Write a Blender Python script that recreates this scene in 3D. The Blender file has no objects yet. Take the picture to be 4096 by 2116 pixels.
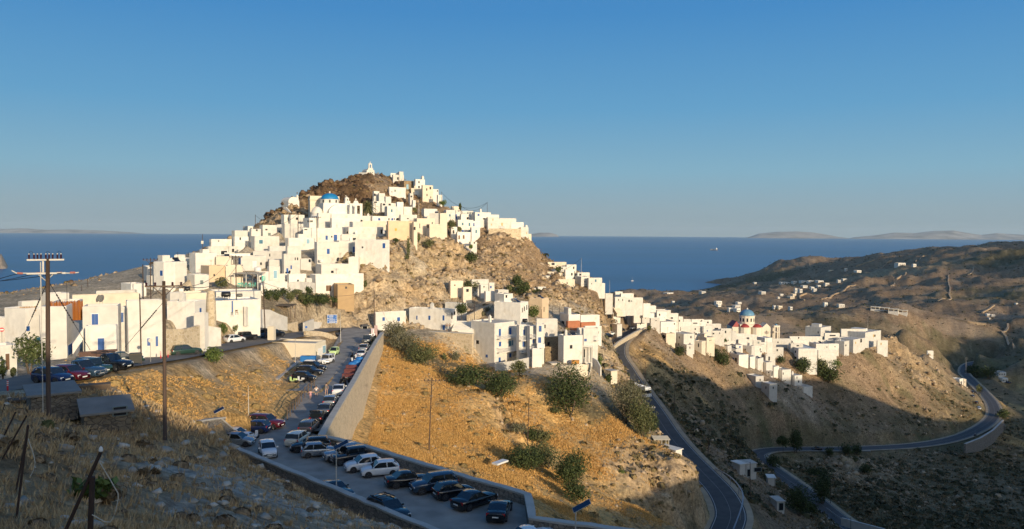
import bpy, bmesh, math, random
import numpy as np
from mathutils import Vector, Matrix
random.seed(7)
RNG = np.random.default_rng(11)
C = bpy.context.scene.collection
SC = bpy.context.scene
# ---------------------------------------------------------------- camera
F = 3200.0                      # focal length in pixels of the 4096 px wide photograph
PITCH = math.atan(128/F); ROLL = 0.0064
SEA = -200.0                    # camera at the origin, sea 200 m below
fw = Vector((0, math.cos(PITCH), -math.sin(PITCH)))
rt0 = Vector((1, 0, 0)); up0 = rt0.cross(fw)
rt = rt0*math.cos(ROLL) + up0*math.sin(ROLL)
up = up0*math.cos(ROLL) - rt0*math.sin(ROLL)
cam = bpy.data.cameras.new('camera'); camo = bpy.data.objects.new('camera', cam); C.objects.link(camo)
cam.sensor_width = 36; cam.lens = 36*F/4096; cam.clip_start = 0.3; cam.clip_end = 400000
camo.matrix_world = Matrix(((rt.x, up.x, -fw.x, 0), (rt.y, up.y, -fw.y, 0), (rt.z, up.z, -fw.z, 0), (0, 0, 0, 1)))
SC.camera = camo
# ---------------------------------------------------------------- light
SUN_AZ = math.radians(31)       # sun stands behind the camera, this far round to the right
SUN_EL = math.radians(11)
sdir = Vector((math.sin(SUN_AZ)*math.cos(SUN_EL), -math.cos(SUN_AZ)*math.cos(SUN_EL), math.sin(SUN_EL)))
sun = bpy.data.lights.new('sun', 'SUN'); suno = bpy.data.objects.new('sun', sun); C.objects.link(suno)
sun.energy = 3.9; sun.angle = math.radians(0.5); sun.color = (1.0, 0.82, 0.57)
suno.rotation_euler = sdir.to_track_quat('Z', 'Y').to_euler()
world = bpy.data.worlds.new('World'); SC.world = world; world.use_nodes = True
wn = world.node_tree.nodes; wl = world.node_tree.links
sky = wn.new('ShaderNodeTexSky'); sky.sky_type = 'NISHITA'; sky.sun_disc = False
sky.sun_elevation = SUN_EL; sky.sun_rotation = math.pi - SUN_AZ
sky.air_density = 1.0; sky.dust_density = 1.2; sky.ozone_density = 2.2; sky.altitude = 200
bg = wn['Background']; bg.inputs['Strength'].default_value = 0.15
# the clear evening sky opposite the sun: measured colours by height above the horizon, blended into the Nishita sky
tc = wn.new('ShaderNodeTexCoord'); sx = wn.new('ShaderNodeSeparateXYZ'); wl.new(tc.outputs['Generated'], sx.inputs[0])
ramp = wn.new('ShaderNodeValToRGB'); cr = ramp.color_ramp
for i, (pos, c) in enumerate(((0.0, (.29, .37, .41)), (.03, (.29, .40, .46)), (.075, (.23, .43, .56)), (.15, (.13, .355, .59)), (.26, (.065, .26, .56)), (.45, (.042, .185, .47)), (1.0, (.03, .13, .38)))):
    e = cr.elements[i] if i < 2 else cr.elements.new(pos)
    e.position = pos; e.color = (*c, 1)
wl.new(sx.outputs['Z'], ramp.inputs[0])
gain = wn.new('ShaderNodeVectorMath'); gain.operation = 'SCALE'; gain.inputs['Scale'].default_value = 1/.15/1.19
wl.new(ramp.outputs[0], gain.inputs[0])
mr = wn.new('ShaderNodeMapRange'); mr.inputs['From Min'].default_value = -.45; mr.inputs['From Max'].default_value = .35; mr.interpolation_type = 'SMOOTHSTEP'
wl.new(sx.outputs['Y'], mr.inputs[0])
mxs = wn.new('ShaderNodeMix'); mxs.data_type = 'RGBA'; wl.new(mr.outputs[0], mxs.inputs[0]); wl.new(sky.outputs[0], mxs.inputs[6]); wl.new(gain.outputs[0], mxs.inputs[7])
wl.new(mxs.outputs[2], bg.inputs['Color'])
SC.view_settings.view_transform = 'Standard'; SC.view_settings.look = 'None'
SC.view_settings.exposure = 0.25; SC.view_settings.gamma = 1.0
SC.cycles.max_bounces = 5; SC.cycles.diffuse_bounces = 3; SC.cycles.glossy_bounces = 2
SC.cycles.transparent_max_bounces = 4; SC.cycles.caustics_reflective = False; SC.cycles.caustics_refractive = False
SC.cycles.use_denoising = True
# ---------------------------------------------------------------- pixel -> place
K = 4096/2576.0
def ray(u, v):
    return rt*((u-2048)/F) + up*(-(v-1058)/F) + fw
def at(u, v, Y):
    d = ray(u, v); return d*(Y/d.y)
def atD(x, y, Y): return at(x*K, y*K, Y)
def on_z(u, v, z):
    d = ray(u, v); return d*(z/d.z)
CR = {'A': (0, 900, .37574), 'B': (500, 850, .33803), 'C': (1000, 600, .28555), 'D': (1000, 930, .28555), 'E': (1450, 620, .24038),
      'F': (1450, 900, .24038), 'G': (1750, 760, .24038), 'H': (1750, 1050, .28555), 'I': (2100, 980, .28555), 'J': (2150, 1200, .28555),
      'K': (2450, 1100, .3006), 'L': (2950, 1180, .3305), 'M': (2600, 850, .33812), 'N': (3300, 850, .41329), 'O': (3400, 1300, .3756),
      'P': (2450, 1500, .46268), 'Q': (2900, 1600, .3876), 'R': (600, 1200, .33803), 'S': (1050, 1250, .3005), 'T': (850, 1550, .3006),
      'U': (1150, 1650, .30055), 'V': (1500, 1750, .27494), 'W': (0, 1300, .37574), 'X': (0, 1500, .46296), 'Y': (600, 1000, .22541),
      'Z': (0, 1200, .30053), 'a': (2500, 1280, .21035), 'b': (1050, 1290, .20284), 'c': (1290, 1300, .17276), 'd': (1900, 1600, .3876),
      'e': (1500, 1300, .37559), 'D2': (0, 0, K), 's': (0, 0, 1.0)}
def px(c, a, b):
    o = CR[c]; return o[0]+a*o[2], o[1]+b*o[2]
# ---------------------------------------------------------------- numpy noise
def _hash(i, j, k, s):
    h = (i*374761393 + j*668265263 + k*2147483647 + s*1274126177) & 0xffffffff
    h = ((h ^ (h >> 13))*1274126177) & 0xffffffff
    h = ((h ^ (h >> 16))*2246822519) & 0xffffffff
    return ((h ^ (h >> 15)) & 0xffffff)/float(0xffffff)
def vnoise(x, y, z, s=0):
    xi = np.floor(x).astype(np.int64); yi = np.floor(y).astype(np.int64); zi = np.floor(z).astype(np.int64)
    a = x-xi; b = y-yi; c = z-zi
    a = a*a*(3-2*a); b = b*b*(3-2*b); c = c*c*(3-2*c)
    r = 0
    for dx in (0, 1):
        for dy in (0, 1):
            for dz in (0, 1):
                r = r + _hash(xi+dx, yi+dy, zi+dz, s)*(a if dx else 1-a)*(b if dy else 1-b)*(c if dz else 1-c)
    return r*2-1
def fbm(x, y, z, sc, octv=4, s=0, ridged=False):
    r = 0; amp = 1.0; tot = 0
    for o in range(octv):
        n = vnoise(x/sc, y/sc, z/sc, s+o*17)
        r = r + amp*((1-2*np.abs(n)) if ridged else n); tot += amp
        amp *= .5; sc /= 2.03
    return r/tot
# ---------------------------------------------------------------- materials
def new_mat(name):
    m = bpy.data.materials.new(name); m.use_nodes = True
    return m, m.node_tree.nodes, m.node_tree.links, m.node_tree.nodes['Principled BSDF']
def nd(ns, t, **kw):
    n = ns.new(t)
    for k, v in kw.items():
        if k.startswith('i_'):
            n.inputs[k[2:].replace('_', ' ')].default_value = v
        else: setattr(n, k, v)
    return n
MATS = {}
def mat(name, col, rough=.8, var=.12, scale=1.0, bump=0.0, bscale=None, metal=0.0, coat=0.0, dirt=None, dscale=.35, objvar=0.0, spec=None, stretch=None):
    """plain procedural surface: base colour broken up by two noises, optional stains, bump and a per-object tint"""
    if name in MATS: return MATS[name]
    m, ns, ls, b = new_mat(name)
    geo = nd(ns, 'ShaderNodeTexCoord'); src = geo.outputs['Object']
    if stretch:
        mp = nd(ns, 'ShaderNodeMapping'); mp.inputs['Scale'].default_value = stretch; ls.new(src, mp.inputs[0]); src = mp.outputs[0]
    n1 = nd(ns, 'ShaderNodeTexNoise', i_Scale=scale, i_Detail=6.0); ls.new(src, n1.inputs['Vector'])
    rmp = nd(ns, 'ShaderNodeMapRange', i_From_Min=.3, i_From_Max=.7, i_To_Min=1-var, i_To_Max=1+var); ls.new(n1.outputs[0], rmp.inputs[0])
    mul = nd(ns, 'ShaderNodeVectorMath', operation='SCALE'); mul.inputs[0].default_value = col[:3]; ls.new(rmp.outputs[0], mul.inputs['Scale'])
    out = mul.outputs[0]
    if dirt:
        n2 = nd(ns, 'ShaderNodeTexNoise', i_Scale=dscale, i_Detail=8.0, i_Roughness=.65); ls.new(src, n2.inputs['Vector'])
        r2 = nd(ns, 'ShaderNodeMapRange', i_From_Min=.52, i_From_Max=.78, i_To_Min=0, i_To_Max=dirt[3]); ls.new(n2.outputs[0], r2.inputs[0])
        mx = nd(ns, 'ShaderNodeMix', data_type='RGBA'); ls.new(r2.outputs[0], mx.inputs[0]); ls.new(out, mx.inputs[6]); mx.inputs[7].default_value = (*dirt[:3], 1)
        out = mx.outputs[2]
    if objvar:
        oi = nd(ns, 'ShaderNodeObjectInfo')
        r3 = nd(ns, 'ShaderNodeMapRange', i_To_Min=1-objvar, i_To_Max=1+objvar*.4); ls.new(oi.outputs['Random'], r3.inputs[0])
        m3 = nd(ns, 'ShaderNodeVectorMath', operation='SCALE'); ls.new(out, m3.inputs[0]); ls.new(r3.outputs[0], m3.inputs['Scale']); out = m3.outputs[0]
    ls.new(out, b.inputs['Base Color'])
    b.inputs['Roughness'].default_value = rough; b.inputs['Metallic'].default_value = metal; b.inputs['Coat Weight'].default_value = coat
    if spec is not None: b.inputs['Specular IOR Level'].default_value = spec
    if bump:
        nb = nd(ns, 'ShaderNodeTexNoise', i_Scale=bscale or scale*6, i_Detail=5.0); ls.new(src, nb.inputs['Vector'])
        bp = nd(ns, 'ShaderNodeBump', i_Strength=bump, i_Distance=.1); ls.new(nb.outputs[0], bp.inputs['Height']); ls.new(bp.outputs[0], b.inputs['Normal'])
    MATS[name] = m
    return m
def stone_mat(name, c1, c2, joint, scale=2.2, zs=1.6, bump=.7, rough=.9):
    if name in MATS: return MATS[name]
    m, ns, ls, b = new_mat(name)
    geo = nd(ns, 'ShaderNodeTexCoord')
    mp = nd(ns, 'ShaderNodeMapping'); mp.inputs['Scale'].default_value = (1, 1, zs); ls.new(geo.outputs['Object'], mp.inputs[0])
    wob = nd(ns, 'ShaderNodeTexNoise', i_Scale=scale*1.5); ls.new(mp.outputs[0], wob.inputs['Vector'])
    mix = nd(ns, 'ShaderNodeMix', data_type='RGBA', i_Factor=.12); ls.new(mp.outputs[0], mix.inputs[6]); ls.new(wob.outputs['Color'], mix.inputs[7])
    v1 = nd(ns, 'ShaderNodeTexVoronoi', i_Scale=scale); ls.new(mix.outputs[2], v1.inputs['Vector'])
    v2 = nd(ns, 'ShaderNodeTexVoronoi', feature='DISTANCE_TO_EDGE', i_Scale=scale); ls.new(mix.outputs[2], v2.inputs['Vector'])
    cx = nd(ns, 'ShaderNodeMix', data_type='RGBA'); sp = nd(ns, 'ShaderNodeSeparateColor'); ls.new(v1.outputs['Color'], sp.inputs[0])
    ls.new(sp.outputs[0], cx.inputs[0]); cx.inputs[6].default_value = (*c1, 1); cx.inputs[7].default_value = (*c2, 1)
    jr = nd(ns, 'ShaderNodeMapRange', i_From_Min=.015, i_From_Max=.09); ls.new(v2.outputs[0], jr.inputs[0])
    jx = nd(ns, 'ShaderNodeMix', data_type='RGBA'); ls.new(jr.outputs[0], jx.inputs[0]); jx.inputs[6].default_value = (*joint, 1); ls.new(cx.outputs[2], jx.inputs[7])
    ls.new(jx.outputs[2], b.inputs['Base Color']); b.inputs['Roughness'].default_value = rough
    nb = nd(ns, 'ShaderNodeTexNoise', i_Scale=scale*8, i_Detail=4.0); ls.new(mp.outputs[0], nb.inputs['Vector'])
    ad = nd(ns, 'ShaderNodeMath', operation='ADD'); ls.new(jr.outputs[0], ad.inputs[0]); ls.new(nb.outputs[0], ad.inputs[1])
    bp = nd(ns, 'ShaderNodeBump', i_Strength=bump, i_Distance=.12); ls.new(ad.outputs[0], bp.inputs['Height']); ls.new(bp.outputs[0], b.inputs['Normal'])
    MATS[name] = m
    return m
# ---------------------------------------------------------------- object helpers
def tag(o, label=None, cat=None, group=None, kind=None):
    if label: o['label'] = label
    if cat: o['category'] = cat
    if group: o['group'] = group
    if kind: o['kind'] = kind
    return o
def link(name, me, m=None, parent=None, loc=None, rz=None):
    o = bpy.data.objects.new(name, me); C.objects.link(o)
    if me is not None and m is not None and len(me.materials) == 0: me.materials.append(m)
    if parent is not None: o.parent = parent
    if loc is not None: o.location = loc
    if rz is not None: o.rotation_euler = (0, 0, rz)
    return o
def empty(name, loc=(0, 0, 0), rz=0.0):
    o = bpy.data.objects.new(name, None); C.objects.link(o); o.location = loc; o.rotation_euler = (0, 0, rz); o.empty_display_size = .2
    return o
def pymesh(name, vs, fs, smooth=False):
    me = bpy.data.meshes.new(name); me.from_pydata([tuple(v) for v in vs], [], fs)
    if smooth: me.polygons.foreach_set('use_smooth', [True]*len(me.polygons))
    me.update(); return me
def npmesh(name, V, Fq, smooth=False):
    """big mesh from numpy arrays: V (n,3), Fq (m,k)"""
    me = bpy.data.meshes.new(name); n = len(V); m, k = Fq.shape
    me.vertices.add(n); me.vertices.foreach_set('co', np.ascontiguousarray(V, dtype=np.float32).ravel())
    me.loops.add(m*k); me.loops.foreach_set('vertex_index', np.ascontiguousarray(Fq, dtype=np.int32).ravel())
    me.polygons.add(m); me.polygons.foreach_set('loop_start', np.arange(0, m*k, k, dtype=np.int32))
    if smooth: me.polygons.foreach_set('use_smooth', np.ones(m, dtype=bool))
    me.update(calc_edges=True); return me
class MB:
    """collects boxes, bars, tubes and lathes into one mesh"""
    def __init__(s): s.v = []; s.f = []
    def quadbox(s, p, taper=(1, 1)):
        i = len(s.v); s.v += p
        s.f += [tuple(i+k for k in q) for q in ((0, 3, 2, 1), (4, 5, 6, 7), (0, 1, 5, 4), (1, 2, 6, 5), (2, 3, 7, 6), (3, 0, 4, 7))]
        return s
    def box(s, x0, x1, y0, y1, z0, z1, tx=0, ty=0):
        return s.quadbox([Vector(q) for q in ((x0, y0, z0), (x1, y0, z0), (x1, y1, z0), (x0, y1, z0),
                          (x0+tx, y0+ty, z1), (x1-tx, y0+ty, z1), (x1-tx, y1-ty, z1), (x0+tx, y1-ty, z1))])
    def tube(s, pts, r, n=6, r1=None, caps=True):
        pts = [Vector(p) for p in pts]; r1 = r if r1 is None else r1; i0 = len(s.v); m = len(pts)
        for k, p in enumerate(pts):
            d = (pts[min(k+1, m-1)]-pts[max(k-1, 0)]).normalized()
            a = d.cross(Vector((0, 0, 1)) if abs(d.z) < .95 else Vector((1, 0, 0))).normalized(); b = d.cross(a)
            rr = r + (r1-r)*k/max(1, m-1)
            for j in range(n):
                t = 2*math.pi*j/n; s.v.append(p + a*math.cos(t)*rr + b*math.sin(t)*rr)
        for k in range(m-1):
            for j in range(n):
                s.f.append((i0+k*n+j, i0+k*n+(j+1) % n, i0+(k+1)*n+(j+1) % n, i0+(k+1)*n+j))
        if caps: s.f.append(tuple(i0+j for j in range(n))); s.f.append(tuple(i0+(m-1)*n+j for j in reversed(range(n))))
        return s
    def lathe(s, prof, n=16, c=(0, 0, 0)):
        i0 = len(s.v); m = len(prof)
        for r, z in prof:
            for j in range(n):
                t = 2*math.pi*j/n; s.v.append(Vector((c[0]+r*math.cos(t), c[1]+r*math.sin(t), c[2]+z)))
        for k in range(m-1):
            for j in range(n): s.f.append((i0+k*n+j, i0+k*n+(j+1) % n, i0+(k+1)*n+(j+1) % n, i0+(k+1)*n+j))
        s.f.append(tuple(i0+j for j in reversed(range(n)))); s.f.append(tuple(i0+(m-1)*n+j for j in range(n)))
        return s
    def prism(s, poly, z0, z1):
        i = len(s.v); n = len(poly)
        s.v += [Vector((x, y, z0)) for x, y in poly] + [Vector((x, y, z1)) for x, y in poly]
        s.f.append(tuple(i+k for k in reversed(range(n)))); s.f.append(tuple(i+n+k for k in range(n)))
        s.f += [(i+k, i+(k+1) % n, i+n+(k+1) % n, i+n+k) for k in range(n)]
        return s
    def mesh(s, name, smooth=False): return pymesh(name, s.v, s.f, smooth)
    def build(s, name, m, parent=None, smooth=False, loc=None, rz=None):
        return link(name, s.mesh(name, smooth), m, parent, loc, rz)
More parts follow.
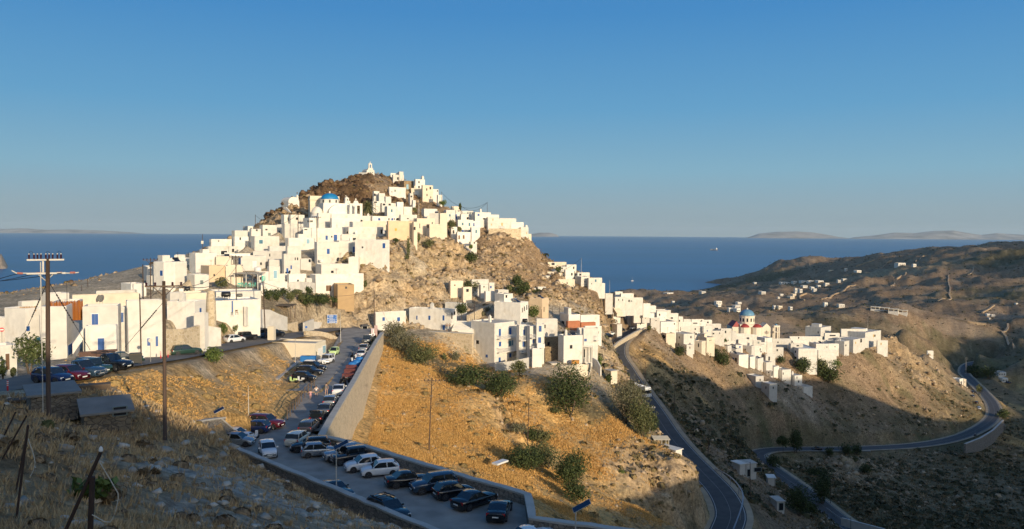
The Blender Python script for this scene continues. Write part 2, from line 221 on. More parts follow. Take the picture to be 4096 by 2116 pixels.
# ================================================================ table of buildings (picture measures)
def cornerframe(u0, uc, u1, vb, Y, th):
    P = at(uc, vb, Y); az = math.atan2(P.x, P.y); t0 = math.radians(th)-az
    dR = Vector((math.cos(t0), math.sin(t0), 0)); dL = Vector((-math.sin(t0), math.cos(t0), 0)); cp, sp = math.cos(PITCH), math.sin(PITCH)
    def ln(u, d):
        k = (u-2048)/F; den = d.x-k*cp*d.y
        return (k*(cp*P.y-sp*P.z)-P.x)/den if abs(den) > 1e-4 else 6.0
    return P, t0, dR, dL, ln(u1, dR), ln(u0, dL)
def autoth(u0, uc, u1):
    return 4.0 if u0 == uc else 86.0 if u1 == uc else 63 if (uc-u0) > (u1-uc)*1.25 else 38 if (uc-u0)*1.25 > (u1-uc) else 24
HOUSES = '''
Y|75 245 660 210 745 172|white|b 190 365 220 450;k 178 318 190 335;k 205 318 217 335|tall blank white house standing behind the two crossed utility poles
Y|-60 20 215 455 600 171|white|k 95 590 120 690|low white house with balcony at the left foot of the tall blank house
Y|-40 -40 88 300 470 178|white|k 60 425 88 445|white house at the far left end of the hill village above brown slope
Y|660 795 1050 435 735 170|white|g 895 535 950 610|low white house with one grey green shuttered window
Y|905 1050 1345 280 600 182|tan|k 1130 425 1155 465|tan house with peeling plaster and one tiny window
Y|1345 1345 1650 280 545 184|cream|k 1372 405 1385 420|plain cream house between the tan house and the taverna awning
Y|700 810 1190 55 385 196|white||tall white blind wall with a dark pointed shadow above the tan house
Y|1170 1170 1440 110 250 198|cream||low cream parapet block beside the tall blind white wall|W
Y|330 330 700 150 265 202|white|k 665 260 690 320|long white house with arched shadow behind the tall blank house
Y|430 430 625 92 160 208|white|k 605 120 628 152|small white upper storey beside the pointed white chimney
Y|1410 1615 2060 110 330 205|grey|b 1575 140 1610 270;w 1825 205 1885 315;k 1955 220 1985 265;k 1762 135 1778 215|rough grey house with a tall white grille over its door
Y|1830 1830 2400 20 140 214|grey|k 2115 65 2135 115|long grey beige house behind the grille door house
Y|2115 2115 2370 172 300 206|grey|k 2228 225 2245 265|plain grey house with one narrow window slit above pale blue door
Y|1930 1935 2110 385 640 187|white|a 1985 455 2050 560;k 1950 480 1978 530|white taverna house with the aqua green double door
Y|2110 2115 2310 290 560 190|white|l 2195 360 2255 505|white house with the tall pale blue door
Y|560 560 1040 770 870 150|pale|k 550 800 610 860|low stone and plaster shed row beside the round stone stump
Y|300 355 560 755 870 146|grey||low grey white shed at the foot of the tall blank house
Y|310 800 997 912 1200 128|white|b 888 1030 915 1125|big white windowless house behind the stone wall with motorbikes
Y|785 970 1000 1120 1340 122|white||white side building with pipe below the windowless white house
Y|1170 1170 1960 900 1190 150|white|b 1455 900 1480 1100|long white wall house with grey blue door right of stone stump|W
Y|1170 1170 1975 745 870 160|white||long white roof parapet carrying the black water tank|W
D|920 1000 1385 445 660 207|white||big plain white block facing the cliff edge with blank front
D|840 920 1595 590 880 203|white|n 1068 740 1140 820;k 1065 855 1080 875|long white house with brown slatted double doors above the trees
D|1228 1228 1463 730 890 200|brown|k 1335 757 1363 788|bare brown plastered cube house with one small square window
D|905 940 1250 130 425 216|white|b 1077 228 1115 300|tall cream white house with a single blue window
D|1245 1245 1530 115 305 222|white|b 1440 198 1476 275|white house with blue door at right behind the roof terrace
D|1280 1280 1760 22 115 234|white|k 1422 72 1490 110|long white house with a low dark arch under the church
s|1420 1528 1558 959 1032 216|white|k 1447 986 1453 993;b 1530 973 1540 993|white corner house on the rock with blue door on its right side
D|1380 1380 1520 345 500 213|white|k 1330 375 1355 420;k 1485 375 1493 392|white curved house perched on the left tip of the cliff
D|470 475 705 300 590 204|white|b 510 500 537 572;b 568 460 588 512;k 628 350 642 388;k 660 350 676 388|tall white house with two small windows over two blue openings
D|520 525 715 190 305 212|white||plain white upper storey above the house with two small windows
D|270 275 515 190 255 219|grey||grey walled roof room left of the plain white upper storey
D|15 65 410 50 228 222|white|t 127 103 178 157|white house with one wide teal shuttered window
D|490 540 940 75 215 226|white|l 792 93 832 155|long white house with a pale blue door near its right end
C|440 487 745 1030 1228 238|white|k 755 1205 778 1225|tall blank white house below the left chapel rock
C|745 745 1285 1088 1280 233|white|k 755 1105 808 1122;b 1057 1200 1087 1258;k 1133 1203 1152 1226;b 1172 1183 1220 1278|white house with blue window and big blue door below the domed church
C|1285 1380 1760 1080 1185 240|white|k 1355 1140 1380 1170|broad low white house right of the blue door house
C|555 570 760 905 1040 263|white|k 640 945 672 978|white house with roof recess left of the church apse
C|430 480 565 905 1040 264|white|k 522 945 535 990|shaded white house hugging the left chapel rock
C|740 832 960 950 1085 256|white|k 803 985 820 1012;k 853 985 876 1012;k 833 985 848 1012|white house with three small windows under the church apse
C|155 180 375 1050 1205 241|white|g 250 1160 288 1200;k 212 1105 242 1125|white house with roof room below the thin skyline pole
C|375 380 487 1040 1205 245|white|k 400 1130 415 1180|narrow shaded white house left of the tall blank one
C|-10 20 150 1105 1210 238|white|k 80 1108 105 1135|low white house with railing at the foot of the skyline pole
C|-30 -30 40 1065 1140 243|white|k 0 1090 25 1112|small white house left of the skyline pole
C|950 960 1140 880 1112 256|white|k 1050 1090 1068 1112|tall white block under the round apse of the domed church
C|1140 1145 1545 955 1108 252|white|k 1205 1045 1223 1072;k 1420 1062 1445 1078;k 1510 1035 1540 1078|wide white block in front of the barrel vault of the domed church
C|1140 1140 1545 892 965 258|white||low white parapet storey joined under the big barrel vault|W
E|175 190 275 598 770 304|white||white stepped house right of the palm with higher left half
E|270 275 368 635 775 302|white||lower right half of the stepped white house by the palm
E|375 385 470 690 775 294|white||small white roof terrace house below the shadowed rock
E|175 180 365 765 960 284|white|k 180 770 240 800|white house directly right of the palm trunk
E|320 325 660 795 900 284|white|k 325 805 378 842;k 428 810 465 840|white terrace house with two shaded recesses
E|362 412 820 852 990 273|white|t 467 903 495 950|white house with teal window and pink stair triangle
E|420 447 712 530 660 324|white||long white wall house half in shadow below the summit rock
E|503 510 680 325 442 353|white|k 565 370 592 412|white summit house with one dark window and a roof turret
E|468 468 615 300 345 358|white||white upper storey on the summit left of the turret
E|612 612 672 275 335 354|white||small square white turret on the summit house
E|610 690 845 425 575 343|stone|l 722 487 757 570|grey brown stone house with a pale blue door near the summit
E|848 882 1030 402 562 341|white|k 920 435 943 470;k 918 513 945 558|square white tower house with two stacked dark windows on ridge|w|.85 1 1.6
E|986 1000 1167 500 745 329|cream|k 1053 553 1070 595;k 1108 530 1135 573;k 1058 648 1074 685;k 1120 690 1135 715|tall cream house with four small dark windows on the right ridge
E|1165 1165 1255 568 690 332|white|k 1232 585 1250 610|small white house stepping down right of the tall cream house
E|1250 1255 1320 660 785 323|white||last white cube on the right shoulder beside the dark pole
E|810 810 985 550 660 336|cream|w 862 605 920 660;k 840 615 858 660|low cream house with white panel left of the tall cream house
E|755 790 840 635 800 319|white||white slab like wall house between the two rock outcrops
E|835 840 880 750 800 313|white||tiny white hut between the rock outcrops, upper one
E|833 836 872 822 875 309|white||tiny white hut between the rock outcrops, lower one
E|975 1025 1240 892 1000 286|white||white block at the foot of the brown rock outcrop
E|160 165 610 1015 1095 263|white|b 255 1050 292 1090;k 425 1050 445 1085;b 475 1050 505 1088;k 518 1050 532 1080|long white house with two blue windows in a row below the palm
E|0 0 165 1010 1095 264|white||white wall house below the palm left of the two blue windows
E|630 635 905 990 1115 267|white|k 735 1050 765 1068|white block right of the black roof tank
E|412 430 850 1095 1395 240|tan|o 535 1220 567 1262|big blank tan house with a small orange panel at the cliff edge
E|850 852 905 1110 1395 241|cream||narrow cream strip house right of the big tan house
E|-5 0 385 1095 1200 252|cream||cream house with slanting shadow left of the big tan house
E|-5 0 345 1195 1330 245|white|k 298 1240 330 1310|long white house with round tank left of the big tan house
E|905 905 1200 1052 1260 259|cream|k 940 1140 955 1220;k 1145 1115 1168 1150|cream house above the cliff with a narrow dark doorway
E|1110 1110 1265 965 1085 274|white|k 1150 1115 1165 1145|white block behind the cream house above the cliff
E|1262 1290 1405 965 1420 263|cream|k 1280 1000 1290 1060|tall weathered cream house rising straight from the cliff
E|1060 1115 1330 1150 1330 255|cream|k 1065 1160 1105 1215|stained cream house above the cliff with laundry terrace
G|100 145 395 330 545 301|white|t 187 403 213 440;b 293 403 318 490|white house with blue balcony door beside the cypress
G|235 240 365 270 335 307|cream||ruined cream roof room left of the cypress
G|390 392 565 402 495 299|white|k 480 450 512 490|white house with one dark window right of the cypress
G|410 412 590 345 410 305|white|g 490 365 510 398;g 525 365 550 398|white upper house with two grey green windows
G|562 625 880 368 605 296|white|b 662 395 693 433;k 750 468 795 490;k 805 460 832 490;k 660 535 680 567|white house with a square blue window near the roof
G|322 340 590 495 705 289|white|t 400 545 428 587;t 513 545 540 600;b 395 663 432 698;t 513 663 540 700|white house with four teal windows in two rows
G|580 585 705 512 630 293|white|b 588 550 612 605|narrow white house with one blue window right of four teal windows
G|562 565 705 620 875 285|white|t 627 663 653 717|white house with one teal window at the edge of the second cliff
G|325 330 550 700 910 279|white|n 345 755 370 820;n 418 750 447 813|white house with two brown shutters above the cliff stairs
G|548 550 655 860 1045 276|white|k 600 863 623 893|lowest white house beside the cliff stairs with one square window
G|226 230 325 612 795 283|white|k 247 668 278 725|narrow white house with a double window left of the brown shutters
G|835 838 1020 452 642 295|white|y 908 480 925 510;y 885 560 900 590|white house with two ochre windows above the stone terrace wall
G|880 882 1020 408 465 299|white|k 995 435 1005 460|white upper room on the ridge above the ochre windows
G|1018 1022 1228 482 640 297|white|y 1055 545 1083 600|white house with ochre door and balcony above the terrace wall
G|1030 1032 1305 468 545 303|white||long white ridge house with a small round finial
G|1225 1225 1430 535 645 299|white|k 1367 548 1377 600|white house with a dark slit door near the right end of the ridge
G|1383 1385 1510 620 775 298|white|y 1475 700 1487 735|last white house on the right end of the high ridge|w|.8 .8 .9
G|1508 1510 1560 730 805 300|cream||small cream outbuilding on the cliff edge at the ridge end
H|178 182 360 258 480 229|cream|k 233 310 255 325|ruined cream house with a small triangular niche at the cliff foot|mid
H|355 360 485 345 510 227|cream||stained cream house attached right of the niche ruin|mid
H|465 480 720 240 445 238|white||white house behind the prickly pears with a small tank|mid
H|600 605 715 312 450 232|white|k 645 330 662 350|white front annex with a ladder drawn on its wall|mid
H|720 725 800 282 420 240|white||small white house with slanted shadow right of the ladder annex|mid
H|672 675 810 405 500 226|white||low white yard wall house above the dark rock cave|mid
H|806 850 998 385 500 223|white|k 873 415 908 437|white house with one wide dark window above the big terrace house|mid
H|800 1160 1275 562 810 206|white|k 1187 632 1197 700;k 1213 615 1226 680;k 1248 595 1260 665|big pale house with three tall slit windows on its right side|mid
H|805 932 1060 440 570 210|white||upper roof room of the big pale slit window house|mid
H|1290 1465 1560 505 720 222|tan|k 1492 620 1500 690|tan house with overhanging slab roof below the curved path|mid
H|-392 190 275 660 950 203|white|b 78 740 102 812;b 80 875 110 945;b -290 745 -275 800;b -120 745 -95 805;k 192 700 215 790;k 232 685 255 730|long white street house with blue shutters above the stone terrace wall|mid
H|110 380 418 570 770 213|white||white rear block behind the long street house|mid
D2|944 945 1022 786 830 200|white|b 963 798 969 807;b 1000 798 1007 808|low white house with blue windows beside the pavilion and cliff foot|mid
J|97 105 300 520 660 199|stone|k 148 590 178 640|small square stone ruin, the upper one beside the hotel|mid
J|97 105 345 660 790 194|stone|k 188 715 210 748|small square stone ruin, the lower one beside the hotel|mid
J|315 435 600 205 375 224|white|k 338 290 390 345|white house with scalloped parapet and a dark window grid|mid
J|597 605 875 215 300 229|white||white house with scalloped parapet and tall chimney at right|mid
J|420 425 605 300 380 220|brick||terracotta red terrace block under the scalloped white house|mid
J|605 612 820 317 375 221|brick||terracotta red terrace room with white posts|mid
J|296 365 640 500 800 190|white||large blank white house above the rubble terrace|mid
J|640 642 852 400 815 194|white|b 660 543 695 580;k 648 690 675 800|white wing with one blue window above the canopy door|mid
J|575 580 858 395 470 202|white||white roof storey behind the large blank white house|mid
J|665 670 905 370 445 213|white|k 850 440 862 470|low white house with roof pipes behind the hotel wing|mid
I|318 320 580 240 305 307|cream|k 365 245 420 285|long cream house at the top of the middle spur
I|578 582 720 275 350 306|white|k 672 303 692 335|white house with one dark window on top of middle spur
I|485 487 580 303 350 301|white|k 515 315 530 335|small white house between cream top house and green bush
I|373 375 457 337 380 299|grey||small grey house on the middle spur under the cream top house
I|300 305 460 375 435 293|cream||flat cream house on the middle spur left of the bush
I|240 258 472 430 540 285|white|k 328 462 342 495;k 398 458 411 487|white house with two arched windows on the middle spur
I|460 462 565 392 495 290|cream|k 533 425 545 455|cream house with one window right of the two arched windows
I|560 565 690 347 500 289|white||tall white blank house in the centre of the middle spur
I|465 470 700 482 595 281|cream|k 585 520 597 550|ruined cream house along the foot of the middle spur
I|730 735 907 387 475 293|white|k 760 400 790 440|white house with roof clutter under the thin mast
I|700 785 905 442 575 285|white|k 833 507 845 525|white house with slanted side wall on the spur edge
I|888 890 1080 462 595 283|white|t 980 482 1002 517;k 930 533 940 550|square pale house with one teal window at the spur tip
I|1076 1078 1122 535 595 285|white||tiny white annex at the spur tip beside the sea
I|60 62 150 602 660 262|white||low white wall hut left of the curved path
I|180 182 297 587 655 264|white||low white terrace hut beside the curved path
I|1105 1125 1232 680 830 313|white||narrow white house standing alone right of the rocky spur|right
I|1253 1260 1415 730 865 319|white|k 1308 755 1318 780;k 1365 755 1375 785|white house with two small windows above the stairway|right
I|1340 1345 1525 680 745 331|white||white roof house at the top of the lower village|right
I|1262 1265 1370 655 735 336|white||flat slab roofed white house at the highest left end of lower village|right
I|1408 1412 1655 740 855 326|white||large blank white house facing the sea side|right
I|1653 1656 1760 820 885 333|white||low white house right of the large blank white house|right
J|1045 1115 1190 340 425 318|white|k 1118 365 1130 380|small white box building standing beside the upper street|right
J|1003 1060 1167 175 300 331|white|k 1140 220 1165 245|white taverna house behind the chairs beside street|right
J|1195 1265 1345 120 265 342|white||white house with long pale left side above the taverna|right
J|1305 1395 1640 190 355 337|white|k 1430 235 1447 255;k 1520 222 1533 250;k 1497 265 1510 285;k 1440 320 1455 345|big white street house with four small windows behind driving car|right
J|1583 1587 1720 255 345 336|white|k 1655 283 1675 293|low white house right of the big street house|right
K|155 160 355 395 475 343|white||white house with stepped roof below the large blank white house|right
K|348 352 475 380 455 350|white||white house touching the brown slope in the upper row|right
K|472 476 583 410 455 354|white||low white end house of the upper row|right
K|300 303 540 455 525 346|white|k 470 470 482 485|long low white house in the second row of lower village|right
K|533 590 780 470 530 356|white||white house with narrow shaded left side under the hill scrub|right
K|588 592 730 497 570 352|white||white house in front of the narrow shaded one|right
K|728 732 882 512 650 358|white|k 750 560 815 585|white house with a parasol terrace at its corner|right
K|500 508 712 570 645 345|white|k 577 600 592 612|low white house with one small square window beside street bend|right
K|505 640 850 622 785 340|white|k 562 655 587 697;b 590 735 622 765;k 820 640 835 660|tall white house with one dark doorway above the golden slope|right
K|848 852 942 555 705 362|white||narrow tall white house with a deep grey shadow|right
K|635 715 840 778 885 336|cream|k 667 795 720 845|cream porch house with wide dark opening above golden slope|right
K|780 945 1095 785 1010 338|white|k 887 815 902 848;k 883 907 897 935;k 1040 812 1056 842;k 1030 900 1042 922|tall white two storey house with four small windows at slope edge|right
K|945 985 1080 930 1020 333|white|k 1030 953 1042 980|small white cube in front of the four window house|right
K|1095 1185 1247 885 990 343|cream|k 1143 910 1158 960|small cream house with doorway beside the white cube|right
K|1140 1250 1365 832 970 350|cream|k 1295 865 1303 880;k 1312 860 1320 875|long cream house with a ruined roof above the small cream house|right
K|1090 1095 1172 760 870 356|white|k 1103 770 1128 797|white house with flat canopy roof behind the cream houses|right
K|905 910 1200 690 770 362|white|k 1098 707 1115 730|long white house with solar panels on its roof|right
K|918 920 1252 627 705 370|white|k 1070 632 1140 650|long white house behind the solar panel roof|right
K|1203 1210 1327 680 822 362|white||square blank white house near middle of lower village|right
K|1320 1325 1492 745 840 366|white|k 1337 770 1360 790;k 1425 765 1437 785|white house with two small windows right of the square blank house|right
K|1440 1442 1592 715 785 374|white|k 1500 740 1520 775;k 1468 735 1476 755|white house with doorway below the domed church's left wing|right
K|1245 1250 1450 652 725 378|white|k 1355 700 1420 725|white house with dark recess left of the red church roofs|right
K|943 945 1047 590 635 382|white||small white roof room with antennas, left one|right
K|1048 1052 1222 592 645 384|white|k 1165 615 1190 640|white house with roof terrace and antennas|right
K|1585 1590 1650 750 800 386|white||small white house tucked under the red church roofs|right
K|1395 1530 1590 945 1035 372|white|k 1405 980 1420 1025;k 1443 975 1458 1000|white house with door and window on its flat left front|right
K|1290 1292 1400 945 1015 369|cream|k 1312 950 1335 1000|small cream yard house above the dark bushes|right
K|1505 1640 1718 985 1065 376|white||plain white flat house above the shaded house|right
K|1515 1680 1815 1062 1185 366|white|b 1588 1100 1627 1138;k 1637 1103 1662 1155;k 1520 1148 1545 1165|shaded white house with stair parapet and two dark windows|right
K|1740 1830 1905 1088 1180 370|white|k 1770 1125 1780 1140|white house below and right of the stair parapet house|right
K|1635 1640 1872 815 890 394|white|k 1790 830 1825 857|white house with a dark arched opening below the church|right
K|1670 1675 1822 857 920 390|white||white box house in front of the dark arch house|right
K|1640 1645 1790 782 822 402|white||low white house right against the church wall|right
K|1868 1872 1985 870 950 396|white||white house with a railing right of dark arch house|right
K|1715 1850 1902 945 1020 386|white|k 1765 982 1780 1005|white cube house with one arched niche|right
K|1880 1885 1996 948 1065 392|white|k 1965 975 1978 1005;k 1975 1010 1990 1030|white house with two windows on its right end|right
L|70 155 222 745 840 374|white|k 95 785 105 800|stepped white house in the descending row, first from the top|right
L|148 245 320 770 880 377|white|k 195 812 208 830|stepped white house in the descending row, second from the top|right
L|240 345 430 815 940 379|white|k 278 857 290 872|stepped white house in the descending row, third from the top|right
L|345 440 510 870 970 381|white|k 390 895 402 910|stepped white house in the descending row, fourth from the top|right
L|440 540 655 905 1030 382|white|k 485 935 495 950;k 556 938 566 965|widest stepped white house at the lower end of descending row|right
L|358 405 436 920 1000 377|white|k 418 920 433 980;k 378 930 392 945|tiny white porch hut with a dark door below the stepped row|right
L|600 690 790 975 1095 382|white|k 643 995 655 1012;k 722 985 732 1012;k 742 1035 755 1060|lowest white house of the village standing alone in shade|right
L|690 800 918 1110 1160 378|white||low white terrace in front of the lowest white house|right
L|335 340 465 715 805 390|white|k 380 745 400 795|small white house with tall door above the stepped row|right
L|40 175 325 605 730 396|white|k 275 640 285 675;k 92 650 105 670|white house with pale right side under a slanted roof panel|right
L|225 330 425 520 615 412|white|k 380 580 395 600|white house directly below the church's front gable|right
L|420 422 655 530 615 416|white||long low white house right of the church gable|right
L|410 415 562 635 730 402|white|k 478 655 495 680|white house with a round shadow above the courtyard|right
L|560 735 970 648 870 402|white|k 652 660 668 692;k 697 672 713 702;b 600 720 620 778;b 663 738 680 788;k 690 745 720 775;k 637 818 650 855|largest white house of lower village with blue doors and blank right wall|right
L|968 975 1205 670 820 412|white|w 1150 705 1168 740|cream white house with a big blank wall above the green bushes|right
L|880 950 1110 590 660 424|white|k 1083 622 1092 640|white house with small window behind the big blank wall|right
L|1100 1105 1232 590 700 428|white|k 1180 618 1190 632|white house with one small window left of two tall cubes|right
L|1183 1290 1357 560 700 430|white|k 1310 600 1322 620|tall white cube with long shaded left side|right
L|1195 1400 1550 540 650 438|white|k 1490 530 1510 575;y 1428 565 1440 590|white house with shaded left wall and dark terrace door|right
L|1250 1545 1740 455 560 448|white|y 1645 478 1660 510;k 1660 480 1675 505|broad white house at the top right with a thin antenna mast|right
L|1252 1255 1560 412 470 456|white|k 1365 455 1390 475|low rear storey of the broad top right house|right
L|1690 1692 1825 550 660 446|white|y 1735 580 1750 605|last white house on the rock at the right end|right
L|825 1005 1135 395 500 462|white|k 975 440 987 465|white house with a long blue shaded left wall at the rear|right
L|628 632 830 503 565 432|white||low white house right of the bell tower, first row|right
L|652 656 872 552 620 424|white|k 655 555 675 580|low white house with grey posts right of the bell tower, second row|right
L|798 802 1032 503 565 434|white|k 840 560 860 610|low white house with a dark gap beside it in middle row|right
L|985 990 1180 545 605 440|white||low white house left of the shaded left wall|right
L|1050 1055 1242 462 535 450|white|k 1110 480 1200 500|white house with wooden slab roof in rear row|right
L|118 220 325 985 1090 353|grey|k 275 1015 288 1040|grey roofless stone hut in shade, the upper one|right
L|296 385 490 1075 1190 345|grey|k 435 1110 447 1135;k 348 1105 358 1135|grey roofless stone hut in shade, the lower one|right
O|820 822 892 275 440 560|white|k 850 380 860 410|tall narrow white house between the right hand rocks|right
O|845 848 900 390 460 556|white||white lower annex of the narrow house between the rocks|right
O|940 945 1050 525 600 575|white||white roadside house, the left one below the golden slope|right
O|1062 1065 1130 560 620 572|white||white roadside house, the middle one below the golden slope|right
O|1100 1165 1212 575 655 566|white|k 1190 600 1200 640|white roadside house, the right one with dark door|right
O|1205 1208 1245 575 640 570|cream||small tan shed beside the right roadside house|right
O|1210 1212 1262 660 715 560|cream||tan wall hut at the roadside above the parked cars|right
A|892 1262 1300 857 1400 106|white|b 990 947 1057 1060;k 1005 910 1018 924;k 1136 910 1150 924|white house with an upper blue door behind the parked pickups|left|th=84|ext=3
A|918 1243 1262 1066 1405 102.5|white|b 1050 1200 1118 1362;k 912 1210 920 1240;k 1068 1152 1086 1168|white front porch block with tall blue door behind the parked pickups|left|th=84|d=3|ext=3
A|440 715 895 862 1400 104|white|k 555 925 563 970;b 730 1257 805 1363;b 862 1300 890 1390|white house with roof notch and cane screen beside the outside stair|left|th=80|ext=3
A|1262 1265 1360 870 1395 110|white|b 1295 932 1325 1035|narrow white recess house with blue window and drainpipe|left|th=6|ext=3
A|1352 1355 1738 805 1392 108|white|b 1575 1205 1605 1285;b 1665 1185 1690 1290;k 1675 1160 1690 1172;b 1330 1165 1352 1220|wide plain white house with long wire shadows behind thin pole|left|th=4|ext=3
A|60 275 450 888 1250 110|white|b 265 1078 322 1128;t 385 1195 440 1240|white house with dark blue awning edge behind the flowering bush|left|th=40|ext=4
A|-120 0 132 990 1260 112|white||low white house at the left picture edge behind the round red sign|left|th=40|ext=4
A|-90 4 190 1285 1560 84|white|n 68 1370 108 1540|small white shed house at the left edge beside the flowering bush|left|th=20|ext=3
A|770 772 1482 748 860 124|cream|k 1308 795 1325 835|long beige parapet house behind the satellite dishes|left|th=8|ext=4
A|1020 1024 1465 705 780 138|white||flat white house with roof chimneys behind the beige parapet|left|th=6|ext=6
A|1292 1395 1560 625 740 145|white||white house with a pitched grey cover left of the tall thin pole|left|ext=6
A|440 520 740 730 830 130|white||low white rear house left of the beige parapet|left|ext=6
A|228 232 440 815 900 128|white||low white rear roof left of the thick insulator pole|left|ext=6
A|1640 1745 1870 395 720 168|white|b 1710 485 1735 540|tall white house with white balustrade left of the tall blank house|left|ext=6
H|475 795 1117 850 1440 195|white|b 865 930 893 1040;b 1010 912 1040 1015;b 867 1110 897 1175;t 1002 1095 1042 1170;t 1048 1088 1066 1160;b 865 1330 892 1430;b 1012 1270 1042 1330;k 643 885 652 905;k 643 932 652 955;k 643 1115 652 1138;w 512 1085 540 1200;k 552 1090 588 1140;b 685 1290 712 1330|three storey white hotel with blue shutters and two long railed balconies|mid|th=44|cat=hotel|name=hotel
H|1115 1140 1292 880 1430 194|white|b 1205 942 1230 1012;b 1197 1100 1230 1180;b 1185 1243 1215 1275|white guest house wing with blue doors and white balcony rails|mid|th=20
H|1262 1290 1392 890 1420 192|white|k 1295 933 1312 1000;b 1293 1090 1315 1168;b 1337 1080 1363 1130;b 1280 1250 1305 1330;k 1315 1230 1340 1320|white middle wing of the guest house with stacked blue doors|mid|th=24
H|1380 1384 1502 862 1400 191|white|b 1425 888 1462 968;b 1417 1047 1457 1125;b 1420 1195 1455 1240|white right wing of the guest house with two large blue doors|mid|th=8
H|1385 1388 1686 790 1030 200|white||large blank white block above the two stone ruins|mid|th=8
H|1325 1328 1472 1210 1410 188|white|k 1423 1240 1435 1285|low white front block of the guest house with thin window|mid|th=8
b|135 1035 1258 410 745 150|pale|w 1115 510 1190 640;l 1195 460 1255 600;k 1068 570 1080 670|pale concrete flat roofed depot building beside the road bend|depot|th=66|cat=building|name=depot|ext=3
b|130 220 222 85 500 153|pale||pale concrete pillar wall at the left end of the depot|depot|th=70|cat=wall|name=pillar_wall|ext=3|d=0.5|par=0.02
B|1018 1022 1262 315 420 224|white|k 1100 330 1115 345;k 1195 340 1205 360|long white roof terrace house near the sea skyline
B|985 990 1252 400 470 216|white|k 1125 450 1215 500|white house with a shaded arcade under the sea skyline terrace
B|1262 1300 1452 212 430 232|white||tall plain white house left of the wide teal shutter
B|1296 1300 1462 285 450 228|white|k 1355 295 1372 325|white house with one small window high on its face
B|1412 1415 1506 162 225 250|white||small white cube below the thin skyline masts
B|1606 1612 1722 150 285 252|white|k 1660 190 1690 210|white house between skyline pole and the left chapel rock
B|1335 1340 1525 440 520 222|white|k 1345 455 1420 490|low white house with dark recess above the grey beige house
B|1228 1232 1482 487 560 208|white|k 1260 515 1275 560|low white terrace house above the grille door house
B|1700 1706 1830 640 800 197|white|t 1765 690 1775 770|white house corner right of the aqua green door
B|1450 1455 1520 345 430 230|cream||small cream yard house left of the wide teal shutter
B|1240 1245 1340 400 470 224|white|k 1265 430 1290 470|small white house with dark doorway left of the plain tall house
D|365 370 545 580 690 197|white|k 500 655 540 690|low white roofs with small dark dishes left of the slatted doors
D|540 545 790 585 690 196|white|k 662 660 685 690|low white house with one small dark window above the weathered wall
D|785 790 870 640 700 198|grey||small grey door house beside the weathered white wall
D|705 710 860 365 470 210|grey|k 815 370 860 420|stone grey stair yard house between the white blocks
L|-5 0 100 500 560 408|white|k 118 515 145 535|low white house just below the church's wide wall|right
L|95 100 240 480 540 412|white||flat white roofed house under the church's right arm|right
L|240 245 430 575 640 400|white||white courtyard wall house behind the thin dark pole|right
L|640 645 800 590 640 408|white|k 720 605 750 622|white roof house behind the largest house|right
K|1470 1475 1640 880 945 384|white||flat white house left of the arched niche cube|right
K|1560 1640 1740 930 1000 380|white||white cube house above the plain flat house|right
K|1190 1195 1330 600 660 384|white|k 1260 620 1285 640|white rear house with antennas, right one|right
I|1520 1525 1660 880 960 334|white|k 1575 915 1590 935|white house behind the wooden pole, low one|right
I|1640 1645 1751 890 960 334|white|k 1690 1010 1700 1030|white house right of the wooden pole|right
'''

